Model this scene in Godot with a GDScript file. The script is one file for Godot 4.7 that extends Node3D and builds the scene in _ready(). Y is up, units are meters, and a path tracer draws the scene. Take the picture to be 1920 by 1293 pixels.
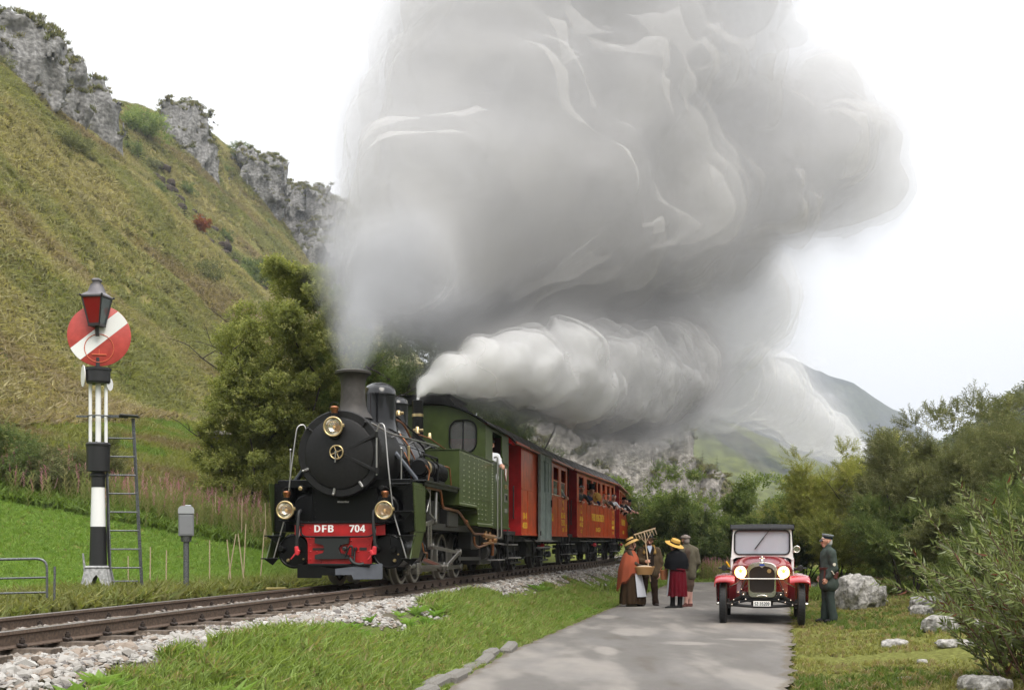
extends Node3D
# A rack steam locomotive with three red coaches, an old red car and people in costume on a mountain road.
# Axes: x to the right, y up, the view goes towards -z. D below is the distance in front of the camera (D = -z).

const EYE := 1.45
const RAIL := 0.80          # top of the rails above the road
var rng := RandomNumberGenerator.new()
var taken := {}
var mats := {}
var nz := {}

func _ready():
	rng.seed = 4711
	# ---- camera: level, with a rising lens (as the photograph's straight verticals show)
	var cam := Camera3D.new()
	cam.name = "camera"
	cam.projection = Camera3D.PROJECTION_FRUSTUM
	cam.near = 0.1
	cam.far = 9000.0
	cam.size = 1293.0 / 2200.0 * 0.1
	cam.frustum_offset = Vector2(0.0, (1025.0 - 646.5) / 2200.0 * 0.1)
	cam.position = Vector3(0, EYE, 0)
	add_child(cam)
	# ---- bright overcast sky
	var env := Environment.new()
	env.background_mode = Environment.BG_SKY
	var sm := ProceduralSkyMaterial.new()
	sm.sky_top_color = Color(1.90, 1.91, 1.935)
	sm.sky_horizon_color = Color(0.77, 0.773, 0.778)
	sm.sky_curve = 2.0
	sm.ground_bottom_color = Color(0.30, 0.31, 0.27)
	sm.ground_horizon_color = Color(0.62, 0.63, 0.60)
	var cn := FastNoiseLite.new()
	cn.seed = 5
	cn.noise_type = FastNoiseLite.TYPE_SIMPLEX_SMOOTH
	cn.frequency = 0.006
	cn.fractal_octaves = 4
	var cover := NoiseTexture2D.new()
	cover.width = 1024
	cover.height = 512
	cover.seamless = true
	cover.noise = cn
	sm.sky_cover = cover
	sm.sky_cover_modulate = Color(1, 1, 1, 0.10)
	var sky := Sky.new()
	sky.sky_material = sm
	env.sky = sky
	env.background_energy_multiplier = 0.80
	env.tonemap_mode = Environment.TONE_MAPPER_LINEAR
	env.tonemap_exposure = 1.66
	env.fog_enabled = true
	env.fog_density = 0.00022
	env.fog_light_color = Color(0.86, 0.89, 0.93)
	env.sdfgi_enabled = true
	env.ssao_enabled = true
	env.ssil_enabled = true
	var we := WorldEnvironment.new()
	we.name = "world_environment"
	we.environment = env
	add_child(we)
	# ---- the sun behind the cloud: a very soft light from behind the camera's right shoulder
	var sun := DirectionalLight3D.new()
	sun.name = "sun"
	sun.light_energy = 0.5
	sun.light_angular_distance = 30.0
	sun.light_color = Color(1.0, 0.97, 0.92)
	sun.shadow_enabled = true
	sun.sky_mode = DirectionalLight3D.SKY_MODE_LIGHT_ONLY
	sun.rotation_degrees = Vector3(-52, 28, 0)
	add_child(sun)
	build_all()

# ------------------------------------------------------------------ helpers
static func pg(a: Array) -> PackedVector2Array:
	var o := PackedVector2Array()
	for k in range(0, a.size(), 2):
		o.append(Vector2(a[k], a[k + 1]))
	return o

class Shape:
	# collects triangles (counter-clockwise seen from outside) with normals, uvs and colours
	var v := PackedVector3Array()
	var n := PackedVector3Array()
	var c := PackedColorArray()
	var t := PackedVector2Array()
	var i := PackedInt32Array()
	var col := Color.WHITE
	func put(vs: PackedVector3Array, ns: PackedVector3Array, ix: PackedInt32Array, uv := PackedVector2Array()):
		var b := v.size()
		v.append_array(vs)
		n.append_array(ns)
		for k in vs.size():
			c.append(col)
		if uv.size() == vs.size():
			t.append_array(uv)
		else:
			for p in vs:
				t.append(Vector2(p.x + p.z * 0.61, p.y))
		for k in ix:
			i.append(b + k)
	func tri(a: Vector3, b: Vector3, d: Vector3, want := Vector3.ZERO):
		var m := (b - a).cross(d - a).normalized()
		if want != Vector3.ZERO and m.dot(want) < 0.0:
			put(PackedVector3Array([a, d, b]), PackedVector3Array([-m, -m, -m]), PackedInt32Array([0, 1, 2]))
		else:
			put(PackedVector3Array([a, b, d]), PackedVector3Array([m, m, m]), PackedInt32Array([0, 1, 2]))
	func quad(a: Vector3, b: Vector3, d: Vector3, e: Vector3, want := Vector3.ZERO):
		var m := (b - a).cross(d - a)
		if m.length_squared() < 1e-14:
			m = (d - a).cross(e - a)
		m = m.normalized()
		var uv := PackedVector2Array([Vector2(0, 1), Vector2(1, 1), Vector2(1, 0), Vector2(0, 0)])
		if want != Vector3.ZERO and m.dot(want) < 0.0:
			put(PackedVector3Array([a, e, d, b]), PackedVector3Array([-m, -m, -m, -m]), PackedInt32Array([0, 1, 2, 0, 2, 3]), PackedVector2Array([uv[0], uv[3], uv[2], uv[1]]))
		else:
			put(PackedVector3Array([a, b, d, e]), PackedVector3Array([m, m, m, m]), PackedInt32Array([0, 1, 2, 0, 2, 3]), uv)
	func box(at: Vector3, size: Vector3, basis := Basis(), bev := 0.0):
		var h := size * 0.5
		if bev <= 0.0:
			for ax in 3:
				for s: float in [-1.0, 1.0]:
					var d := Vector3.ZERO
					d[ax] = s
					var u := Vector3.ZERO
					u[(ax + 1) % 3] = 1.0
					var w := Vector3.ZERO
					w[(ax + 2) % 3] = 1.0
					var p: Array[Vector3] = []
					for k: Vector2 in [Vector2(-1, -1), Vector2(1, -1), Vector2(1, 1), Vector2(-1, 1)]:
						p.append(at + basis * ((d + u * k.x + w * k.y) * h))
					quad(p[0], p[1], p[2], p[3], basis * d)
			return
		bev = minf(bev, minf(h.x, minf(h.y, h.z)) * 0.95)
		var pt := func(sx: float, sy: float, sz: float, ax: int) -> Vector3:
			var q := Vector3(sx * (h.x - bev), sy * (h.y - bev), sz * (h.z - bev))
			var sg := Vector3(sx, sy, sz)
			q[ax] = sg[ax] * h[ax]
			return at + basis * q
		for ax in 3:
			var a1 := (ax + 1) % 3
			var a2 := (ax + 2) % 3
			for s: float in [-1.0, 1.0]:
				var p: Array[Vector3] = []
				for k: Vector2 in [Vector2(-1, -1), Vector2(1, -1), Vector2(1, 1), Vector2(-1, 1)]:
					var g := Vector3.ZERO
					g[ax] = s
					g[a1] = k.x
					g[a2] = k.y
					p.append(pt.call(g.x, g.y, g.z, ax))
				var d := Vector3.ZERO
				d[ax] = s
				quad(p[0], p[1], p[2], p[3], basis * d)
			for s1: float in [-1.0, 1.0]:
				for s2: float in [-1.0, 1.0]:
					var g0 := Vector3.ZERO
					g0[a1] = s1
					g0[a2] = s2
					var ga := g0
					ga[ax] = -1.0
					var gb := g0
					gb[ax] = 1.0
					quad(pt.call(ga.x, ga.y, ga.z, a1), pt.call(gb.x, gb.y, gb.z, a1), pt.call(gb.x, gb.y, gb.z, a2), pt.call(ga.x, ga.y, ga.z, a2), basis * g0)
		for sx: float in [-1.0, 1.0]:
			for sy: float in [-1.0, 1.0]:
				for sz: float in [-1.0, 1.0]:
					tri(pt.call(sx, sy, sz, 0), pt.call(sx, sy, sz, 1), pt.call(sx, sy, sz, 2), basis * Vector3(sx, sy, sz))
	func bar(a: Vector3, b: Vector3, w: float, h: float, up := Vector3.UP, bev := 0.0):
		# a box from a to b, w wide across, h high along up
		var z := (b - a).normalized()
		var x := up.cross(z)
		if x.length() < 0.01:
			x = Vector3.RIGHT.cross(z)
		x = x.normalized()
		box((a + b) * 0.5, Vector3(w, h, a.distance_to(b)), Basis(x, z.cross(x), z), bev)
	func lathe(a: Vector3, axis: Vector3, prof: PackedVector2Array, seg := 24, squash := 1.0, ref := Vector3.ZERO):
		# prof: (radius, distance along axis); smooth where the profile bends less than 40 degrees
		var z := axis.normalized()
		var x := ref if ref != Vector3.ZERO else (Vector3.UP if absf(z.y) < 0.9 else Vector3.RIGHT)
		x = (x - z * x.dot(z)).normalized()
		var y := z.cross(x)
		var m := prof.size()
		var sn := []
		for k in m - 1:
			var d := prof[k + 1] - prof[k]
			sn.append(Vector2(d.y, -d.x).normalized() if d.length() > 1e-9 else Vector2(1, 0))
		# orientation: outward = away from the axis side of the profile walk
		var vs := PackedVector3Array()
		var ns := PackedVector3Array()
		var uv := PackedVector2Array()
		var ix := PackedInt32Array()
		for k in m - 1:
			for e in 2:
				var q := prof[k + e]
				var nn: Vector2 = sn[k]
				var o: int = k - 1 if e == 0 else k + 1
				if o >= 0 and o < m - 1 and sn[o].dot(nn) > 0.766:
					nn = (nn + sn[o]).normalized()
				for j in seg + 1:
					var f := TAU * j / seg
					var r := x * cos(f) + y * sin(f) * squash
					vs.append(a + z * q.y + r * q.x)
					ns.append((r * nn.x + z * nn.y).normalized())
					uv.append(Vector2(float(j) / seg, q.y))
			var b := k * 2 * (seg + 1)
			for j in seg:
				ix.append_array([b + j, b + j + 1, b + seg + 1 + j, b + j + 1, b + seg + 2 + j, b + seg + 1 + j])
		put(vs, ns, ix, uv)
	func cyl(a: Vector3, b: Vector3, r0: float, r1 := -1.0, seg := 12, bev := 0.0):
		if r1 < 0.0:
			r1 = r0
		var l := a.distance_to(b)
		if l < 1e-6:
			return
		var p := PackedVector2Array([Vector2(0, 0)])
		if bev > 0.0:
			p.append_array([Vector2(r0 - bev, 0), Vector2(r0, bev), Vector2(r1, l - bev), Vector2(r1 - bev, l)])
		else:
			p.append_array([Vector2(r0, 0), Vector2(r1, l)])
		p.append(Vector2(0, l))
		lathe(a, b - a, p, seg)
	func ball(at: Vector3, r: Vector3, seg := 12, rings := 8, basis := Basis()):
		var vs := PackedVector3Array()
		var ns := PackedVector3Array()
		var ix := PackedInt32Array()
		for k in rings + 1:
			var th := PI * k / rings
			for j in seg + 1:
				var ph := TAU * j / seg
				var d := Vector3(sin(th) * cos(ph), cos(th), sin(th) * sin(ph))
				vs.append(at + basis * (d * r))
				ns.append((basis * (d / r)).normalized())
		for k in rings:
			for j in seg:
				var b := k * (seg + 1) + j
				ix.append_array([b, b + 1, b + seg + 1, b + 1, b + seg + 2, b + seg + 1])
		put(vs, ns, ix)
	func tube(path: PackedVector3Array, r: float, seg := 8, r_end := -1.0, closed := false):
		if r_end < 0.0:
			r_end = r
		var m := path.size()
		var vs := PackedVector3Array()
		var ns := PackedVector3Array()
		var ix := PackedInt32Array()
		var x := Vector3.ZERO
		for k in m:
			var d: Vector3
			if closed:
				d = path[(k + 1) % m] - path[(k + m - 1) % m]
			else:
				d = path[mini(k + 1, m - 1)] - path[maxi(k - 1, 0)]
			d = d.normalized()
			if x == Vector3.ZERO:
				x = (Vector3.UP if absf(d.y) < 0.9 else Vector3.RIGHT).cross(d).normalized()
			x = (x - d * x.dot(d)).normalized()
			var y := d.cross(x)
			var rr := lerpf(r, r_end, float(k) / maxf(1.0, m - 1))
			for j in seg:
				var f := TAU * j / seg
				var o := x * cos(f) + y * sin(f)
				vs.append(path[k] + o * rr)
				ns.append(o)
		var last := m if closed else m - 1
		for k in last:
			for j in seg:
				var a0 := k * seg + j
				var a1 := k * seg + (j + 1) % seg
				var b0 := ((k + 1) % m) * seg + j
				var b1 := ((k + 1) % m) * seg + (j + 1) % seg
				ix.append_array([a0, a1, b0, a1, b1, b0])
		if not closed:
			for e: int in [0, m - 1]:
				var d2: Vector3 = (path[0] - path[1] if e == 0 else path[m - 1] - path[m - 2]).normalized()
				var b := vs.size()
				for j in seg:
					vs.append(vs[e * seg + j])
					ns.append(d2)
				for j in range(1, seg - 1):
					if e == 0:
						ix.append_array([b, b + j + 1, b + j])
					else:
						ix.append_array([b, b + j, b + j + 1])
		put(vs, ns, ix)
	func ring(at: Vector3, axis: Vector3, big: float, r: float, seg := 24, sub := 8):
		var z := axis.normalized()
		var x := (Vector3.UP if absf(z.y) < 0.9 else Vector3.RIGHT).cross(z).normalized()
		var y := z.cross(x)
		var p := PackedVector3Array()
		for k in seg:
			p.append(at + (x * cos(TAU * k / seg) + y * sin(TAU * k / seg)) * big)
		tube(p, r, sub, r, true)
	func prism(poly: PackedVector2Array, o: Vector3, x: Vector3, y: Vector3, depth: float):
		# polygon in the plane (x, y) at o, carried depth along x cross y
		var z := x.cross(y).normalized()
		var ccw := poly
		if Geometry2D.is_polygon_clockwise(poly):
			# Godot's test is for y down: with y up a polygon it calls clockwise runs the other way
			ccw = poly.duplicate()
		var area := 0.0
		for k in poly.size():
			area += poly[k].cross(poly[(k + 1) % poly.size()])
		if area < 0.0:
			ccw.reverse()
		var ix := Geometry2D.triangulate_polygon(ccw)
		for e in 2:
			var vs := PackedVector3Array()
			var ns := PackedVector3Array()
			var uv := PackedVector2Array()
			for p in ccw:
				vs.append(o + x * p.x + y * p.y + z * (depth if e == 1 else 0.0))
				ns.append(z if e == 1 else -z)
				uv.append(p)
			var out := PackedInt32Array()
			for k in range(0, ix.size(), 3):
				var a := ix[k]
				var b := ix[k + 1]
				var d := ix[k + 2]
				var w := (vs[b] - vs[a]).cross(vs[d] - vs[a]).dot(ns[0])
				if w >= 0.0:
					out.append_array([a, b, d])
				else:
					out.append_array([a, d, b])
			put(vs, ns, out, uv)
		var mid := Vector2.ZERO
		for k in ccw.size():
			var a := ccw[k]
			var b := ccw[(k + 1) % ccw.size()]
			var e2 := b - a
			var m := (x * e2.y - y * e2.x).normalized()
			var A := o + x * a.x + y * a.y
			var B := o + x * b.x + y * b.y
			quad(A, B, B + z * depth, A + z * depth, m)
	func sheet(rows: Array, loop := false, flip := false):
		# rows of equally many points -> one smooth surface; outside on the side of (along row) x (across rows), or flipped
		var m: int = rows[0].size()
		var r := rows.size()
		var vs := PackedVector3Array()
		var uv := PackedVector2Array()
		for k in r:
			vs.append_array(rows[k])
			for j in m:
				uv.append(Vector2(float(j) / (m - 1), float(k) / maxf(1, r - 1)))
		var ix := PackedInt32Array()
		for k in r - 1:
			for j in (m if loop else m - 1):
				var a := k * m + j
				var b := k * m + (j + 1) % m
				if flip:
					ix.append_array([a, a + m, b, b, a + m, b + m])
				else:
					ix.append_array([a, b, a + m, b, b + m, a + m])
		mesh(vs, ix, uv)
	func mesh(vs: PackedVector3Array, ix: PackedInt32Array, uv := PackedVector2Array()):
		var ns := PackedVector3Array()
		ns.resize(vs.size())
		for k in range(0, ix.size(), 3):
			var w := (vs[ix[k + 1]] - vs[ix[k]]).cross(vs[ix[k + 2]] - vs[ix[k]])
			ns[ix[k]] += w
			ns[ix[k + 1]] += w
			ns[ix[k + 2]] += w
		for k in ns.size():
			ns[k] = ns[k].normalized() if ns[k].length_squared() > 1e-20 else Vector3.UP
		put(vs, ns, ix, uv)
	func rivet(p: Vector3, nrm: Vector3, r := 0.014):
		var z := nrm.normalized()
		var x := (Vector3.UP if absf(z.y) < 0.9 else Vector3.RIGHT).cross(z).normalized()
		var y := z.cross(x)
		var vs := PackedVector3Array([p + z * r * 0.7])
		var ns := PackedVector3Array([z])
		var ix := PackedInt32Array()
		for j in 6:
			var o := x * cos(TAU * j / 6) + y * sin(TAU * j / 6)
			vs.append(p + o * r - z * 0.001)
			ns.append((o + z * 0.35).normalized())
		for j in 6:
			ix.append_array([0, 1 + j, 1 + (j + 1) % 6])
		put(vs, ns, ix)
	func moved(x: Transform3D):
		for k in v.size():
			v[k] = x * v[k]
			n[k] = (x.basis * n[k]).normalized()
		return self
	func done(m: Material) -> ArrayMesh:
		var ix := PackedInt32Array()
		ix.resize(i.size())
		for k in range(0, i.size(), 3):
			ix[k] = i[k]
			ix[k + 1] = i[k + 2]
			ix[k + 2] = i[k + 1]
		var a := []
		a.resize(Mesh.ARRAY_MAX)
		a[Mesh.ARRAY_VERTEX] = v
		a[Mesh.ARRAY_NORMAL] = n
		a[Mesh.ARRAY_COLOR] = c
		a[Mesh.ARRAY_TEX_UV] = t
		a[Mesh.ARRAY_INDEX] = ix
		var out := ArrayMesh.new()
		out.add_surface_from_arrays(Mesh.PRIMITIVE_TRIANGLES, a)
		out.surface_set_material(0, m)
		return out

func numbered(called: String) -> String:
	var k: int = taken.get(called, 0)
	taken[called] = k + 1
	return called if k == 0 else "%s_%03d" % [called, k]

func thing(called: String, label: String, category: String, at := Vector3.ZERO, turn := 0.0, group := "") -> Node3D:
	var o := Node3D.new()
	o.name = numbered(called)
	add_child(o)
	o.position = at
	o.rotation.y = turn
	tag(o, label, category, group)
	return o

func tag(o: Node, label: String, category: String, group := "", kind := ""):
	if label:
		o.set_meta("label", label)
	if category:
		o.set_meta("category", category)
	if group:
		o.set_meta("group", group)
	if kind:
		o.set_meta("kind", kind)

func obj(called: String, s: Shape, m: Material, parent: Node = null, kind := "") -> MeshInstance3D:
	return obj_mesh(called, s.done(m), parent, kind)

func obj_mesh(called: String, m: Mesh, parent: Node = null, kind := "") -> MeshInstance3D:
	var o := MeshInstance3D.new()
	o.mesh = m
	if parent == null:
		o.name = numbered(called)
		add_child(o)
	else:
		var nm := called
		var k := 0
		while parent.has_node(nm):
			k += 1
			nm = "%s_%03d" % [called, k]
		o.name = nm
		parent.add_child(o)
	if kind:
		o.set_meta("kind", kind)
	return o

func many(called: String, m: Mesh, buf: PackedFloat32Array, colors: bool, parent: Node = null, kind := "stuff") -> MultiMeshInstance3D:
	var mm := MultiMesh.new()
	mm.transform_format = MultiMesh.TRANSFORM_3D
	mm.use_colors = colors
	mm.mesh = m
	mm.instance_count = buf.size() / (16 if colors else 12)
	mm.buffer = buf
	var o := MultiMeshInstance3D.new()
	o.multimesh = mm
	if parent == null:
		o.name = numbered(called)
		add_child(o)
	else:
		o.name = called
		parent.add_child(o, true)
	if kind:
		o.set_meta("kind", kind)
	return o

func inst(buf: PackedFloat32Array, at: Vector3, b: Basis, c: Color):
	buf.append_array([b.x.x, b.y.x, b.z.x, at.x, b.x.y, b.y.y, b.z.y, at.y, b.x.z, b.y.z, b.z.z, at.z, c.r, c.g, c.b, 1.0])

func copy(o: Node, called: String, label := "") -> Node:
	var d := o.duplicate()
	d.name = numbered(called)
	add_child(d)
	if label:
		d.set_meta("label", label)
	return d

func noise(seed_: int, freq: float, oct := 4, kind := FastNoiseLite.TYPE_SIMPLEX_SMOOTH) -> FastNoiseLite:
	var f := FastNoiseLite.new()
	f.seed = seed_
	f.noise_type = kind
	f.frequency = freq
	f.fractal_octaves = oct
	return f

func tex(key: String, f: FastNoiseLite, size := 512, ramp: Array = [], as_normal := 0.0) -> NoiseTexture2D:
	if nz.has(key):
		return nz[key]
	var t := NoiseTexture2D.new()
	t.width = size
	t.height = size
	t.seamless = true
	t.noise = f
	if as_normal > 0.0:
		t.as_normal_map = true
		t.bump_strength = as_normal
	if ramp.size():
		var g := Gradient.new()
		g.offsets = PackedFloat32Array(range(ramp.size()).map(func(k): return float(k) / (ramp.size() - 1)))
		g.colors = PackedColorArray(ramp)
		t.color_ramp = g
	nz[key] = t
	return t

func mat(key: String, lin: Color, rough := 0.6, metal := 0.0) -> StandardMaterial3D:
	# lin: linear base colour
	if mats.has(key):
		return mats[key]
	var m := StandardMaterial3D.new()
	m.resource_name = key
	m.albedo_color = lin.linear_to_srgb()
	m.roughness = rough
	m.metallic = metal
	mats[key] = m
	return m

func grain(m: StandardMaterial3D, key: String, f: FastNoiseLite, lo: Color, hi: Color, scale: float, world := false) -> StandardMaterial3D:
	m.albedo_texture = tex(key, f, 512, [lo, hi])
	m.uv1_triplanar = true
	m.uv1_world_triplanar = world
	m.uv1_scale = Vector3.ONE * scale
	return m

func relief(m: StandardMaterial3D, key: String, f: FastNoiseLite, strength: float, amount := 1.0, scale := 1.0) -> StandardMaterial3D:
	m.normal_enabled = true
	m.normal_texture = tex(key, f, 512, [], strength)
	m.normal_scale = amount
	m.uv1_triplanar = true
	m.uv1_scale = Vector3.ONE * scale
	return m

func P(x: float, y: float, d: float) -> Vector3:
	# a point by its place to the side, height and distance in front of the camera's standpoint
	return Vector3(x, y, -d)

func bend_sum(a: float, b: float, d: float) -> float:
	# how far aside a curve has led that sets in between a and b
	if d <= a:
		return 0.0
	if d >= b:
		return (b - a) * 0.5 + d - b
	var t := (d - a) / (b - a)
	return (b - a) * (t * t * t - t * t * t * t * 0.5)

func track_x(d: float) -> float:
	return -5.97 + 0.167 * d + 0.062 * bend_sum(28.0, 42.0, d) - 0.10 * bend_sum(46.0, 56.0, d)

var track_tab := PackedVector3Array()   # (arc length from D = 4, D, X)

func track_at(u: float) -> Vector3:
	# the middle of the track u metres behind the front of the locomotive, at rail height
	if track_tab.is_empty():
		var s := 0.0
		for k in 1200:
			var d := 4.0 + k * 0.1
			if k:
				s += Vector2(0.1, track_x(d) - track_x(d - 0.1)).length()
			track_tab.append(Vector3(s, d, track_x(d)))
	var q := clampf(u + 15.2078, 0.0, track_tab[1199].x - 0.01)
	var lo := 0
	var hi := 1199
	while hi - lo > 1:
		var mid := (lo + hi) / 2
		if track_tab[mid].x <= q:
			lo = mid
		else:
			hi = mid
	var f := (q - track_tab[lo].x) / (track_tab[hi].x - track_tab[lo].x)
	var r := track_tab[lo].lerp(track_tab[hi], f)
	return P(r.z, RAIL + 0.1 * clampf((r.y - 28.0) / 25.0, 0.0, 1.0), r.y)

func smooth(a: float, b: float, x: float) -> float:
	return smoothstep(a, b, x)
# ------------------------------------------------------------------ the land
var n_big: FastNoiseLite
var n_mid: FastNoiseLite
var n_small: FastNoiseLite
var n_rock: FastNoiseLite

func road_left(d: float) -> float:
	if d < 16.4:
		return lerpf(-0.68, 0.0, (d - 11.9) / 4.5)
	if d < 45.0:
		return (d - 16.4) * 0.209
	return 5.98 + (d - 45.0) * 0.235

func road_right(d: float) -> float:
	return 2.85 + (d - 11.9) * 0.236

func hill_height(l: float, d: float) -> float:
	# the steep hillside; l: metres to the left of the valley line
	var steep := lerpf(1.06, 1.36, smoothstep(190.0, 330.0, d))
	var crest := 96.0 + 11.0 * smoothstep(188.0, 235.0, d) + 8.0 * n_big.get_noise_2d(d * 0.5, 3.0)
	var wob := 8.0 * n_big.get_noise_2d(l * 0.8, d * 0.5) + 2.2 * n_mid.get_noise_2d(l, d)
	var base := 7.5 + steep * (l - 25.0)
	var top := 7.5 + steep * (crest - 25.0)
	var over := base - top
	if over > -12.0:
		var q := over + 12.0
		base = top - 12.0 + (q - q * q / 40.0 if q < 18.0 else 9.9 + 0.1 * (q - 18.0))
	return base + wob * smoothstep(26.0, 50.0, l)

func ground(x: float, d: float) -> float:
	var t := x - track_x(d)
	var l := -(x - 0.07 * d)
	var h := 0.0
	if t > -1.7:
		# ballast shoulder, then the bank down to the road, the road, the verge
		h = lerpf(0.60, -0.03, smoothstep(1.55, 3.3, t))
		var r := x - road_right(d)
		if r > 0.0:
			h += 0.25 * smoothstep(0.15, 4.0, r) + 0.06 * n_small.get_noise_2d(x, d) * smoothstep(0.2, 1.0, r) + maxf(0.0, r - 8.0) * 0.06
		if d < 40.5 and d > 6.0 and r < 0.0 and x > road_left(d):
			h = -0.08
		if d > 60.0:
			h = lerpf(h, 0.5, smoothstep(60.0, 75.0, d))
		if d > 48.0 and d < 130.0:
			pass
	else:
		var ramp := smoothstep(17.0, 36.0, d)
		var far := minf(d, 62.0)
		var meadow := 0.64 + ramp * (0.86 + maxf(-0.9, 0.233 * (l - 8.9))) + maxf(0.0, far - 32.0) * 0.115
		meadow += 0.10 * n_mid.get_noise_2d(x * 3.0, d * 3.0) * smoothstep(3.0, 8.0, -t)
		h = lerpf(0.60, meadow, smoothstep(1.8, 6.0, -t))
		if l > 15.0 and d > 25.0:
			var hill := hill_height(l, d)
			var k := 3.0
			var a := clampf(0.5 + 0.5 * (hill - h) / k, 0.0, 1.0)
			h = lerpf(h, hill, a) + k * a * (1.0 - a) * 0.5
		if d > 140.0 and l < 25.0:
			pass
	return h

func spread(a: float, b: float, fine_a: float, fine_b: float, fine: float, grow: float) -> PackedFloat32Array:
	var out := PackedFloat32Array()
	var q := fine_a
	var left := PackedFloat32Array()
	var s := fine
	while q > a:
		s = s * grow
		q -= s
		left.append(q)
	left.reverse()
	out.append_array(left)
	q = fine_a
	while q < fine_b:
		out.append(q)
		q += fine
	s = fine
	while q < b:
		out.append(q)
		s = s * grow
		q += s
	out.append(b)
	return out

func build_land():
	n_big = noise(11, 0.012, 4)
	n_mid = noise(12, 0.06, 4)
	n_small = noise(13, 0.5, 3)
	n_rock = noise(14, 0.045, 5, FastNoiseLite.TYPE_CELLULAR)
	var xs := spread(-420.0, 500.0, -32.0, 15.0, 0.4, 1.045)
	var ds := spread(-20.0, 3200.0, 4.0, 62.0, 0.4, 1.028)
	var vs := PackedVector3Array()
	var cs := PackedColorArray()
	var nx := xs.size()
	var n_patch := noise(21, 0.035, 4)
	for d in ds:
		for x in xs:
			var h := ground(x, d)
			vs.append(P(x, h, d))
			var t := x - track_x(d)
			var l := -(x - 0.07 * d)
			var p := n_patch.get_noise_2d(x * 1.4, d) * 0.5 + 0.5
			var c := Color(0.14, 0.19, 0.045).lerp(Color(0.20, 0.21, 0.06), p)
			if l > 22.0 and d > 25.0:
				# dry grass on the hill, greener in strips, brown where it thins
				var q := n_patch.get_noise_2d(x * 0.9 + d * 0.5, d * 0.55 + h * 0.8)
				c = Color(0.32, 0.285, 0.13).lerp(Color(0.21, 0.22, 0.08), smoothstep(-0.15, 0.35, q))
				c = c.lerp(Color(0.19, 0.145, 0.08), smoothstep(0.1, 0.5, n_mid.get_noise_2d(x * 0.35, h * 0.5 + d * 0.2)) * 0.8)
			elif t > -1.75 and t < 1.9:
				c = Color(0.16, 0.145, 0.125)
			elif t >= 1.9 and x < road_left(d):
				c = Color(0.13, 0.175, 0.045)
			elif x > road_right(d) - 0.2:
				c = Color(0.19, 0.20, 0.065).lerp(Color(0.27, 0.22, 0.12), smoothstep(0.45, 0.8, p))
			cs.append(c)
	var ix := PackedInt32Array()
	for k in ds.size() - 1:
		for j in nx - 1:
			var a := k * nx + j
			ix.append_array([a, a + 1, a + nx, a + 1, a + nx + 1, a + nx])
	var s := Shape.new()
	s.mesh(vs, ix)
	s.c = cs
	var m := mat("soil and short grass", Color(1, 1, 1), 0.95)
	m.vertex_color_use_as_albedo = true
	m.metallic_specular = 0.15
	grain(m, "soil", noise(31, 0.03, 5), Color(0.62, 0.60, 0.55), Color(1.0, 1.0, 0.95), 0.6, true)
	relief(m, "soil_n", noise(32, 0.04, 5), 6.0, 1.0, 0.6)
	m.uv1_world_triplanar = true
	obj("ground", s, m, null, "structure")
# ------------------------------------------------------------------ smoke and steam
func field(spine: Array, lo: Vector3, cell: float, dim: Vector3i, soft: float) -> PackedFloat32Array:
	# for every grid corner: how deep it lies in the plume, 1 in the middle of a ball and 0 at its rim, balls joined softly
	var nx := dim.x
	var ny := dim.y
	var out := PackedFloat32Array()
	out.resize(nx * ny * dim.z)
	out.fill(-9.0)
	for k in spine.size() - 1:
		var a: Vector3 = spine[k][0]
		var b: Vector3 = spine[k + 1][0]
		var ra: float = spine[k][1]
		var rb: float = spine[k + 1][1]
		if rb <= 0.0 or ra <= 0.0:
			continue
		var r := maxf(ra, rb) * 1.9
		var p0 := Vector3i(((a.min(b) - Vector3.ONE * r - lo) / cell).floor()).clamp(Vector3i.ZERO, dim - Vector3i.ONE)
		var p1 := Vector3i(((a.max(b) + Vector3.ONE * r - lo) / cell).ceil()).clamp(Vector3i.ZERO, dim - Vector3i.ONE)
		var ab := b - a
		var l2 := ab.length_squared()
		for z in range(p0.z, p1.z + 1):
			for y in range(p0.y, p1.y + 1):
				var row := (z * ny + y) * nx
				var p := lo + Vector3(p0.x, y, z) * cell
				for x in range(p0.x, p1.x + 1):
					var f := clampf((p - a).dot(ab) / l2, 0.0, 1.0)
					var rr := ra + (rb - ra) * f
					var g := 1.0 - (p - a - ab * f).length() / rr
					var old := out[row + x]
					var h := maxf(soft - absf(g - old), 0.0) / soft
					out[row + x] = maxf(g, old) + h * h * soft * 0.25
					p.x += cell
	return out

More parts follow.
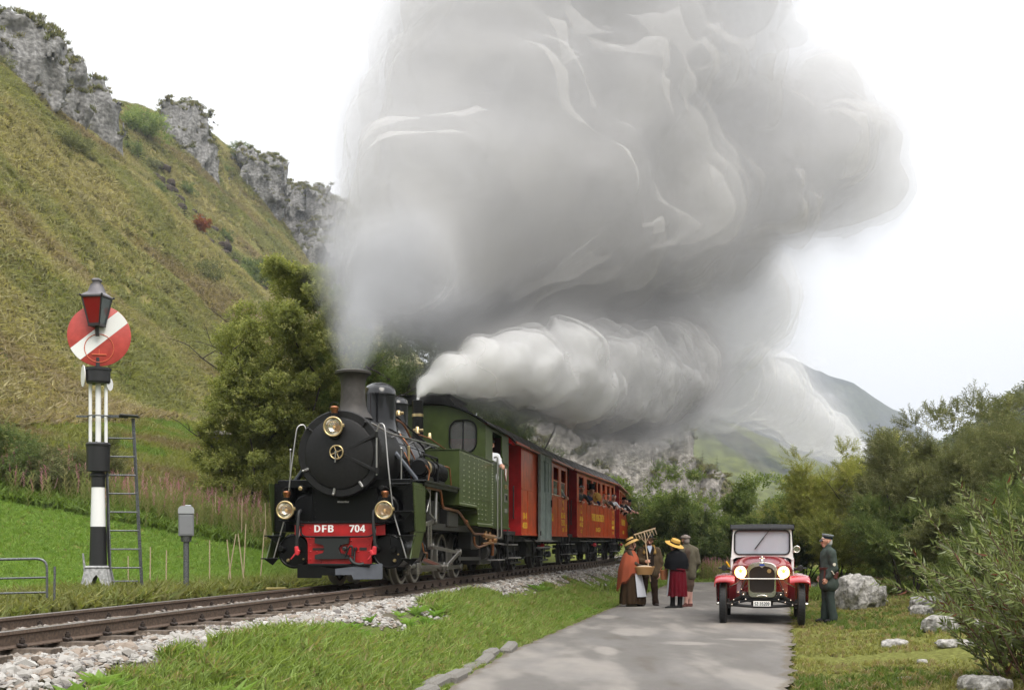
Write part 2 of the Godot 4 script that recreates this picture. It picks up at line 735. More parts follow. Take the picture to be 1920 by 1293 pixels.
func nets(f: PackedFloat32Array, lo: Vector3, cell: float, dim: Vector3i, iso: float) -> Shape:
	# naive surface nets: one vertex in each cell that the surface crosses
	var nx := dim.x
	var ny := dim.y
	var nz_ := dim.z
	var sy := nx
	var sz := nx * ny
	var id := PackedInt32Array()
	id.resize(f.size())
	id.fill(-1)
	var vs := PackedVector3Array()
	var edges := [[0, 1], [0, 2], [0, 4], [1, 3], [1, 5], [2, 3], [2, 6], [3, 7], [4, 5], [4, 6], [5, 7], [6, 7]]
	var off := [0, 1, sy, sy + 1, sz, sz + 1, sz + sy, sz + sy + 1]
	var corner := [Vector3(0, 0, 0), Vector3(1, 0, 0), Vector3(0, 1, 0), Vector3(1, 1, 0), Vector3(0, 0, 1), Vector3(1, 0, 1), Vector3(0, 1, 1), Vector3(1, 1, 1)]
	for z in nz_ - 1:
		for y in ny - 1:
			var row := z * sz + y * sy
			for x in nx - 1:
				var i := row + x
				var m := 0
				if f[i] > iso: m |= 1
				if f[i + 1] > iso: m |= 2
				if f[i + sy] > iso: m |= 4
				if f[i + sy + 1] > iso: m |= 8
				if f[i + sz] > iso: m |= 16
				if f[i + sz + 1] > iso: m |= 32
				if f[i + sz + sy] > iso: m |= 64
				if f[i + sz + sy + 1] > iso: m |= 128
				if m == 0 or m == 255:
					continue
				var p := Vector3.ZERO
				var cnt := 0
				for e in edges:
					var e0: int = e[0]
					var e1: int = e[1]
					if ((m >> e0) & 1) != ((m >> e1) & 1):
						var g0 := f[i + off[e0]]
						var g1 := f[i + off[e1]]
						p += corner[e0].lerp(corner[e1], (iso - g0) / (g1 - g0))
						cnt += 1
				id[i] = vs.size()
				vs.append(lo + (Vector3(x, y, z) + p / cnt) * cell)
	var ix := PackedInt32Array()
	for z in range(1, nz_ - 1):
		for y in range(1, ny - 1):
			var row := z * sz + y * sy
			for x in range(1, nx - 1):
				var i := row + x
				var a := f[i] > iso
				for ax in 3:
					var step: int = [1, sy, sz][ax]
					var b := f[i + step] > iso
					if a == b:
						continue
					var u: int = [sy, sz, 1][ax]
					var w: int = [sz, 1, sy][ax]
					var q0 := id[i]
					var q1 := id[i - u]
					var q2 := id[i - u - w]
					var q3 := id[i - w]
					if q0 < 0 or q1 < 0 or q2 < 0 or q3 < 0:
						continue
					if a:
						ix.append_array([q0, q1, q2, q0, q2, q3])
					else:
						ix.append_array([q0, q2, q1, q0, q3, q2])
	var s := Shape.new()
	s.mesh(vs, ix)
	return s

func plume(called: String, label: String, spine: Array, cell: float, lin: Color, levels: Array, amp: Array, seed_: int, nf := 0.3) -> Node3D:
	var lo := Vector3.ONE * 1e9
	var hi := -lo
	for k in spine:
		if k[1] <= 0.0:
			continue
		var r: float = maxf(k[1], 0.0) * 2.0 + 0.5
		lo = lo.min(k[0] - Vector3.ONE * r)
		hi = hi.max(k[0] + Vector3.ONE * r)
	var dim := Vector3i(((hi - lo) / cell).ceil()) + Vector3i.ONE * 2
	var f := field(spine, lo, cell, dim, 0.5)
	var nb := noise(seed_, nf, 3, FastNoiseLite.TYPE_CELLULAR)
	nb.cellular_return_type = FastNoiseLite.RETURN_DISTANCE
	nb.fractal_gain = 0.5
	var nw := noise(seed_ + 1, nf * 0.45, 3)
	var i := 0
	for z in dim.z:
		for y in dim.y:
			var p := lo + Vector3(0, y, z) * cell
			for x in dim.x:
				var g := f[i]
				if x < 2 or y < 2 or z < 2 or x > dim.x - 3 or y > dim.y - 3 or z > dim.z - 3:
					f[i] = -9.0
				elif g > -1.2:
					var w := nw.get_noise_3dv(p)
					f[i] = g + amp[0] * w - amp[1] * (nb.get_noise_3d(p.x + 2.0 * w, p.y, p.z) + 0.35)
				i += 1
				p.x += cell
	var o := thing(called, label, "smoke")
	o.set_meta("kind", "stuff")
	var k := 0
	for lv in levels:
		var s := nets(f, lo, cell, dim, lv[0])
		if lv[1] < 0.0:
			# thin outer smoke: a body of fog
			var fm := FogMaterial.new()
			fm.resource_name = called + " haze" + str(k)
			fm.albedo = Color(lin.r, lin.g, lin.b).lerp(Color.WHITE, 0.6).linear_to_srgb()
			fm.density = -lv[1]
			var fo := obj("wisp", s, null, o, "stuff")
			fo.mesh.surface_set_material(0, fm)
			k += 1
			continue
		var m := mat(called + str(k), lin, 1.0)
		m.metallic_specular = 0.0
		m.backlight_enabled = true
		m.backlight = Color(1, 1, 1)
		if lv[1] < 1.0:
			m.transparency = BaseMaterial3D.TRANSPARENCY_ALPHA
			m.albedo_color.a = lv[1]
			m.albedo_texture = tex("wisp", noise(77, 0.008, 3), 512, [Color(1, 1, 1, 0.35), Color(1, 1, 1, 0.55), Color(1, 1, 1, 0.8), Color(1, 1, 1, 1)])
			m.uv1_triplanar = true
			m.uv1_scale = Vector3.ONE * 0.10
		obj("billow", s, m, o, "stuff")
		k += 1
	return o

func build_smoke():
	var cut := [Vector3.ZERO, -1.0]
	var main := [
		[Vector3(-2.24, 6.95, -23.5), 0.8], [Vector3(-1.97, 8.23, -25.5), 1.3], [Vector3(-1.38, 9.76, -27.5), 1.8], [Vector3(-1.01, 11.57, -29.5), 2.1], [Vector3(-0.57, 13.41, -31.5), 2.3], [Vector3(0.00, 15.32, -33.0), 2.8], [Vector3(1.27, 17.44, -35.0), 3.2], [Vector3(2.35, 20.20, -37.0), 3.5], cut,
		[Vector3(-1.38, 9.26, -27.5), 1.6], [Vector3(0.00, 10.11, -30.0), 2.5], [Vector3(1.95, 12.17, -33.0), 2.8], [Vector3(3.34, 14.42, -35.0), 2.9], [Vector3(4.54, 16.84, -37.0), 3.1], [Vector3(6.03, 20.15, -39.0), 3.2], cut,
		[Vector3(3.70, 13.14, -37.0), 2.9], [Vector3(6.90, 14.59, -41.0), 2.8], [Vector3(9.80, 15.75, -44.0), 2.6], [Vector3(11.86, 16.69, -45.0), 2.2], [Vector3(13.59, 17.45, -46.0), 1.7], cut,
		[Vector3(11.05, 15.67, -45.0), 2], [Vector3(13.46, 16.30, -47.0), 1.7], cut,
		[Vector3(11.86, 17.51, -45.0), 1.6], [Vector3(12.55, 19.75, -46.0), 1.5], cut,
		[Vector3(-1.83, 9.55, -31.0), 1.7], [Vector3(-0.65, 10.37, -36.0), 2], [Vector3(1.09, 11.90, -40.0), 2.4], [Vector3(4.80, 13.55, -44.0), 2.6], [Vector3(7.90, 14.80, -47.0), 2.4]]
	plume("smoke_plume", "grey smoke billowing from the locomotive's chimney over the train", main, 0.31, Color(0.95, 0.938, 0.925),
		[[-0.85, -0.005], [-0.60, -0.011], [-0.40, -0.020], [-0.25, -0.032], [-0.13, -0.045], [-0.03, -0.05], [0.06, 0.13], [0.09, -0.05], [0.24, 0.26]], [0.60, 1.1], 91, 0.30)
	var steam := [[Vector3(-1.93, 4.49, -24.1), 0.09], [Vector3(-1.82, 4.81, -24.4), 0.2], [Vector3(-1.36, 5.11, -24.9), 0.36], [Vector3(-0.70, 5.38, -25.8), 0.55], [Vector3(0.25, 5.67, -27.3), 0.78], [Vector3(1.34, 5.92, -29.5), 1], [Vector3(2.66, 6.25, -32.5), 1.15], [Vector3(4.25, 6.77, -36.0), 1.2], [Vector3(5.67, 7.39, -39.0), 1]]
	plume("steam_plume", "white steam blown back from the pipe before the cab", steam, 0.13, Color(0.99, 0.99, 0.99),
		[[-0.9, -0.06], [-0.6, -0.10], [-0.4, -0.16], [-0.22, -0.25], [-0.06, 0.35], [0.08, 1.0]], [0.35, 0.75], 191, 0.75)
	var mist := [[Vector3(1.47, 6.93, -36.0), 1.2], [Vector3(3.63, 7.85, -42.0), 2], [Vector3(6.87, 9.92, -54.0), 2.5], [Vector3(10.64, 10.31, -60.0), 2.4], [Vector3(14.84, 10.26, -68.0), 1.9], [Vector3(20.21, 9.43, -78.0), 1.5], [Vector3(27.00, 8.28, -90.0), 0.9], cut, [Vector3(0.00, 10.14, -42.0), 1.6], [Vector3(2.51, 11.17, -46.0), 2.4], [Vector3(5.91, 12.47, -50.0), 2.8], [Vector3(9.33, 12.86, -54.0), 2.6], [Vector3(12.13, 12.65, -58.0), 1.8]]
	plume("steam_bank", "thin white steam drifting low over the coaches and bushes", mist, 0.5, Color(0.98, 0.98, 0.98),
		[[-0.80, -0.012], [-0.45, -0.022], [-0.2, -0.035], [-0.05, 0.2], [0.1, -0.04], [0.2, 0.25]], [0.5, 0.7], 291, 0.22)
	var wisps := [[Vector3(-2.68, 4.41, -19.8), 0.15], [Vector3(-2.69, 4.72, -20.0), 0.2], [Vector3(-2.68, 5.22, -20.5), 0.32], [Vector3(-2.58, 5.83, -21.2), 0.5], [Vector3(-2.26, 6.74, -22.6), 0.8], cut, [Vector3(-3.49, 7.83, -24.0), 0.35], [Vector3(-3.42, 7.06, -23.5), 0.4], [Vector3(-2.82, 6.31, -23.0), 0.5], [Vector3(-1.96, 6.09, -24.0), 0.5], [Vector3(-0.98, 6.79, -27.0), 0.6], [Vector3(0.00, 7.11, -30.0), 0.6]]
	plume("chimney_smoke", "thin bluish smoke rising at the chimney's mouth", wisps, 0.12, Color(0.86, 0.90, 0.95),
		[[-0.6, -0.05], [-0.3, -0.10], [0.0, -0.18], [0.25, -0.3]], [0.7, 1.0], 391, 0.8)
# ------------------------------------------------------------------ the track
func track_frame(u: float) -> Transform3D:
	var a := track_at(u - 0.1)
	var b := track_at(u + 0.1)
	var z := (a - b).normalized()          # towards the camera
	var x := Vector3.UP.cross(z).normalized()
	return Transform3D(Basis(x, z.cross(x), z), track_at(u))

func stone_mesh(seed_: int, flat: float, m: Material) -> ArrayMesh:
	# a broken stone: an icosahedron pushed about, with flat faces
	var r := RandomNumberGenerator.new()
	r.seed = seed_
	var g := (1.0 + sqrt(5.0)) / 2.0
	var p := PackedVector3Array([Vector3(-1, g, 0), Vector3(1, g, 0), Vector3(-1, -g, 0), Vector3(1, -g, 0), Vector3(0, -1, g), Vector3(0, 1, g), Vector3(0, -1, -g), Vector3(0, 1, -g), Vector3(g, 0, -1), Vector3(g, 0, 1), Vector3(-g, 0, -1), Vector3(-g, 0, 1)])
	for k in 12:
		p[k] = p[k].normalized() * r.randf_range(0.62, 1.15) * Vector3(1.0, flat, 0.75)
	var f := [0, 11, 5, 0, 5, 1, 0, 1, 7, 0, 7, 10, 0, 10, 11, 1, 5, 9, 5, 11, 4, 11, 10, 2, 10, 7, 6, 7, 1, 8, 3, 9, 4, 3, 4, 2, 3, 2, 6, 3, 6, 8, 3, 8, 9, 4, 9, 5, 2, 4, 11, 6, 2, 10, 8, 6, 7, 9, 8, 1]
	var s := Shape.new()
	for k in range(0, f.size(), 3):
		s.tri(p[f[k]], p[f[k + 1]], p[f[k + 2]], p[f[k]] + p[f[k + 1]] + p[f[k + 2]])
	return s.done(m)

func rail_shape(v: float, u0: float, u1: float, prof: PackedVector2Array) -> Shape:
	var s := Shape.new()
	var rows := []
	var us := PackedFloat32Array()
	var u := u0
	while u <= u1:
		us.append(u)
		u += 1.0
	for k in prof.size():
		# one strip per face of the profile, flat across
		var a := prof[k]
		var b := prof[(k + 1) % prof.size()]
		if a.distance_to(b) < 1e-6:
			continue
		for j in us.size() - 1:
			var f0 := track_frame(us[j])
			var f1 := track_frame(us[j + 1])
			var nrm := f0.basis * Vector3(b.y - a.y, a.x - b.x, 0)
			s.quad(f0 * Vector3(v + a.x, a.y, 0), f0 * Vector3(v + b.x, b.y, 0), f1 * Vector3(v + b.x, b.y, 0), f1 * Vector3(v + a.x, a.y, 0), nrm)
	return s

func build_track():
	var rust := mat("rusty rail steel", Color(0.17, 0.115, 0.082), 0.75, 0.1)
	grain(rust, "rust", noise(41, 0.03, 5), Color(0.55, 0.5, 0.48), Color(1, 1, 1), 1.5)
	var shine := mat("worn rail head", Color(0.24, 0.22, 0.20), 0.32, 0.75)
	# profile round the rail, anticlockwise, 0 at the running surface
	var prof := pg([-0.0275, -0.004, -0.029, -0.03, -0.008, -0.042, -0.007, -0.115, -0.055, -0.128, -0.055, -0.138, 0.055, -0.138, 0.055, -0.128, 0.007, -0.115, 0.008, -0.042, 0.029, -0.03, 0.0275, -0.004])
	for s in [1.0, -1.0]:
		var v: float = 0.53 * s
		var r := thing("rail", "rusty steel rail on the road side, the one nearer the ballast shoulder" if s > 0.0 else "rusty steel rail on the meadow side, behind the other rail", "rail", Vector3.ZERO, 0.0, "rails of the railway track")
		obj("web_and_foot", rail_shape(v, -15.0, 70.0, prof), rust, r)
		obj("running_surface", rail_shape(v, -15.0, 70.0, pg([0.0275, -0.004, 0.021, 0.0, -0.021, 0.0, -0.0275, -0.004])), shine, r)
	# steel sleepers, mostly under the stones, with the rail clips that show
	var sm := mat("weathered sleeper steel", Color(0.16, 0.12, 0.09), 0.85, 0.1)
	grain(sm, "rust", null, Color.BLACK, Color.WHITE, 1.5)
	var bm := mat("greasy clip steel", Color(0.045, 0.034, 0.028), 0.6, 0.5)
	var sl := thing("sleeper", "rusty steel sleeper with rail clips, nearly buried in ballast", "sleeper", Vector3.ZERO, 0.0, "sleepers under the rails")
	var st := Shape.new()
	st.prism(pg([-0.115, -0.22, 0.115, -0.22, 0.075, -0.139, -0.075, -0.139]), Vector3(-0.9, 0, 0), Vector3(0, 0, -1), Vector3.UP, 1.8)
	obj("trough", st, sm, sl)
	for v: float in [-0.53, 0.53]:
		for e: float in [-1.0, 1.0]:
			var c := Shape.new()
			c.box(Vector3(v + e * 0.075, -0.118, 0), Vector3(0.06, 0.03, 0.075), Basis(Vector3(0, 0, 1), -0.2 * e), 0.008)
			c.cyl(Vector3(v + e * 0.078, -0.11, 0), Vector3(v + e * 0.078, -0.055, 0), 0.014, 0.014, 6)
			c.cyl(Vector3(v + e * 0.078, -0.098, 0), Vector3(v + e * 0.078, -0.072, 0), 0.026, 0.026, 6)
			obj("rail_clip", c, bm, sl)
	sl.transform = track_frame(-14.5)
	var k := 1
	while k < 110:
		var d: Node3D = copy(sl, "sleeper")
		d.transform = track_frame(-14.5 + 0.66 * k)
		k += 1
	# ballast
	var pale := mat("ballast stone", Color(1, 1, 1), 0.9)
	pale.vertex_color_use_as_albedo = true
	grain(pale, "stone", noise(43, 0.05, 5), Color(0.72, 0.7, 0.67), Color(1, 1, 1), 9.0)
	var r := RandomNumberGenerator.new()
	r.seed = 99
	var bufs := [PackedFloat32Array(), PackedFloat32Array(), PackedFloat32Array()]
	for n in 80000:
		var q := pow(r.randf(), 1.35)
		var u := lerpf(-14.6, 36.0, q)
		var t: float
		var fr := track_frame(u)
		var side := r.randf()
		if side < 0.42:
			t = r.randf_range(-0.46, 0.46)
		elif side < 0.47:
			t = r.randf_range(-1.5, -0.6)
		else:
			t = 0.61 + absf(r.randfn(0.0, 1.0)) * 0.95
			if t > 2.9:
				continue
		var p := fr * Vector3(t, 0, r.randf_range(-0.4, 0.4))
		var size := r.randf_range(0.020, 0.048)
		if r.randf() < 0.05 and t > 1.0:
			size *= r.randf_range(1.4, 2.4)
		if t > 1.7 and n_small.get_noise_2d(p.x * 1.2, p.z * 1.2) < (t - 2.1) * 0.8:
			continue
		p.y = maxf(ground(p.x, -p.z), 0.0) + size * r.randf_range(-0.1, 0.5)
		if absf(t) < 0.5:
			p.y = RAIL - 0.135 + r.randf_range(-0.03, 0.025)
		var b := Basis.from_euler(Vector3(r.randf_range(-0.5, 0.5), r.randf() * TAU, r.randf_range(-0.5, 0.5))).scaled_local(Vector3.ONE * size)
		var g := r.randf()
		var c := Color(0.40, 0.37, 0.34).lerp(Color(0.62, 0.60, 0.57), g * g)
		if r.randf() < 0.25:
			c = Color(0.36, 0.29, 0.235)
		elif r.randf() < 0.12:
			c = Color(0.22, 0.20, 0.19)
		if absf(t) < 0.75:
			c = c.lerp(Color(0.20, 0.145, 0.105), r.randf_range(0.25, 0.85))
		c = c * 0.88
		inst(bufs[n % 3], p, b, c)
	var o := Node3D.new()
	o.name = "ballast"
	add_child(o)
	tag(o, "pale broken stones of the track bed between and beside the rails", "gravel", "", "stuff")
	for j in 3:
		many("stones", stone_mesh(300 + j, [0.55, 0.75, 0.42][j], pale), bufs[j], true, o)
# ------------------------------------------------------------------ the locomotive
func L(u: float, v: float, h: float) -> Vector3:
	# in a vehicle: u metres behind its front, v to the road side, h above the rails
	return Vector3(v, h, -u)

func bend(pts: Array, r := 0.08, steps := 4) -> PackedVector3Array:
	# a pipe's path with rounded corners
	var out := PackedVector3Array([pts[0]])
	for k in range(1, pts.size() - 1):
		var a: Vector3 = pts[k - 1]
		var b: Vector3 = pts[k]
		var c: Vector3 = pts[k + 1]
		var p := b + (a - b).limit_length(minf(r, a.distance_to(b) * 0.45))
		var q := b + (c - b).limit_length(minf(r, c.distance_to(b) * 0.45))
		for j in steps + 1:
			var f := float(j) / steps
			out.append(p.lerp(b, f).lerp(b.lerp(q, f), f))
	out.append(pts[-1])
	return out

func letters(parent: Node, called: String, text: String, m: Material, at: Vector3, basis: Basis, height: float, bold := true, width := 0.0, depth := 0.006, serif := false):
	var t := TextMesh.new()
	var f := SystemFont.new()
	f.font_names = PackedStringArray(["Droid Serif" if serif else "Droid Sans"])
	f.font_weight = 700 if bold else 400
	t.font = f
	t.text = text
	t.font_size = 64
	t.depth = depth
	t.pixel_size = height / 46.0
	t.curve_step = 1.0
	t.material = m
	var o := obj_mesh(called, t, parent)
	o.transform = Transform3D(basis, at)
	if width > 0.0:
		var w := t.get_aabb().size.x
		if w > 0.001:
			o.transform = Transform3D(basis.scaled_local(Vector3(width / w, 1, 1)), at)
	return o

func spoked_wheel(r: float, tyre: Material, disc: Material, parent: Node, at: Vector3, spokes := 11, crank := 0.0, name_ := "wheel"):
	# a wheel whose outside faces +x
	var w := Node3D.new()
	var nm := name_
	var k := 0
	while parent.has_node(nm):
		k += 1
		nm = "%s_%03d" % [name_, k]
	w.name = nm
	parent.add_child(w)
	w.position = at
	var t := Shape.new()
	t.lathe(Vector3.ZERO, Vector3.RIGHT, pg([r - 0.055, -0.075, r + 0.028, -0.075, r + 0.028, -0.05, r, -0.035, r - 0.004, 0.05, r - 0.012, 0.058, r - 0.055, 0.058, r - 0.055, -0.075]), 36)
	obj("tyre", t, tyre, w)
	var s := Shape.new()
	s.lathe(Vector3.ZERO, Vector3.RIGHT, pg([r - 0.10, -0.05, r - 0.054, -0.05, r - 0.054, 0.045, r - 0.10, 0.045, r - 0.10, -0.05]), 36)
	s.cyl(Vector3(-0.07, 0, 0), Vector3(0.075, 0, 0), 0.095, 0.09, 16, 0.01)
	for j in spokes:
		var f := TAU * j / spokes + 0.2
		var d := Vector3(0, cos(f), sin(f))
		s.bar(d * 0.08, d * (r - 0.09), 0.05, 0.03, Vector3.RIGHT)
	if crank > 0.0:
		s.cyl(Vector3(-0.02, -crank, 0), Vector3(0.085, -crank, 0), 0.075, 0.07, 14, 0.01)
		s.box(Vector3(0.03, -crank * 0.5, 0), Vector3(0.08, crank, 0.12), Basis(), 0.01)
	obj("wheel_centre", s, disc, w)
	return w

func headlamp(parent: Node, at: Vector3, r: float, black: Material, brass: Material, copper: Material, called := "headlamp"):
	var o := Node3D.new()
	o.name = called
	parent.add_child(o, true)
	o.position = at
	var b := Shape.new()
	b.lathe(Vector3.ZERO, Vector3(0, 0, -1), pg([r * 0.97, -0.02, r * 0.97, 0.14, r * 0.8, 0.2, 0.0, 0.22]), 24)
	b.cyl(Vector3(0, r * 0.8, -0.06), Vector3(0, r * 1.55, -0.06), r * 0.36, r * 0.32, 14)
	b.box(Vector3(0, -r * 1.08, -0.07), Vector3(r * 0.9, r * 0.3, 0.12), Basis(), 0.01)
	obj("lamp_body", b, black, o)
	var c := Shape.new()
	c.lathe(Vector3(0, r * 1.5, -0.06), Vector3.UP, pg([0, 0, r * 0.34, 0, r * 0.36, r * 0.25, r * 0.44, r * 0.36, r * 0.46, r * 0.62, r * 0.36, r * 0.74, 0, r * 0.78]), 18)
	obj("lamp_cap", c, copper, o)
	var g := Shape.new()
	g.ring(Vector3(0, 0, 0.02), Vector3(0, 0, 1), r, r * 0.115, 30, 8)
	g.lathe(Vector3(0, 0, 0.02), Vector3(0, 0, -1), pg([r * 1.02, 0, r * 1.02, 0.05, r * 0.95, 0.05]), 30)
	g.box(Vector3(r * 1.12, 0.02, 0.0), Vector3(0.03, 0.05, 0.03), Basis(), 0.006)
	obj("lamp_rim", g, brass, o)
	var rf := Shape.new()
	rf.lathe(Vector3(0, 0, -0.10), Vector3(0, 0, 1), pg([0.0, 0.0, r * 0.35, 0.012, r * 0.7, 0.045, r * 0.93, 0.10]), 26)
	var rm := mat("lamp reflector", Color(0.75, 0.70, 0.58), 0.12, 0.95)
	obj("reflector", rf, rm, o)
	var bl := Shape.new()
	bl.ball(Vector3(0, 0, -0.045), Vector3(0.024, 0.03, 0.024), 10, 8)
	bl.cyl(Vector3(0, 0, -0.1), Vector3(0, 0, -0.05), 0.02, 0.02, 10)
	obj("bulb", bl, mat("warm bulb glass", Color(0.72, 0.42, 0.14), 0.15), o)
	var l := Shape.new()
	l.lathe(Vector3(0, 0, 0.012), Vector3(0, 0, 1), pg([r * 0.97, 0.0, r * 0.6, 0.018, 0.0, 0.026]), 26)
	obj("lens", l, pane_mat(), o)
	var w := Shape.new()
	var hp := PackedVector3Array()
	for k in 13:
		var f := PI * (k / 12.0 * 1.5 - 0.25)
		hp.append(Vector3(cos(f) * r * 0.62, r * 1.95 + sin(f) * r * 0.75, -0.06))
	w.tube(hp, 0.006, 6)
	obj("carrying_handle", w, black, o)
	return o

func pane_mat() -> StandardMaterial3D:
	var m := mat("clear glass", Color(1, 1, 1), 0.03)
	m.transparency = BaseMaterial3D.TRANSPARENCY_ALPHA
	m.albedo_color.a = 0.04
	m.metallic_specular = 0.25
	return m

func rounded(cx: float, cy: float, w: float, h: float, r: float, n := 4) -> PackedVector2Array:
	var out := PackedVector2Array()
	for k in 4:
		var c := Vector2(cx + (w * 0.5 - r) * [1, -1, -1, 1][k], cy + (h * 0.5 - r) * [1, 1, -1, -1][k])
		for j in n + 1:
			var f := PI * 0.5 * (k + float(j) / n)
			out.append(c + Vector2(cos(f), sin(f)) * r)
	return out

func panel_with_holes(s: Shape, outer: PackedVector2Array, holes: Array, o: Vector3, x: Vector3, y: Vector3, depth: float):
	# a thick plate with openings: cut into strips between the openings, by booleans on its outline
	var polys: Array = [outer]
	for h: PackedVector2Array in holes:
		# split the plate along the middle of the opening so that no piece keeps a hole
		var bb := Rect2(h[0], Vector2.ZERO)
		for p in h:
			bb = bb.expand(p)
		var mx := bb.get_center().x
		var next := []
		for q: PackedVector2Array in polys:
			var lo := pg([-99, -99, mx, -99, mx, 99, -99, 99])
			var hi := pg([mx, -99, 99, -99, 99, 99, mx, 99])
			for half in [lo, hi]:
				for piece in Geometry2D.intersect_polygons(q, half):
					for cut in Geometry2D.clip_polygons(piece, h):
						next.append(cut)
		polys = next
	for q: PackedVector2Array in polys:
		s.prism(q, o, x, y, depth)

func build_loco():
	var black := mat("black engine paint", Color(0.006, 0.006, 0.006), 0.36)
	black.clearcoat_enabled = true
	black.metallic_specular = 0.28
	black.clearcoat = 0.12
	black.clearcoat_roughness = 0.25
	relief(black, "paint_n", noise(51, 0.02, 3), 1.2, 0.25, 1.3)
	var soot := mat("dull smokebox black", Color(0.015, 0.0145, 0.0145), 0.5)
	soot.metallic_specular = 0.35
	grain(soot, "sootgrain", noise(52, 0.02, 5), Color(0.75, 0.74, 0.72), Color(1, 1, 1), 1.2)
	var chim := mat("heat-bleached chimney iron", Color(0.060, 0.053, 0.048), 0.62, 0.2)
	grain(chim, "sootgrain", null, Color.BLACK, Color.WHITE, 0.9)
	var gloss := mat("polished boiler black", Color(0.010, 0.010, 0.011), 0.14)
	gloss.clearcoat_enabled = true
	gloss.metallic_specular = 0.4
	gloss.clearcoat = 0.4
	gloss.clearcoat_roughness = 0.06
	var green := mat("dark green engine paint", Color(0.052, 0.073, 0.020), 0.36)
	green.clearcoat_enabled = true
	green.metallic_specular = 0.35
	green.clearcoat = 0.15
	green.clearcoat_roughness = 0.18
	grain(green, "greengrain", noise(53, 0.012, 4), Color(0.80, 0.82, 0.78), Color(1, 1, 1), 0.5)
	relief(green, "paint_n", null, 1.2, 0.35, 0.5)
	var red := mat("signal red paint", Color(0.42, 0.012, 0.014), 0.35)
	grain(red, "greengrain", null, Color.BLACK, Color.WHITE, 0.8)
	var steel := mat("oiled bright steel", Color(0.42, 0.40, 0.37), 0.36, 0.85)
	grain(steel, "steelgrain", noise(54, 0.03, 5), Color(0.55, 0.50, 0.45), Color(1, 1, 1), 1.6)
	var bright := mat("polished handrail steel", Color(0.40, 0.39, 0.375), 0.32, 0.85)
	var brass := mat("brass", Color(0.55, 0.42, 0.22), 0.28, 0.9)
	var copper := mat("copper", Color(0.62, 0.25, 0.12), 0.3, 0.85)
	grain(copper, "steelgrain", null, Color.BLACK, Color.WHITE, 2.0)
	var white := mat("white enamel", Color(0.80, 0.79, 0.76), 0.4)
	var slate := mat("slate grey plough paint", Color(0.115, 0.125, 0.15), 0.45)
	grain(slate, "greengrain", null, Color.BLACK, Color.WHITE, 0.8)
	var rubber := mat("black rubber hose", Color(0.015, 0.015, 0.015), 0.6)
	var pink := mat("red hose cock", Color(0.55, 0.03, 0.04), 0.35)
	var inside := mat("dark cab lining", Color(0.11, 0.018, 0.014), 0.7)
	var rod_red := mat("red-brown rod flute", Color(0.16, 0.05, 0.035), 0.5, 0.3)
	var rim := mat("pale wheel tyre", Color(0.40, 0.38, 0.34), 0.45, 0.6)
	var wheelp := mat("oily wheel black", Color(0.022, 0.021, 0.019), 0.45)

	var o := thing("steam_locomotive", "green and black steam locomotive with a red front beam, heading the train", "locomotive")
	o.transform = track_frame(0.0)
	# --- frames and running board
	var s := Shape.new()
	s.box(L(4.6, 0.42, 0.72), Vector3(0.06, 0.55, 8.9), Basis(), 0.0)
	s.box(L(4.6, -0.42, 0.72), Vector3(0.06, 0.55, 8.9), Basis(), 0.0)
	s.box(L(4.9, 0, 1.02), Vector3(2.1, 0.12, 8.0))
	s.box(L(4.6, 0.0, 0.75), Vector3(0.7, 0.3, 8.6))
	s.box(L(8.4, 0.0, 0.95), Vector3(2.3, 0.25, 0.9))
	obj("main_frame", s, wheelp, o)
	s = Shape.new()
	s.box(L(0.62, 0, 1.73), Vector3(2.24, 0.05, 0.75), Basis(), 0.01)
	s.box(L(2.0, 0.98, 1.745), Vector3(0.62, 0.04, 2.75), Basis(), 0.01)
	s.box(L(2.0, -0.98, 1.745), Vector3(0.62, 0.04, 2.75), Basis(), 0.01)
	s.box(L(2.0, 1.24, 1.715), Vector3(0.035, 0.10, 2.7), Basis(), 0.008)
	s.box(L(0.26, 0, 1.69), Vector3(2.24, 0.13, 0.03), Basis(), 0.008)
	obj("running_board", s, black, o)
	# --- front casing under the smokebox
	s = Shape.new()
	s.box(L(0.72, 0, 1.33), Vector3(1.12, 0.80, 0.9), Basis(), 0.02)
	s.box(L(0.95, 0, 1.2), Vector3(2.0, 1.0, 0.6), Basis(), 0.02)
	for v: float in [-0.50, 0.50]:
		for h in 6:
			s.rivet(L(0.265, v, 1.02 + h * 0.12), Vector3(0, 0, 1), 0.013)
	for k in 9:
		s.rivet(L(0.265, -0.48 + k * 0.12, 1.68), Vector3(0, 0, 1), 0.013)
	obj("saddle_casing", s, black, o)
	letters(o, "maker_lettering", "Winterthur", white, L(0.262, -0.02, 1.39), Basis(), 0.03, true, 0.2, 0.003)
	# --- cylinders: an upper and a lower one on each side
	for c in [[0.30, 0.66, 1.27, 0.255, 1.2], [0.30, -0.64, 1.27, 0.255, 1.2], [0.10, 0.80, 0.58, 0.285, 1.35], [0.10, -0.80, 0.58, 0.285, 1.35]]:
		var cy := Node3D.new()
		cy.name = "cylinder"
		o.add_child(cy, true)
		cy.position = L(c[0], c[1], c[2])
		var r: float = c[3]
		s = Shape.new()
		s.lathe(Vector3.ZERO, Vector3(0, 0, -1), pg([r, 0.02, r, 0.07, r * 0.93, 0.08, r * 0.93, c[4] - 0.05, r, c[4] - 0.05, r, c[4], 0, c[4]]), 36)
		obj("barrel", s, black, cy)
		s = Shape.new()
		s.lathe(Vector3.ZERO, Vector3(0, 0, 1), pg([r * 1.0, -0.03, r * 1.0, 0.0, r * 0.90, 0.016, r * 0.86, 0.006, r * 0.25, 0.018, 0, 0.02]), 36)
		obj("end_cover", s, black, cy)
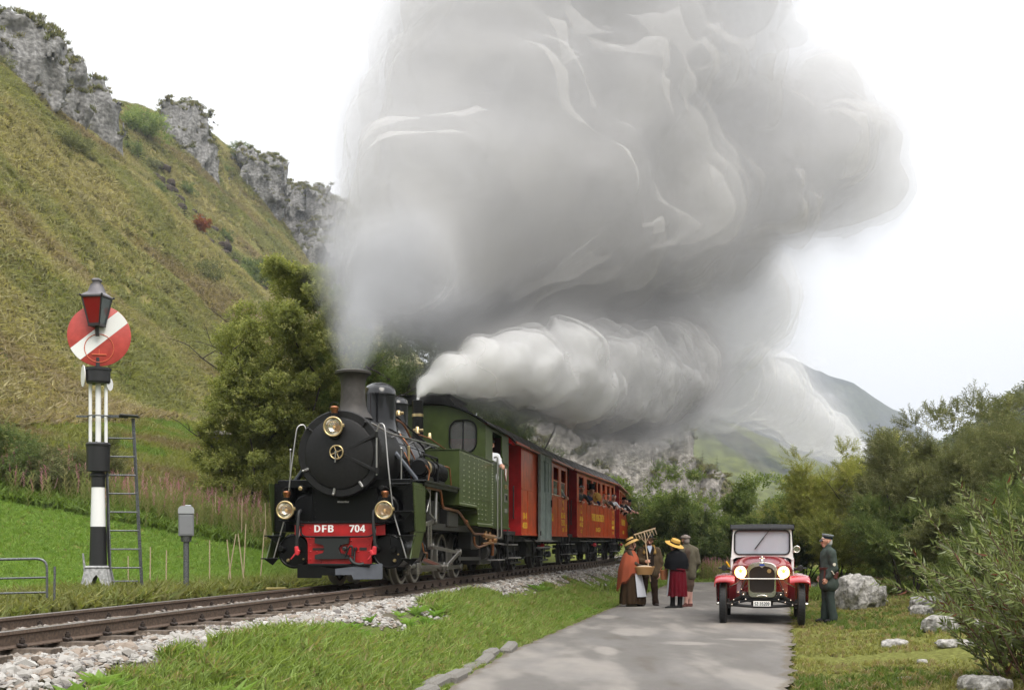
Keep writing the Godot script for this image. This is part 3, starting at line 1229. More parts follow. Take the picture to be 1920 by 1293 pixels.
		if c[2] < 1.0:
			s = Shape.new()
			var e: float = signf(c[1])
			s.cyl(Vector3(-0.2, 0.04, -0.02), Vector3(-0.2, 0.04, 0.10), 0.075, 0.06, 16, 0.02)
			s.cyl(Vector3(0.08, 0.02, -0.02), Vector3(0.08, 0.02, 0.06), 0.07, 0.055, 14, 0.015)
			s.cyl(Vector3(0.03, 0.1, 0.03), Vector3(0.03, 0.27, 0.02), 0.007, 0.007, 6)
			obj("relief_valve", s, black, cy)
			s = Shape.new()
			s.cyl(Vector3(0.10 * e, -0.15, 0.0), Vector3(0.10 * e, -0.15, 0.045), 0.032, 0.026, 12, 0.008)
			s.cyl(Vector3(0.16, -0.09 + 0.04 * e, 0.0), Vector3(0.16, -0.09 + 0.04 * e, 0.035), 0.018, 0.014, 10, 0.005)
			obj("drain_plug", s, brass, cy)
	# --- smokebox, its front ring and door
	var hc := 2.163
	s = Shape.new()
	s.lathe(L(0.0, 0, hc), Vector3(0, 0, -1), pg([0.585, 0.0, 0.69, 0.0, 0.705, 0.015, 0.705, 0.10, 0.685, 0.105, 0.685, 1.35, 0.63, 1.36]), 56)
	for j in 40:
		var f := TAU * j / 40.0
		s.rivet(L(0.055, cos(f) * 0.705, hc + sin(f) * 0.705), Vector3(cos(f), sin(f), 0), 0.014)
		s.rivet(L(0.17, cos(f) * 0.685, hc + sin(f) * 0.685), Vector3(cos(f), sin(f), 0), 0.012)
	obj("smokebox", s, soot, o)
	var door := Node3D.new()
	door.name = "smokebox_door"
	o.add_child(door)
	s = Shape.new()
	s.lathe(L(0.0, 0, hc), Vector3(0, 0, 1), pg([0.59, -0.02, 0.575, 0.022, 0.55, 0.035, 0.40, 0.066, 0.22, 0.086, 0.0, 0.094]), 48)
	obj("door_plate", s, soot, door)
	for h: float in [-0.29, 0.29]:
		s = Shape.new()
		var a := L(-0.085, 0.10, hc + h * 0.12)
		var b := L(-0.045, 0.62, hc + h)
		s.bar(a, b, 0.052, 0.02, Vector3(0, 0, 1), 0.004)
		s.cyl(L(-0.04, 0.635, hc + h - 0.05), L(-0.04, 0.635, hc + h + 0.05), 0.026, 0.026, 12)
		obj("hinge_strap", s, soot, door)
	s = Shape.new()
	s.cyl(L(-0.04, 0.635, hc - 0.36), L(-0.04, 0.635, hc + 0.36), 0.015, 0.015, 10)
	obj("hinge_pin", s, bright, door)
	s = Shape.new()
	var wc := L(-0.125, -0.01, hc + 0.01)
	s.ring(wc, Vector3(0, 0, 1), 0.108, 0.014, 30, 8)
	s.cyl(wc + Vector3(0, 0, -0.05), wc + Vector3(0, 0, 0.02), 0.03, 0.028, 14)
	for j in 4:
		var f := TAU * j / 4 + 0.4
		s.tube(PackedVector3Array([wc, wc + Vector3(cos(f), sin(f), 0) * 0.108]), 0.009, 6)
	obj("handwheel", s, brass, door)
	s = Shape.new()
	s.cyl(wc + Vector3(0, 0.02, 0.035), wc + Vector3(-0.012, -0.165, 0.035), 0.012, 0.009, 8)
	s.cyl(wc + Vector3(0, 0, 0.0), wc + Vector3(0, 0, 0.05), 0.016, 0.016, 10)
	obj("locking_lever", s, bright, door)
	for deg: float in [142.0, 205.0, 262.0, 306.0, 48.0, 95.0]:
		s = Shape.new()
		var d := Vector3(cos(deg_to_rad(deg)), sin(deg_to_rad(deg)), 0)
		var at := L(0, 0, hc) + d * 0.61
		s.box(at + Vector3(0, 0, 0.012), Vector3(0.04, 0.10, 0.03), Basis(Vector3(0, 0, 1), deg_to_rad(deg) - PI / 2), 0.008)
		s.cyl(at + d * 0.02 + Vector3(0, 0, 0.02), at + d * 0.02 + Vector3(0, 0, 0.06), 0.012, 0.012, 8)
		s.ball(at + d * 0.055 + Vector3(0, 0, 0.035), Vector3.ONE * 0.024, 10, 7)
		obj("door_clamp", s, bright if deg > 150.0 and deg < 310.0 else soot, door)
	# --- chimney
	s = Shape.new()
	s.lathe(L(0.74, 0, 0), Vector3.UP, pg([0.34, 2.80, 0.30, 2.86, 0.245, 2.93, 0.222, 3.02, 0.21, 3.12, 0.203, 3.3, 0.208, 3.43, 0.23, 3.50, 0.275, 3.54, 0.305, 3.55, 0.31, 3.585, 0.285, 3.60, 0.21, 3.60, 0.19, 3.55, 0.185, 3.1]), 36)
	obj("chimney", s, chim, o)
	# --- boiler
	s = Shape.new()
	s.lathe(L(1.34, 0, hc), Vector3(0, 0, -1), pg([0.62, 0, 0.635, 0.02, 0.635, 2.2, 0.66, 2.25, 0.66, 4.62]), 48)
	obj("boiler", s, gloss, o)
	for u: float in [1.40, 2.0, 2.9, 3.55, 4.6]:
		s = Shape.new()
		s.lathe(L(u, 0, hc), Vector3(0, 0, -1), pg([0.635 if u < 3.5 else 0.66, 0, 0.646 if u < 3.5 else 0.671, 0.004, 0.646 if u < 3.5 else 0.671, 0.056, 0.635 if u < 3.5 else 0.66, 0.06]), 48)
		obj("boiler_band", s, black, o)
	# --- domes
	s = Shape.new()
	s.lathe(L(2.35, 0, 0), Vector3.UP, pg([0.42, 2.62, 0.34, 2.74, 0.31, 2.86, 0.30, 2.95, 0.30, 3.38, 0.312, 3.385, 0.312, 3.41, 0.30, 3.415, 0.285, 3.49, 0.245, 3.555, 0.17, 3.60, 0.09, 3.625, 0.0, 3.63]), 36)
	obj("steam_dome", s, gloss, o)
	s = Shape.new()
	s.lathe(L(3.55, 0, 0), Vector3.UP, pg([0.36, 2.66, 0.24, 2.80, 0.22, 2.92, 0.22, 3.36, 0.23, 3.365, 0.23, 3.385, 0.22, 3.39, 0.20, 3.46, 0.13, 3.51, 0.0, 3.53]), 30)
	obj("sand_dome", s, gloss, o)
	s = Shape.new()
	s.cyl(L(5.2, 0.0, 2.7), L(5.2, 0.0, 3.66), 0.115, 0.115, 20, 0.01)
	obj("steam_outlet", s, black, o)
	s = Shape.new()
	s.cyl(L(5.2, 0.0, 3.32), L(5.2, 0.0, 3.38), 0.121, 0.121, 20, 0.004)
	obj("outlet_band", s, brass, o)
	# --- pipes and rods on the boiler
	s = Shape.new()
	s.tube(bend([L(0.12, 0.5, 2.66), L(0.6, 0.66, 2.54), L(4.0, 0.72, 2.60)], 0.1), 0.016, 8)
	for u: float in [1.0, 2.2, 3.4]:
		s.cyl(L(u, 0.60, 2.5), L(u, 0.70, 2.55), 0.012, 0.012, 6)
	obj("boiler_handrail", s, bright, o)
	s = Shape.new()
	s.tube(bend([L(2.5, 0.2, 3.0), L(2.9, 0.30, 2.95), L(3.4, 0.42, 2.5), L(3.6, 0.62, 2.1)], 0.15), 0.020, 8)
	s.tube(bend([L(2.2, 0.42, 2.68), L(2.2, 0.56, 2.50), L(2.35, 0.68, 2.2), L(2.3, 0.7, 1.9)], 0.1), 0.013, 8)
	s.tube(bend([L(1.6, 0.66, 2.3), L(1.6, 0.74, 2.15), L(1.75, 0.76, 1.8)], 0.1), 0.012, 8)
	s.tube(bend([L(4.1, 0.3, 2.85), L(4.4, 0.45, 2.8), L(5.0, 0.6, 2.65), L(5.9, 0.62, 2.6)], 0.1), 0.014, 8)
	obj("copper_pipe", s, copper, o)
	s = Shape.new()
	s.cyl(L(2.9, 0.14, 3.1), L(3.9, 0.62, 2.55), 0.02, 0.02, 8)
	s.tube(bend([L(3.7, 0.5, 2.55), L(4.0, 0.62, 2.6), L(4.2, 0.72, 2.4), L(4.3, 0.74, 2.0)], 0.1), 0.03, 8)
	s.tube(bend([L(1.5, 0.0, 2.8), L(2.0, 0.3, 2.75), L(2.6, 0.45, 2.62)], 0.1), 0.016, 8)
	s.tube(bend([L(1.4, -0.2, 2.78), L(2.0, -0.3, 2.76)], 0.1), 0.02, 8)
	obj("steam_pipe", s, black, o)
	s = Shape.new()
	s.cyl(L(2.85, 0.22, 3.08), L(2.85, 0.22, 3.18), 0.05, 0.04, 12, 0.01)
	s.cyl(L(2.85, 0.16, 3.13), L(2.85, 0.32, 3.13), 0.03, 0.03, 10, 0.01)
	s.cyl(L(4.05, 0.28, 2.86), L(4.05, 0.28, 3.0), 0.05, 0.035, 12, 0.01)
	s.cyl(L(4.05, 0.20, 2.93), L(4.05, 0.40, 2.93), 0.035, 0.03, 10, 0.01)
	s.cyl(L(4.5, 0.42, 2.8), L(4.5, 0.42, 2.92), 0.04, 0.03, 12, 0.01)
	s.cyl(L(1.75, 0.70, 2.16), L(1.75, 0.70, 2.42), 0.028, 0.028, 10, 0.006)
	obj("brass_valve", s, brass, o)
	# --- slanting grey stay and the compressor on the running board
	s = Shape.new()
	s.bar(L(0.95, 0.68, 2.24), L(1.25, 0.98, 1.80), 0.05, 0.13, Vector3(0, 0, 1), 0.01)
	s.bar(L(0.5, -0.66, 2.1), L(0.7, -0.98, 1.78), 0.05, 0.13, Vector3(0, 0, 1), 0.01)
	obj("boiler_stay", s, slate, o)
	var pump := Node3D.new()
	pump.name = "air_compressor"
	o.add_child(pump)
	s = Shape.new()
	s.cyl(L(1.35, 0.98, 2.02), L(2.0, 0.98, 2.02), 0.15, 0.15, 22, 0.02)
	s.cyl(L(1.45, 0.98, 2.02), L(1.5, 0.98, 2.02), 0.17, 0.17, 22, 0.01)
	s.cyl(L(1.9, 0.98, 2.02), L(1.95, 0.98, 2.02), 0.17, 0.17, 22, 0.01)
	s.cyl(L(2.15, 1.0, 1.98), L(2.85, 1.0, 1.98), 0.18, 0.18, 22, 0.05)
	for k in 6:
		s.cyl(L(2.22 + k * 0.1, 1.0, 1.98), L(2.25 + k * 0.1, 1.0, 1.98), 0.195, 0.195, 22, 0.006)
	s.cyl(L(2.0, 0.99, 2.0), L(2.15, 0.99, 2.0), 0.06, 0.06, 12)
	s.box(L(1.7, 0.98, 1.82), Vector3(0.26, 0.12, 0.5), Basis(), 0.02)
	s.box(L(2.5, 1.0, 1.80), Vector3(0.26, 0.10, 0.5), Basis(), 0.02)
	s.tube(bend([L(1.5, 1.0, 2.17), L(1.5, 1.0, 2.26), L(2.6, 1.02, 2.26), L(2.6, 1.02, 2.16)], 0.06), 0.022, 8)
	s.tube(bend([L(2.05, 1.14, 1.78), L(2.1, 1.16, 2.1), L(1.7, 1.1, 2.22)], 0.06), 0.015, 8)
	obj("compressor_body", s, black, pump)
	s = Shape.new()
	s.cyl(L(1.60, 0.98, 2.02), L(1.72, 0.98, 2.02), 0.155, 0.155, 22, 0.004)
	obj("brass_band", s, brass, pump)
	s = Shape.new()
	s.tube(bend([L(2.75, 1.06, 2.14), L(3.0, 1.16, 2.12), L(3.05, 1.18, 1.76)], 0.06), 0.014, 8)
	s.tube(bend([L(1.3, 1.16, 1.76), L(1.34, 1.18, 1.95), L(1.28, 1.12, 2.05)], 0.05), 0.013, 8)
	obj("compressor_pipe", s, copper, pump)
	# --- green skirt plate at the front corner, both sides
	for e: float in [-1.0, 1.0]:
		s = Shape.new()
		s.prism(pg([-0.05, 1.69, -0.83, 1.69, -0.86, 0.90, -0.20, 0.90]), L(0, 1.215 * e + 0.01, 0), Vector3(0, 0, 1), Vector3.UP, 0.02)
		s.prism(pg([-0.22, 0.895, -0.78, 0.895, -0.40, 0.46, 0.10, 0.46]), L(0, 1.205 * e + 0.01, 0), Vector3(0, 0, 1), Vector3.UP, 0.02)
		for k in 7:
			s.rivet(L(0.10 + k * 0.12, 1.226 * e, 1.64), Vector3(e, 0, 0), 0.012)
			s.rivet(L(0.10 + k * 0.12, 1.226 * e, 1.59), Vector3(e, 0, 0), 0.012)
			s.rivet(L(0.09 + k * 0.02, 1.226 * e, 1.5 - k * 0.095), Vector3(e, 0, 0), 0.012)
			s.rivet(L(0.80, 1.226 * e, 1.5 - k * 0.095), Vector3(e, 0, 0), 0.012)
		obj("side_skirt", s, green, o)
		s = Shape.new()
		s.box(L(0.55, 1.10 * e, 1.3), Vector3(0.2, 0.8, 0.6))
		for k in 6:
			s.rivet(L(0.245, 1.16 * e, 0.98 + k * 0.12), Vector3(0, 0, 1), 0.012)
			s.rivet(L(0.245, 1.04 * e, 0.98 + k * 0.12), Vector3(0, 0, 1), 0.012)
		obj("corner_box", s, black, o)
	# --- red buffer beam with the number
	var beam := Node3D.new()
	beam.name = "buffer_beam"
	o.add_child(beam)
	s = Shape.new()
	var bp := pg([-0.76, 1.03, -0.76, 0.845, -0.60, 0.835, -0.55, 0.76, -0.535, 0.70, -0.535, 0.38, 0.535, 0.38, 0.535, 0.70, 0.55, 0.76, 0.60, 0.835, 0.76, 0.845, 0.76, 1.03])
	s.prism(bp, L(0.04, 0, 0), Vector3.RIGHT, Vector3.UP, 0.04)
	for p in [[-0.5, 0.95], [0.5, 0.95], [-0.5, 0.79], [0.5, 0.79], [0.2, 0.75], [0.2, 0.52], [-0.49, 0.68], [0.49, 0.68], [-0.49, 0.57], [0.49, 0.57], [-0.49, 0.45], [0.49, 0.45], [-0.38, 0.57], [0.32, 0.57], [-0.3, 0.41], [0.36, 0.41]]:
		s.rivet(L(0.0, p[0], p[1]), Vector3(0, 0, 1), 0.02)
	obj("beam_plate", s, red, beam)
	s = Shape.new()
	s.box(L(0.02, 0, 1.045), Vector3(1.5, 0.03, 0.09), Basis(), 0.006)
	for k in 8:
		s.rivet(L(0.0, -0.52 + k * 0.15, 1.06), Vector3(0, 0, 1), 0.012)
	obj("beam_angle", s, black, beam)
	letters(beam, "lettering", "DFB", white, L(-0.003, -0.265, 0.945), Basis(), 0.115, true, 0.325, 0.006)
	letters(beam, "numerals", "704", white, L(-0.003, 0.30, 0.945), Basis(), 0.115, true, 0.265, 0.006)
	s = Shape.new()
	s.tube(bend([L(-0.06, -0.63, 0.98), L(-0.06, -0.63, 0.86), L(-0.06, -0.56, 0.815), L(-0.06, 0.0, 0.812), L(-0.06, 0.52, 0.815), L(-0.06, 0.60, 0.86), L(-0.06, 0.62, 0.98)], 0.06), 0.014, 8)
	obj("heating_pipe", s, black, beam)
	# --- the coupling: a dark I-shaped plate, hook and shackle
	s = Shape.new()
	s.prism(pg([-0.40, 0.80, 0.18, 0.80, 0.17, 0.71, 0.03, 0.68, 0.0, 0.62, 0.03, 0.55, 0.17, 0.52, 0.18, 0.46, -0.40, 0.45, -0.40, 0.52, -0.26, 0.555, -0.23, 0.62, -0.26, 0.68, -0.40, 0.71]), L(-0.005, 0, 0), Vector3.RIGHT, Vector3.UP, 0.05)
	s.box(L(-0.005, -0.34, 0.615), Vector3(0.22, 0.035, 0.012))
	s.box(L(-0.005, 0.40, 0.62), Vector3(0.12, 0.045, 0.012))
	obj("coupling_plate", s, mat("dark coupling iron", Color(0.020, 0.022, 0.021), 0.5, 0.3), o)
	s = Shape.new()
	s.cyl(L(-0.02, 0.12, 0.62), L(-0.14, 0.12, 0.62), 0.04, 0.035, 12, 0.01)
	s.tube(bend([L(-0.08, 0.12, 0.5), L(-0.10, 0.20, 0.66), L(-0.10, 0.25, 0.665), L(-0.08, 0.24, 0.5)], 0.05), 0.017, 8)
	s.tube(bend([L(-0.06, 0.2, 0.47), L(-0.10, 0.25, 0.40), L(-0.08, 0.34, 0.36), L(-0.04, 0.42, 0.38)], 0.05), 0.028, 8)
	s.cyl(L(-0.02, 0.28, 0.62), L(-0.08, 0.28, 0.62), 0.03, 0.02, 10)
	s.cyl(L(-0.04, 0.27, 0.6), L(-0.07, 0.27, 0.42), 0.018, 0.018, 8)
	obj("coupling_hook", s, mat("dark coupling iron", Color.BLACK), o)
	# --- hoses with red cocks
	for e: float in [-1.0, 1.0]:
		var v := 0.655 if e < 0.0 else 0.60
		s = Shape.new()
		s.tube(bend([L(0.0, v * e - 0.0, 1.24), L(-0.10, v * e, 1.22), L(-0.13, v * e + 0.01 * e, 0.95), L(-0.10, (v + 0.03) * e, 0.66)], 0.1), 0.027, 10)
		obj("brake_hose", s, rubber, o)
		s = Shape.new()
		s.tube(PackedVector3Array([L(0.01, (v + 0.055) * e * 0.93, 0.98), L(-0.06, (v + 0.05) * e * 0.95, 0.8), L(-0.08, (v + 0.05) * e, 0.66)]), 0.006, 5)
		obj("safety_chain", s, bright, o)
		s = Shape.new()
		s.cyl(L(-0.13, (v + 0.03) * e, 0.66), L(-0.12, (v + 0.01) * e, 0.53), 0.034, 0.042, 10, 0.01)
		s.box(L(-0.16, (v - 0.01) * e, 0.56), Vector3(0.05, 0.09, 0.05), Basis(Vector3(0, 0, 1), 0.4 * e), 0.01)
		s.cyl(L(-0.15, (v + 0.02) * e - 0.02, 0.54), L(-0.16, (v + 0.02) * e - 0.09, 0.45), 0.014, 0.010, 8)
		obj("hose_cock", s, pink, o)
		s = Shape.new()
		s.tube(bend([L(0.0, 0.60 * e, 1.0), L(-0.03, 0.74 * e, 1.02), L(0.05, 1.04 * e, 1.09)], 0.06), 0.013, 8)
		obj("lamp_conduit", s, black, o)
	# --- snow plough of two plates meeting in front
	s = Shape.new()
	s.prism(pg([0, 0.30, 0.0, 0.19, -0.26, 0.19, -0.26, 0.145, -0.72, 0.145, -0.72, 0.37]), L(-0.16, -0.02, 0), Vector3(0.97, 0, 0.24).normalized(), Vector3.UP, -0.02)
	obj("plough_plate", s, black, o)
	s = Shape.new()
	s.prism(pg([0, 0.30, 0, 0.20, 0.26, 0.20, 0.29, 0.13, 0.74, 0.13, 0.755, 0.15, 0.755, 0.37, 0.735, 0.385]), L(-0.16, -0.018, 0), Vector3(0.97, 0, -0.24).normalized(), Vector3.UP, -0.02)
	var pl := obj("plough_plate", s, slate, o)
	pl.set_meta("label", "slate grey half of the snow plough")
	s = Shape.new()
	s.box(L(0.05, 0, 0.355), Vector3(1.05, 0.05, 0.25), Basis(), 0.01)
	s.cyl(L(0.25, -0.35, 0.33), L(0.25, 0.35, 0.33), 0.06, 0.06, 12)
	obj("plough_bracket", s, black, o)
	# --- headlamps
	headlamp(o, L(-0.16, -0.05, 2.58), 0.15, black, brass, copper)
	headlamp(o, L(-0.15, -0.86, 1.245), 0.138, black, brass, copper)
	headlamp(o, L(-0.15, 0.79, 1.235), 0.138, black, brass, copper)
	s = Shape.new()
	s.box(L(-0.05, -0.05, 2.44), Vector3(0.12, 0.04, 0.2), Basis(), 0.008)
	s.box(L(0.02, -0.86, 1.08), Vector3(0.14, 0.04, 0.4), Basis(), 0.008)
	s.box(L(0.02, 0.79, 1.07), Vector3(0.14, 0.04, 0.4), Basis(), 0.008)
	obj("lamp_bracket", s, black, o)
	s = Shape.new()
	s.cyl(L(0.0, -0.66, 1.60), L(0.26, -0.66, 1.60), 0.05, 0.05, 16, 0.008)
	s.cyl(L(0.0, 0.70, 1.60), L(0.26, 0.70, 1.60), 0.042, 0.042, 16, 0.008)
	obj("oil_lamp_socket", s, black, o)
	s = Shape.new()
	s.cyl(L(-0.005, -0.66, 1.60), L(-0.02, -0.66, 1.60), 0.036, 0.03, 16, 0.004)
	obj("brass_cap", s, brass, o)
	# --- handrails, uprights, step irons
	for e: float in [-1.0, 1.0]:
		s = Shape.new()
		s.tube(bend([L(0.12, 0.60 * e, 2.55), L(0.12, 0.64 * e, 2.66), L(0.06, 0.74 * e, 2.62), L(0.0, 0.82 * e, 1.90), L(0.0, 0.90 * e, 1.2), L(0.0, 1.12 * e, 0.46)], 0.1), 0.0125, 8)
		obj("front_handrail", s, bright, o)
		s = Shape.new()
		s.cyl(L(0.6, 1.05 * e * (0.83 if e > 0.0 else 1.0), 1.75), L(0.6, 1.05 * e * (0.83 if e > 0.0 else 1.0), 2.27), 0.015, 0.012, 10)
		s.ball(L(0.6, 1.05 * e * (0.83 if e > 0.0 else 1.0), 2.28), Vector3.ONE * 0.022, 10, 8)
		obj("upright", s, bright, o)
		for q in [[1.66, 0.98], [1.22, 1.03], [0.83, 1.07], [0.46, 1.13]]:
			if e < 0.0 and q[0] > 1.0:
				continue
			s = Shape.new()
			s.box(L(0.02, q[1] * e + 0.04 * e, q[0]), Vector3(0.30, 0.02, 0.17), Basis(), 0.005)
			s.prism(pg([-0.12, 0, 0.12, 0, 0.03, -0.10]), L(0.02, q[1] * e + 0.04 * e, q[0] - 0.01), Vector3.RIGHT, Vector3.UP, 0.012)
			obj("foot_step", s, black, o)
	# --- wheels and rods
	var ax := [1.58, 2.54, 4.75, 6.10]
	for u: float in ax:
		spoked_wheel(0.455, rim, wheelp, o, L(u, 0.56, 0.455), 11, 0.22)
		var w: Node3D = spoked_wheel(0.455, rim, wheelp, o, L(u, -0.56, 0.455), 11, 0.22)
		w.rotation.y = PI
		s = Shape.new()
		s.cyl(L(u, -0.56, 0.455), L(u, 0.56, 0.455), 0.08, 0.08, 14)
		obj("axle", s, wheelp, o)
	for e: float in [-1.0, 1.0]:
		s = Shape.new()
		s.bar(L(1.58, 0.69 * e, 0.235), L(6.10, 0.69 * e, 0.235), 0.035, 0.085, Vector3.UP, 0.008)
		for u: float in ax:
			s.cyl(L(u, 0.665 * e, 0.235), L(u, 0.745 * e, 0.235), 0.085, 0.075, 16, 0.01)
		obj("coupling_rod", s, steel, o)
		s = Shape.new()
		s.bar(L(1.0, 0.99 * e, 0.49), L(3.33, 0.93 * e, 0.27), 0.05, 0.11, Vector3.UP, 0.012)
		s.cyl(L(3.33, 0.86 * e, 0.27), L(3.33, 1.0 * e, 0.27), 0.10, 0.10, 18, 0.012)
		s.box(L(0.98, 0.98 * e, 0.49), Vector3(0.09, 0.16, 0.20), Basis(), 0.015)
		obj("connecting_rod", s, steel, o)
		s = Shape.new()
		s.bar(L(1.15, 1.02 * e, 0.476), L(3.15, 0.96 * e, 0.287), 0.012, 0.055, Vector3.UP)
		obj("rod_flute", s, rod_red, o)
		s = Shape.new()
		s.bar(L(1.45, 0.97 * e, 0.30), L(3.4, 0.97 * e, 0.30), 0.06, 0.05, Vector3.UP, 0.006)
		s.bar(L(1.45, 0.90 * e, 0.66), L(2.1, 0.90 * e, 0.66), 0.06, 0.05, Vector3.UP, 0.006)
		s.box(L(1.42, 0.95 * e, 0.50), Vector3(0.12, 0.46, 0.08), Basis(), 0.012)
		s.cyl(L(1.42, 0.93 * e, 0.50), L(0.9, 0.93 * e, 0.50), 0.035, 0.035, 12)
		s.box(L(1.25, 0.96 * e, 0.28), Vector3(0.12, 0.2, 0.2), Basis(), 0.02)
		s.cyl(L(1.2, 1.0 * e, 0.14), L(1.2, 1.0 * e, 0.3), 0.03, 0.03, 10, 0.006)
		s.cyl(L(0.75, 0.95 * e, 0.33), L(1.1, 0.95 * e, 0.33), 0.05, 0.05, 12, 0.01)
		obj("slide_bars", s, steel, o)
		# valve gear: hanging link, lever, eccentric rod
		s = Shape.new()
		s.box(L(1.88, 1.06 * e, 0.88), Vector3(0.05, 0.46, 0.085), Basis(Vector3(1, 0, 0), 0.06), 0.012)
		s.box(L(1.66, 1.07 * e, 0.86), Vector3(0.045, 0.42, 0.06), Basis(Vector3(1, 0, 0), 0.04), 0.012)
		s.bar(L(1.5, 1.06 * e, 1.04), L(2.2, 1.06 * e, 1.12), 0.06, 0.08, Vector3.UP, 0.012)
		s.cyl(L(2.1, 1.0 * e, 1.10), L(2.1, 1.13 * e, 1.10), 0.055, 0.05, 14, 0.01)
		s.cyl(L(1.9, 1.0 * e, 0.66), L(1.9, 1.13 * e, 0.66), 0.06, 0.055, 14, 0.01)
		s.bar(L(1.9, 1.09 * e, 0.655), L(4.3, 1.03 * e, 0.54), 0.035, 0.065, Vector3.UP, 0.01)
		s.cyl(L(4.34, 0.98 * e, 0.55), L(4.34, 1.10 * e, 0.55), 0.065, 0.06, 14, 0.01)
		s.bar(L(4.34, 1.06 * e, 0.55), L(3.4, 1.0 * e, 0.27), 0.04, 0.09, Vector3.UP, 0.012)
		s.cyl(L(3.36, 0.98 * e, 0.275), L(3.36, 1.06 * e, 0.275), 0.055, 0.05, 14, 0.01)
		obj("valve_gear", s, steel, o)
		s = Shape.new()
		s.cyl(L(2.02, 1.12 * e, 1.14), L(2.06, 1.12 * e, 1.62), 0.032, 0.032, 10, 0.006)
		s.cyl(L(1.62, 1.12 * e, 1.72), L(1.60, 1.12 * e, 1.22), 0.012, 0.012, 6)
		s.tube(PackedVector3Array([L(1.25, 1.13 * e, 1.70), L(1.6, 1.13 * e, 1.56), L(1.32, 1.13 * e, 1.25)]), 0.011, 6)
		s.tube(PackedVector3Array([L(1.60, 1.12 * e, 1.24), L(1.95, 1.12 * e, 1.14)]), 0.012, 6)
		obj("reach_rod", s, bright, o)
		s = Shape.new()
		s.tube(bend([L(0.92, 1.15 * e, 0.72), L(0.95, 1.17 * e, 0.56), L(1.2, 1.17 * e, 0.55), L(1.25, 1.15 * e, 0.45)], 0.05), 0.014, 8)
		obj("drain_pipe", s, copper, o)
	# --- side tanks
	for e: float in [-1.0, 1.0]:
		var tank := Node3D.new()
		tank.name = "side_tank"
		o.add_child(tank, true)
		s = Shape.new()
		var tp := pg([-3.31, 2.48, -3.31, 1.44, -4.9, 1.44, -5.03, 1.40, -5.10, 1.30, -5.10, 1.09, -6.86, 1.09, -6.86, 2.48])
		var v0 := 1.28 if e > 0.0 else -0.62
		s.prism(tp, Vector3(v0, 0, 0), Vector3(0, 0, 1), Vector3.UP, 0.66)
		obj("tank_shell", s, green, tank)
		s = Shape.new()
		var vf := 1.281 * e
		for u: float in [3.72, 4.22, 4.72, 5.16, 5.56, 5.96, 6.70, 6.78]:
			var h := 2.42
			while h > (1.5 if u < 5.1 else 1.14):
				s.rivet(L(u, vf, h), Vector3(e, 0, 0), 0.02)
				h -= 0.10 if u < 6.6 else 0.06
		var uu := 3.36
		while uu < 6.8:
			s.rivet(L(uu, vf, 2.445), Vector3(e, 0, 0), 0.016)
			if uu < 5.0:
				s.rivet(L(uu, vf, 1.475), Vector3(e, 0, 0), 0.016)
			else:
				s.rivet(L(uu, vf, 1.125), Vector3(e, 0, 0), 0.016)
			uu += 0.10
		obj("rivets", s, mat("rivet heads with painted glints", Color(0.19, 0.21, 0.13), 0.4), tank, "stuff")  # paler than the tank: highlights on the heads are put into the colour
		s = Shape.new()
		s.box(L(5.06, 0.95 * e, 2.487), Vector3(0.70, 0.014, 3.54), Basis(), 0.004)
		s.box(L(5.9, 1.286 * e, 1.63), Vector3(0.012, 0.03, 1.0), Basis(), 0.004)
		s.box(L(5.95, 1.29 * e, 1.085), Vector3(0.03, 0.035, 1.75), Basis(), 0.004)
		s.box(L(4.1, 1.286 * e, 1.445), Vector3(0.02, 0.03, 1.6), Basis(), 0.004)
		obj("tank_edging", s, green, tank)
	# --- cab
	var cab := Node3D.new()
	cab.name = "cab"
	o.add_child(cab)
	var arch := PackedVector2Array()
	for k in 13:
		var f := -1.0 + k / 6.0
		arch.append(Vector2(1.28 * f, 3.23 + 0.44 * (1.0 - pow(absf(f), 2.2))))
	# front and rear walls with two rounded windows each
	for w in 2:
		s = Shape.new()
		var outl := PackedVector2Array([Vector2(-1.28, 1.2), Vector2(1.28, 1.2)])
		for k in 13:
			outl.append(arch[12 - k])
		var holes := []
		if w == 0:
			holes = [rounded(0.80, 2.98, 0.56, 0.66, 0.2), rounded(-0.80, 2.98, 0.56, 0.66, 0.2)]
		else:
			holes = [rounded(0.75, 2.98, 0.45, 0.6, 0.12), rounded(-0.75, 2.98, 0.45, 0.6, 0.12)]
		panel_with_holes(s, outl, holes, L(5.95 if w == 0 else 8.84, 0, 0), Vector3.RIGHT, Vector3.UP, 0.03)
		obj("front_wall" if w == 0 else "rear_wall", s, green, cab)
		if w == 0:
			for v: float in [-0.80, 0.80]:
				s = Shape.new()
				var rp := PackedVector3Array()
				for p in rounded(v, 2.98, 0.58, 0.68, 0.2):
					rp.append(L(5.905, p.x, p.y))
				s.tube(rp, 0.016, 6, 0.016, true)
				s.box(L(5.93, v, 2.98), Vector3(0.018, 0.66, 0.018))
				obj("window_frame", s, black, cab)
				s = Shape.new()
				s.box(L(5.94, v, 2.98), Vector3(0.54, 0.64, 0.006))
				obj("window_pane", s, pane_mat(), cab)
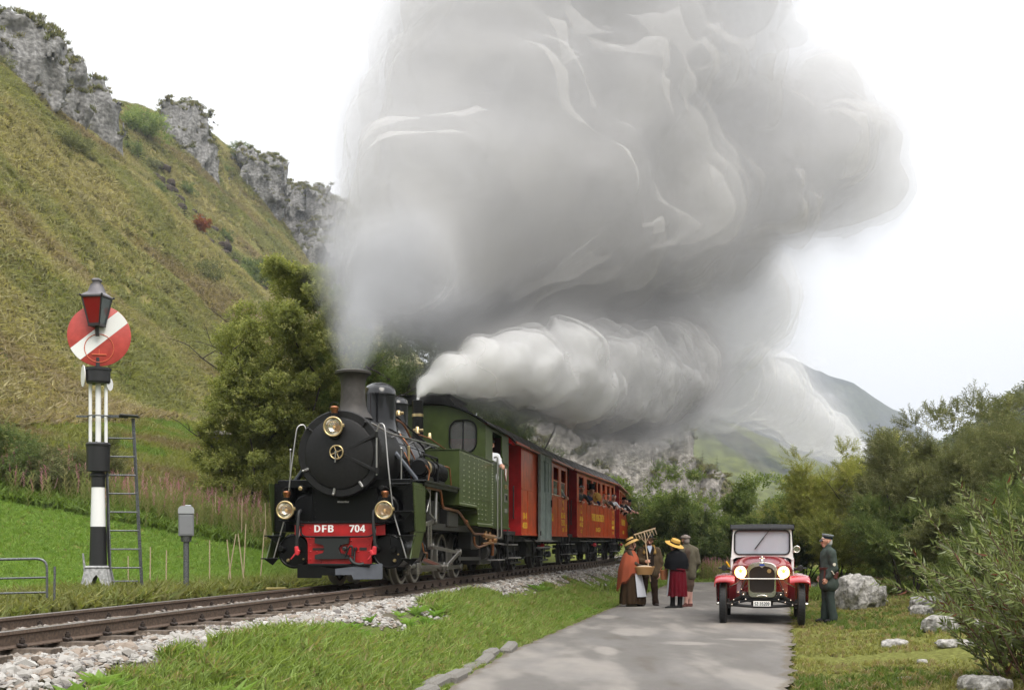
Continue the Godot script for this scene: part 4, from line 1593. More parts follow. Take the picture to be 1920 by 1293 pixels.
	for e: float in [-1.0, 1.0]:
		s = Shape.new()
		var side := pg([-5.955, 2.48, -6.72, 2.48, -6.72, 1.05, -8.84, 1.05, -8.84, 3.23, -5.955, 3.23])
		panel_with_holes(s, side, [pg([-6.75, 2.52, -7.96, 2.52, -7.96, 3.10, -7.90, 3.16, -6.81, 3.16, -6.75, 3.10])], Vector3(1.28 if e > 0 else -1.25, 0, 0), Vector3(0, 0, 1), Vector3.UP, 0.03)
		obj("side_wall", s, green, cab)
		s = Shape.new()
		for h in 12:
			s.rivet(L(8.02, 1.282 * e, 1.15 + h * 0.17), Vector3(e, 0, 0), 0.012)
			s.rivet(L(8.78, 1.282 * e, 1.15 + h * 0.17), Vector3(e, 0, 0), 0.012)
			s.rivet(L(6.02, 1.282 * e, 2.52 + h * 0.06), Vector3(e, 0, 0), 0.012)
		obj("rivets", s, mat("rivet heads with painted glints", Color.BLACK), cab, "stuff")  # same pale colour, standing in for glints on the heads
		s = Shape.new()
		s.box(L(8.0, 1.285 * e, 1.9), Vector3(0.02, 1.6, 0.05), Basis(), 0.004)
		s.box(L(7.9, 1.29 * e, 1.08), Vector3(0.03, 0.05, 1.95), Basis(), 0.004)
		s.box(L(7.36, 1.285 * e, 2.51), Vector3(0.03, 0.03, 1.26), Basis(), 0.004)
		s.box(L(8.42, 1.285 * e, 2.56), Vector3(0.02, 0.03, 0.80), Basis(), 0.004)
		obj("cab_beading", s, green, cab)
		# plates on the bunker side
		var pm := mat("nickel number plate", Color(0.28, 0.27, 0.25), 0.4, 0.6)
		s = Shape.new()
		s.box(L(8.42, 1.287 * e, 1.78), Vector3(0.014, 0.20, 0.34), Basis(), 0.004)
		s.box(L(8.42, 1.287 * e, 1.48), Vector3(0.014, 0.10, 0.30), Basis(), 0.004)
		obj("number_plate", s, pm, cab)
		s = Shape.new()
		s.prism(pg([-0.13, 0.12, 0.13, 0.12, 0.13, -0.02, 0, -0.17, -0.13, -0.02]), L(8.42, 1.282 * e, 2.33), Vector3(0, 0, -e), Vector3.UP, 0.012)
		var sh := obj("shield", s, mat("shield red", Color(0.40, 0.03, 0.03), 0.4), cab)
		sh.set_meta("label", "red and white shield on the bunker side")
		s = Shape.new()
		s.prism(pg([-0.13, 0.12, 0.01, 0.12, 0.01, -0.16, -0.13, -0.02]), L(8.42, 1.286 * e, 2.33), Vector3(0, 0, -e), Vector3.UP, 0.012)
		obj("shield_field", s, white, cab)
		var bs := Basis(Vector3.UP, PI / 2 * e)
		letters(cab, "lettering", "DFB", brass, L(8.42, 1.292 * e, 2.03), bs, 0.10, true, 0.36, 0.006)
		letters(cab, "numerals", "704", mat("black engine paint", Color.BLACK), L(8.42, 1.298 * e, 1.78), bs, 0.13, true, 0.26, 0.006)
		# grab rails beside the door and the steps below
		for u: float in [6.92, 7.40]:
			s = Shape.new()
			s.tube(bend([L(u, 1.28 * e, 2.60), L(u, 1.36 * e, 2.62), L(u, 1.36 * e, 0.86), L(u, 1.30 * e, 0.85)], 0.04), 0.018, 8)
			obj("grab_rail", s, bright, cab)
		s = Shape.new()
		s.bar(L(6.9, 1.36 * e, 0.85), L(7.42, 1.36 * e, 0.85), 0.03, 0.02)
		obj("grab_rail_foot", s, bright, cab)
		for h: float in [0.72, 0.36]:
			s = Shape.new()
			s.box(L(7.5, 1.22 * e, h), Vector3(0.26, 0.025, 0.6 if h > 0.5 else 0.9), Basis(), 0.006)
			obj("cab_step", s, mat("worn step steel", Color(0.20, 0.19, 0.18), 0.55, 0.5), cab)
		s = Shape.new()
		s.bar(L(7.1, 1.15 * e, 1.0), L(7.1, 1.15 * e, 0.36), 0.02, 0.05)
		obj("step_hanger", s, black, cab)
		s = Shape.new()
		s.bar(L(7.9, 1.15 * e, 1.0), L(7.9, 1.15 * e, 0.36), 0.02, 0.05)
		obj("step_hanger", s, black, cab)
	s = Shape.new()
	s.box(L(7.4, 0, 1.28), Vector3(2.4, 0.06, 2.8))
	s.box(L(8.5, 0, 1.9), Vector3(2.46, 1.2, 0.05))
	s.box(L(8.2, 0, 1.2), Vector3(2.44, 0.3, 1.1))
	s.cyl(L(5.97, 0, 2.2), L(6.25, 0, 2.2), 0.5, 0.5, 20)
	s.box(L(8.76, 0, 2.4), Vector3(2.44, 1.6, 0.03))
	for v: float in [-1.235, 1.235]:
		s.box(L(6.35, v, 2.8), Vector3(0.02, 0.8, 0.72))
	obj("cab_floor_and_backhead", s, inside, cab)
	s = Shape.new()
	var rows := []
	for u: float in [5.80, 8.98]:
		var row := PackedVector3Array()
		for k in 25:
			var f := -1.0 + k / 12.0
			row.append(L(u, 1.34 * f, 3.25 + 0.455 * (1.0 - pow(absf(f), 2.2))))
		rows.append(row)
	var under := []
	for r in rows:
		var q := PackedVector3Array()
		for p in r:
			q.append(p + Vector3(0, -0.035, 0))
		under.append(q)
	s.sheet(rows, false, false)
	s.sheet(under, false, true)
	for k in 24:
		for w in 2:
			s.quad(rows[w][k], rows[w][k + 1], under[w][k + 1], under[w][k], Vector3(0, 0, 1.0 if w == 0 else -1.0))
	for w: int in [0, 24]:
		s.quad(rows[0][w], rows[1][w], under[1][w], under[0][w], Vector3(-1.0 if w == 0 else 1.0, 0, 0))
	obj("cab_roof", s, black, cab)
	s = Shape.new()
	s.tube(PackedVector3Array([L(5.8, 1.33, 3.235), L(8.98, 1.33, 3.235)]), 0.018, 6)
	s.tube(PackedVector3Array([L(5.8, -1.33, 3.235), L(8.98, -1.33, 3.235)]), 0.018, 6)
	obj("roof_gutter", s, black, cab)
	s = Shape.new()
	s.prism(pg([-0.62, 3.64, 0.62, 3.64, 0.52, 3.80, 0.40, 3.845, -0.40, 3.845, -0.52, 3.80]), L(7.6, 0, 0), Vector3.RIGHT, Vector3.UP, 1.7)
	s.box(L(6.75, 0, 3.855), Vector3(1.1, 0.02, 1.85), Basis(), 0.006)
	obj("roof_ventilator", s, black, cab)
	# --- copper feed pipe under the tank, injector and its valves
	s = Shape.new()
	s.tube(bend([L(1.2, 1.14, 1.67), L(2.35, 1.14, 1.67), L(2.5, 1.14, 1.36), L(3.85, 1.14, 1.34), L(5.30, 1.16, 0.92), L(6.6, 1.18, 0.92)], 0.12), 0.026, 10)
	s.cyl(L(4.50, 1.15, 1.16), L(4.62, 1.15, 1.125), 0.04, 0.04, 12, 0.008)
	s.tube(bend([L(5.3, 1.16, 0.86), L(5.35, 1.16, 0.70), L(5.7, 1.17, 0.64), L(6.6, 1.18, 0.70)], 0.1), 0.026, 10)
	s.tube(bend([L(7.0, 1.20, 0.92), L(7.1, 1.22, 0.7), L(7.15, 1.2, 0.46)], 0.1), 0.035, 10)
	obj("feed_pipe", s, copper, o)
	s = Shape.new()
	s.cyl(L(6.2, 1.18, 0.90), L(7.4, 1.20, 0.86), 0.05, 0.06, 14, 0.01)
	s.cyl(L(6.45, 1.18, 0.80), L(6.45, 1.18, 1.0), 0.045, 0.035, 12, 0.01)
	s.cyl(L(6.9, 1.18, 0.76), L(6.9, 1.18, 0.98), 0.055, 0.04, 12, 0.01)
	s.ball(L(7.3, 1.20, 0.80), Vector3(0.09, 0.10, 0.12), 14, 10)
	s.cyl(L(6.5, 1.1, 0.72), L(7.1, 1.22, 0.74), 0.03, 0.035, 10)
	obj("injector", s, mat("brown bronze casting", Color(0.40, 0.22, 0.10), 0.4, 0.7), o)
	s = Shape.new()
	s.box(L(6.0, 0.9, 0.8), Vector3(0.3, 0.4, 0.8), Basis(), 0.02)
	s.box(L(7.4, 0.75, 0.62), Vector3(0.5, 0.7, 1.4), Basis(), 0.02)
	s.cyl(L(6.9, 1.0, 0.55), L(7.9, 1.0, 0.55), 0.17, 0.17, 18, 0.02)
	s.bar(L(4.4, 1.0, 0.42), L(6.6, 1.0, 0.40), 0.05, 0.07)
	s.box(L(3.6, 0.85, 1.2), Vector3(0.5, 0.35, 0.9), Basis(), 0.02)
	s.box(L(2.6, 0.7, 1.25), Vector3(0.5, 0.5, 1.0), Basis(), 0.02)
	obj("underframe_equipment", s, wheelp, o)
# ------------------------------------------------------------------ the coaches
func wagon_frame(u0: float, u1: float) -> Transform3D:
	var a := track_at(u0)
	var b := track_at(u1)
	var z := (a - b).normalized()
	var x := Vector3.UP.cross(z).normalized()
	return Transform3D(Basis(x, z.cross(x), z), a)

func bogie(parent: Node, u: float, wb: float, iron: Material, rim: Material):
	var b := Node3D.new()
	b.name = "bogie"
	parent.add_child(b, true)
	for e: float in [-1.0, 1.0]:
		for k: float in [-0.5, 0.5]:
			var w: Node3D = spoked_wheel(0.37, rim, iron, b, L(u + wb * k, 0.56 * e, 0.37), 8)
			if e < 0.0:
				w.rotation.y = PI
		var s := Shape.new()
		s.bar(L(u - wb * 0.5 - 0.35, 0.80 * e, 0.60), L(u + wb * 0.5 + 0.35, 0.80 * e, 0.60), 0.05, 0.12)
		s.bar(L(u - wb * 0.5, 0.80 * e, 0.22), L(u + wb * 0.5, 0.80 * e, 0.22), 0.04, 0.05)
		s.bar(L(u - 0.35, 0.80 * e, 0.24), L(u - 0.2, 0.80 * e, 0.58), 0.04, 0.06)
		s.bar(L(u + 0.35, 0.80 * e, 0.24), L(u + 0.2, 0.80 * e, 0.58), 0.04, 0.06)
		for j in 4:
			s.ring(L(u + (j - 1.5) * 0.05, 0.86 * e, 0.36 + 0.01 * j), Vector3.UP, 0.055, 0.016, 10, 5)
		obj("side_frame", s, iron, b)
		for k: float in [-0.5, 0.5]:
			s = Shape.new()
			s.box(L(u + wb * k, 0.82 * e, 0.40), Vector3(0.14, 0.20, 0.22), Basis(), 0.03)
			s.box(L(u + wb * k, 0.895 * e, 0.38), Vector3(0.02, 0.12, 0.14), Basis(), 0.005)
			for j in 5:
				s.box(L(u + wb * k, 0.80 * e, 0.53 + j * 0.016), Vector3(0.06, 0.013, 0.75 - j * 0.1))
			obj("axle_box", s, iron, b)
	return b

func coach(called: String, label: String, u0: float, body0: float, body1: float, u1: float, bays: Array, door := Vector2.ZERO, gap_panel := 0.0) -> Node3D:
	var red := mat("weathered coach red", Color(0.70, 0.085, 0.020), 0.36)
	red.metallic_specular = 0.4
	red.clearcoat_enabled = true
	red.clearcoat = 0.25
	red.clearcoat_roughness = 0.15
	grain(red, "coachgrain", noise(61, 0.010, 5), Color(0.72, 0.74, 0.74), Color(1, 1, 1), 0.45)
	relief(red, "coach_n", noise(62, 0.008, 3), 1.0, 0.35, 0.4)
	var deep := mat("crimson end wall red", Color(0.46, 0.014, 0.016), 0.35)
	grain(deep, "coachgrain", null, Color.BLACK, Color.WHITE, 0.5)
	var iron := mat("underframe black", Color(0.020, 0.019, 0.018), 0.6)
	grain(iron, "rust", null, Color.BLACK, Color.WHITE, 2.0)
	var rim := mat("dull wheel tyre", Color(0.10, 0.09, 0.085), 0.5, 0.5)
	var roofm := mat("grey-brown roof canvas", Color(0.12, 0.105, 0.096), 0.5)
	grain(roofm, "roofgrain", noise(63, 0.02, 5), Color(0.55, 0.53, 0.52), Color(1, 1, 1), 0.8)
	var trim := mat("pale window sill", Color(0.52, 0.42, 0.36), 0.5)
	var inner := mat("varnished coach interior", Color(0.16, 0.085, 0.035), 0.5)
	var stepm := mat("worn step steel", Color(0.20, 0.19, 0.18), 0.55, 0.5)
	var o := thing(called, label, "railway coach", Vector3.ZERO, 0.0, "red coaches of the train")
	o.transform = wagon_frame(u0, u1)
	var le := u1 - u0
	var b0 := body0 - u0
	var b1 := body1 - u0
	var sill := 2.17
	var top := 3.02
	var eave := 3.17
	var w := 1.30
	# sides
	for e: float in [-1.0, 1.0]:
		var s := Shape.new()
		var holes := []
		for h in bays:
			var a: float = h[0] - u0
			var b: float = h[1] - u0
			holes.append(rounded(-(a + b) * 0.5, (sill + top) * 0.5, b - a, top - sill, 0.05, 2))
		panel_with_holes(s, pg([-b0, 0.93, -b1, 0.93, -b1, eave, -b0, eave]), holes, Vector3(w if e > 0.0 else -w + 0.05, 0, 0), Vector3(0, 0, 1), Vector3.UP, 0.05)
		obj("side_wall", s, red, o)
		for h in bays:
			var a: float = h[0] - u0
			var b: float = h[1] - u0
			s = Shape.new()
			s.box(L((a + b) * 0.5, (w + 0.01) * e, sill - 0.02), Vector3(0.05, 0.035, b - a + 0.1), Basis(), 0.006)
			obj("window_sill", s, trim, o)
			s = Shape.new()
			for q in [[a + 0.02, 0.04], [b - 0.02, 0.04]]:
				s.box(L(q[0], (w - 0.02) * e, (sill + top) * 0.5), Vector3(0.025, top - sill, q[1]))
			s.box(L((a + b) * 0.5, (w - 0.02) * e, top - 0.02), Vector3(0.025, 0.04, b - a))
			s.box(L((a + b) * 0.5, (w - 0.022) * e, sill + 0.42), Vector3(0.022, 0.035, b - a))
			obj("window_sash", s, red, o)
			s = Shape.new()
			s.box(L((a + b) * 0.5, (w - 0.025) * e, sill + 0.21), Vector3(0.006, 0.42, b - a - 0.04))
			obj("window_pane", s, pane_mat(), o)
		# mouldings and the seams between the sheets
		s = Shape.new()
		s.box(L((b0 + b1) * 0.5, (w + 0.008) * e, 0.955), Vector3(0.03, 0.05, b1 - b0 + 0.02), Basis(), 0.006)
		s.box(L((b0 + b1) * 0.5, (w + 0.006) * e, sill - 0.08), Vector3(0.022, 0.03, b1 - b0), Basis(), 0.006)
		s.box(L((b0 + b1) * 0.5, (w + 0.006) * e, top + 0.07), Vector3(0.022, 0.025, b1 - b0), Basis(), 0.006)
		obj("moulding", s, red, o)
		var q := b0 + 0.9
		while q < b1 - 0.3:
			if door == Vector2.ZERO or q < door.x - u0 - 0.05 or q > door.y - u0 + 0.05:
				s = Shape.new()
				s.box(L(q, (w + 0.004) * e, (0.98 + sill - 0.1) * 0.5), Vector3(0.016, sill - 0.1 - 0.98, 0.035), Basis(), 0.005)
				obj("cover_strip", s, red, o)
			q += 1.05
	# ends
	for k in 2:
		var ub := b0 if k == 0 else b1
		var s := Shape.new()
		var dw := 0.36
		for p in [[-w, -dw], [dw, w]]:
			s.box(L(ub, (p[0] + p[1]) * 0.5, (0.93 + eave) * 0.5), Vector3(p[1] - p[0], eave - 0.93, 0.05), Basis(), 0.004)
		s.box(L(ub, 0, (3.0 + eave) * 0.5), Vector3(2 * dw, eave - 3.0, 0.05))
		obj("end_wall", s, deep, o)
		s = Shape.new()
		s.box(L(ub, 0, 1.98), Vector3(2 * dw, 2.04, 0.04), Basis(), 0.004)
		s.box(L(ub - (0.03 if k == 0 else -0.03), -0.28, 1.95), Vector3(0.03, 0.03, 0.06))
		obj("end_door", s, deep, o)
		var f := 0.0 if k == 0 else 1.0
		var pu0 := 0.05 if k == 0 else b1
		var pu1 := b0 if k == 0 else le - 0.05
		if pu1 - pu0 > 0.3:
			s = Shape.new()
			s.box(L((pu0 + pu1) * 0.5, 0, 0.98), Vector3(2.3, 0.10, pu1 - pu0), Basis(), 0.01)
			obj("platform", s, iron, o)
			for e: float in [-1.0, 1.0]:
				s = Shape.new()
				var ue := 0.12 if k == 0 else le - 0.12
				s.tube(PackedVector3Array([L(ue, 1.15 * e, 0.36), L(ue, 1.15 * e, 3.24)]), 0.017, 6)
				obj("platform_post", s, iron, o)
				s = Shape.new()
				s.tube(bend([L(ub - (0.05 if k == 0 else -0.05), 1.12 * e, 1.35), L(ub - (0.12 if k == 0 else -0.12), 1.12 * e, 1.38), L(ub - (0.12 if k == 0 else -0.12), 1.12 * e, 2.12), L(ub - (0.05 if k == 0 else -0.05), 1.12 * e, 2.15)], 0.05), 0.018, 6)
				obj("grab_handle", s, iron, o)
				for h: float in [0.70, 0.38]:
					s = Shape.new()
					s.box(L((pu0 + pu1) * 0.5, (1.12 + (0.7 - h) * 0.25) * e, h), Vector3(0.26, 0.03, 0.75), Basis(), 0.006)
					obj("footboard", s, stepm, o)
				for uu: float in [pu0 + 0.2, pu1 - 0.1]:
					s = Shape.new()
					s.bar(L(uu, 1.08 * e, 0.95), L(uu, 1.14 * e, 0.36), 0.02, 0.05)
					obj("step_hanger", s, iron, o)
			s = Shape.new()
			var ur := 0.1 if k == 0 else le - 0.1
			for h: float in [1.5, 1.95]:
				s.tube(PackedVector3Array([L(ur, -1.15, h), L(ur, 1.15, h)]), 0.015, 6)
			for j in 6:
				s.tube(PackedVector3Array([L(ur, -1.0 + j * 0.4, 1.0), L(ur, -1.0 + j * 0.4, 1.95)]), 0.011, 5)
			obj("platform_railing", s, iron, o)
	# floor, ceiling, benches
	var s2 := Shape.new()
	s2.box(L((b0 + b1) * 0.5, 0, 1.0), Vector3(2.5, 0.1, b1 - b0 - 0.1))
	obj("floor", s2, inner, o)
	if bays.size():
		for h in bays:
			s2 = Shape.new()
			var uu: float = h[1] - u0 + 0.08
			if uu > b1 - 0.3:
				continue
			s2.box(L(uu, 0.72, 1.75), Vector3(0.95, 0.75, 0.05), Basis(), 0.01)
			s2.box(L(uu - 0.25, 0.72, 1.45), Vector3(0.95, 0.05, 0.42), Basis(), 0.01)
			obj("bench", s2, inner, o)
	# roof
	s2 = Shape.new()
	var prof := func(f: float) -> float:
		return eave - 0.04 + 0.60 * pow(1.0 - pow(absf(f), 2.2), 0.75)
	var rows := []
	var under := []
	for u: float in [0.0, le]:
		var row := PackedVector3Array()
		var row2 := PackedVector3Array()
		for k in 25:
			var f := -1.0 + k / 12.0
			row.append(L(u, 1.38 * f, prof.call(f)))
			row2.append(L(u, 1.38 * f, prof.call(f) - 0.04))
		rows.append(row)
		under.append(row2)
	s2.sheet(rows, false, false)
	s2.sheet(under, false, true)
	for k in 24:
		for j in 2:
			s2.quad(rows[j][k], rows[j][k + 1], under[j][k + 1], under[j][k], Vector3(0, 0, 1.0 if j == 0 else -1.0))
	for k: int in [0, 24]:
		s2.quad(rows[0][k], rows[1][k], under[1][k], under[0][k], Vector3(-1.0 if k == 0 else 1.0, 0, 0))
	obj("roof", s2, roofm, o)
	var nr := int(le / 0.95)
	for j in nr:
		s2 = Shape.new()
		var pts := PackedVector3Array()
		for k in 17:
			var f := -1.0 + k / 8.0
			pts.append(L((j + 0.5) * le / nr, 1.385 * f, prof.call(f) + 0.004))
		s2.tube(pts, 0.016, 5)
		obj("roof_batten", s2, mat("roof batten", Color(0.14, 0.125, 0.115), 0.6), o)
	for e: float in [-1.0, 1.0]:
		s2 = Shape.new()
		s2.box(L(le * 0.5, 1.385 * e, eave - 0.03), Vector3(0.03, 0.06, le), Basis(), 0.006)
		obj("cornice", s2, red, o)
	for k in 2:
		s2 = Shape.new()
		var pl := PackedVector2Array([])
		for j in 13:
			var f := -1.0 + j / 6.0
			pl.append(Vector2(1.36 * f, prof.call(f) - 0.045))
		for j in 13:
			var f := 1.0 - j / 6.0
			pl.append(Vector2(1.30 * f, eave - 0.10 + 0.42 * (1.0 - pow(absf(f), 2.4))))
		s2.prism(pl, L(0.06 if k == 0 else le - 0.02, 0, 0), Vector3.RIGHT, Vector3.UP, 0.04)
		obj("roof_end_arch", s2, deep, o)
	# underframe
	s2 = Shape.new()
	for e: float in [-1.0, 1.0]:
		s2.bar(L(0.2, 1.05 * e, 0.86), L(le - 0.2, 1.05 * e, 0.86), 0.07, 0.15)
	s2.bar(L(0.0, 0, 0.80), L(le, 0, 0.80), 0.3, 0.2)
	obj("sole_bars", s2, iron, o)
	for e: float in [-1.0, 1.0]:
		s2 = Shape.new()
		var t0 := b0 + 2.8
		var t1 := b1 - 2.8
		if t1 - t0 < 3.0:
			t0 = b0 + 2.0
			t1 = b1 - 2.0
		s2.tube(PackedVector3Array([L(t0, 1.03 * e, 0.82), L(lerpf(t0, t1, 0.3), 1.03 * e, 0.36), L(lerpf(t0, t1, 0.7), 1.03 * e, 0.36), L(t1, 1.03 * e, 0.82)]), 0.018, 6)
		for f: float in [0.3, 0.7]:
			s2.bar(L(lerpf(t0, t1, f), 1.03 * e, 0.80), L(lerpf(t0, t1, f), 1.03 * e, 0.36), 0.04, 0.05)
		obj("truss_rod", s2, iron, o)
		s2 = Shape.new()
		s2.box(L((b0 + b1) * 0.5, 1.16 * e, 0.80), Vector3(0.05, 0.03, (b1 - b0) * 0.7))
		for j in 8:
			s2.bar(L(lerpf(b0, b1, 0.18 + j * 0.09), 1.02 * e, 0.92), L(lerpf(b0, b1, 0.18 + j * 0.09), 1.18 * e, 0.80), 0.03, 0.02)
		obj("running_pipe", s2, stepm, o)
	s2 = Shape.new()
	s2.cyl(L(le * 0.44, 0.7, 0.55), L(le * 0.56, 0.7, 0.55), 0.2, 0.2, 18, 0.03)
	s2.box(L(le * 0.38, 0.75, 0.6), Vector3(0.5, 0.4, 0.7), Basis(), 0.02)
	obj("brake_reservoir", s2, iron, o)
	s2 = Shape.new()
	s2.cyl(L(le * 0.52, 1.1, 0.66), L(le * 0.52, 1.2, 0.66), 0.07, 0.06, 14, 0.01)
	s2.box(L(le * 0.52, 1.06, 0.66), Vector3(0.1, 0.04, 0.04))
	obj("brake_handle", s2, mat("red hose cock", Color.BLACK), o)
	return o

func build_coaches():
	var iron := mat("underframe black", Color(0.020, 0.019, 0.018), 0.6)
	var rim := mat("dull wheel tyre", Color(0.10, 0.09, 0.085), 0.5, 0.5)
	var yellow := mat("yellow lettering paint", Color(0.72, 0.46, 0.03), 0.5)
	var bs := Basis(Vector3.UP, PI / 2)
	# the luggage coach with its grey sliding door
	var c1 := coach("luggage_coach", "red coach with a grey sliding door, coupled right behind the locomotive", 9.35, 10.5, 18.65, 19.6, [[14.95, 15.5], [15.8, 16.85], [17.35, 18.4]], Vector2(12.4, 14.9))
	bogie(c1, 12.3 - 9.35, 1.6, iron, rim)
	bogie(c1, 17.0 - 9.35, 1.6, iron, rim)
	var grey := mat("blue-grey door paint", Color(0.25, 0.30, 0.285), 0.5)
	grain(grey, "coachgrain", null, Color.BLACK, Color.WHITE, 0.7)
	var door := Node3D.new()
	door.name = "sliding_door"
	c1.add_child(door)
	var s := Shape.new()
	var a := 12.75 - 9.35
	var b := 14.7 - 9.35
	panel_with_holes(s, pg([-a, 0.80, -b, 0.80, -b, 3.14, -a, 3.14]), [rounded(-a - 0.68, 2.55, 0.42, 0.85, 0.04, 1), rounded(-b + 0.68, 2.55, 0.42, 0.85, 0.04, 1)], Vector3(1.40, 0, 0), Vector3(0, 0, 1), Vector3.UP, 0.05)
	obj("door_leaf", s, grey, door)
	for u: float in [a + 0.68, b - 0.68]:
		s = Shape.new()
		s.box(L(u, 1.372, 2.55), Vector3(0.012, 0.84, 0.41))
		obj("door_panel", s, mat("darker grey door panel", Color(0.17, 0.21, 0.20), 0.45), door)
	for u: float in [a + 0.03, (a + b) * 0.5, b - 0.03]:
		s = Shape.new()
		s.box(L(u, 1.408, 1.97), Vector3(0.025, 2.32, 0.05), Basis(), 0.005)
		obj("door_stile", s, grey, door)
	s = Shape.new()
	s.box(L(a + 0.05, 1.41, 1.0), Vector3(0.03, 0.12, 0.10), Basis(), 0.004)
	s.box(L(b - 0.08, 1.425, 1.85), Vector3(0.03, 0.2, 0.05), Basis(), 0.006)
	obj("door_fitting", s, iron, door)
	s = Shape.new()
	s.tube(PackedVector3Array([L(11.2 - 9.35, 1.40, 3.17), L(15.0 - 9.35, 1.40, 3.17)]), 0.03, 8)
	obj("door_track", s, mat("worn step steel", Color.BLACK), c1)
	s = Shape.new()
	s.bar(L(12.6 - 9.35, 1.36, 0.80), L(14.9 - 9.35, 1.36, 0.80), 0.12, 0.05)
	s.bar(L(12.6 - 9.35, 1.36, 0.62), L(14.9 - 9.35, 1.36, 0.62), 0.10, 0.03)
	obj("door_sill_rail", s, mat("worn step steel", Color.BLACK), c1)
	var v := 1.304
	letters(c1, "lettering", "D 4", yellow, L(11.0 - 9.35, v, 1.42), bs, 0.17, true, 0.5)
	letters(c1, "lettering", "4333", yellow, L(11.0 - 9.35, v, 1.18), bs, 0.15, true, 0.62)
	letters(c1, "lettering", "FURKA", yellow, L(15.3 - 9.35, v, 1.48), bs, 0.22, true, 0.85)
	letters(c1, "class_numeral", "2", yellow, L(17.75 - 9.35, v, 1.90), bs, 0.30, true, 0.26, 0.006, true)
	letters(c1, "lettering", "BD4ü", yellow, L(17.75 - 9.35, v, 1.58), bs, 0.17, true, 0.8)
	letters(c1, "lettering", "2503", yellow, L(17.75 - 9.35, v, 1.36), bs, 0.17, true, 0.7)
	letters(c1, "lettering", "15t", yellow, L(17.75 - 9.35, v, 1.14), bs, 0.12, true, 0.36)
	letters(c1, "lettering", "I3", yellow, L(18.4 - 9.35, v, 1.20), bs, 0.22, true, 0.22)
	# two passenger coaches
	var bays := [[21.2, 22.2], [22.9, 24.1], [24.4, 25.3], [25.55, 26.2], [26.7, 27.45], [28.0, 28.75], [29.25, 30.0]]
	var c2 := coach("passenger_coach", "red passenger coach lettered in yellow, passengers leaning from its row of windows", 19.85, 20.8, 30.3, 31.2, bays)
	bogie(c2, 22.4 - 19.85, 1.6, iron, rim)
	bogie(c2, 28.8 - 19.85, 1.6, iron, rim)
	letters(c2, "lettering", "FURKA BERGSTRECKE", yellow, L(25.6 - 19.85, v, 1.66), bs, 0.26, true, 3.1)
	letters(c2, "lettering", "B 4229", yellow, L(25.6 - 19.85, v, 1.22), bs, 0.16, true, 1.1)
	for q in [[21.7, "2"], [29.7, "2"]]:
		letters(c2, "class_numeral", q[1], yellow, L(q[0] - 19.85, v, 1.88), bs, 0.30, true, 0.24, 0.006, true)
		letters(c2, "lettering", "AB4ü", yellow, L(q[0] - 19.85, v, 1.56), bs, 0.16, true, 0.72)
		letters(c2, "lettering", "4462", yellow, L(q[0] - 19.85, v, 1.36), bs, 0.16, true, 0.72)
		letters(c2, "lettering", "12t", yellow, L(q[0] - 19.85, v, 1.14), bs, 0.12, true, 0.3)
	var bays3 := []
	for k in 6:
		bays3.append([32.6 + k * 1.35, 33.5 + k * 1.35])
	var c3 := coach("passenger_coach", "last red coach, only its dark end and a strip of side showing", 31.4, 32.1, 41.0, 42.0, bays3)
	bogie(c3, 33.8 - 31.4, 1.6, iron, rim)
	bogie(c3, 39.4 - 31.4, 1.6, iron, rim)
	letters(c3, "lettering", "FURKA BERGSTRECKE", yellow, L(35.4 - 31.4, v, 1.66), bs, 0.26, true, 3.1)
	letters(c3, "lettering", "B 4233", yellow, L(35.4 - 31.4, v, 1.22), bs, 0.16, true, 1.1)
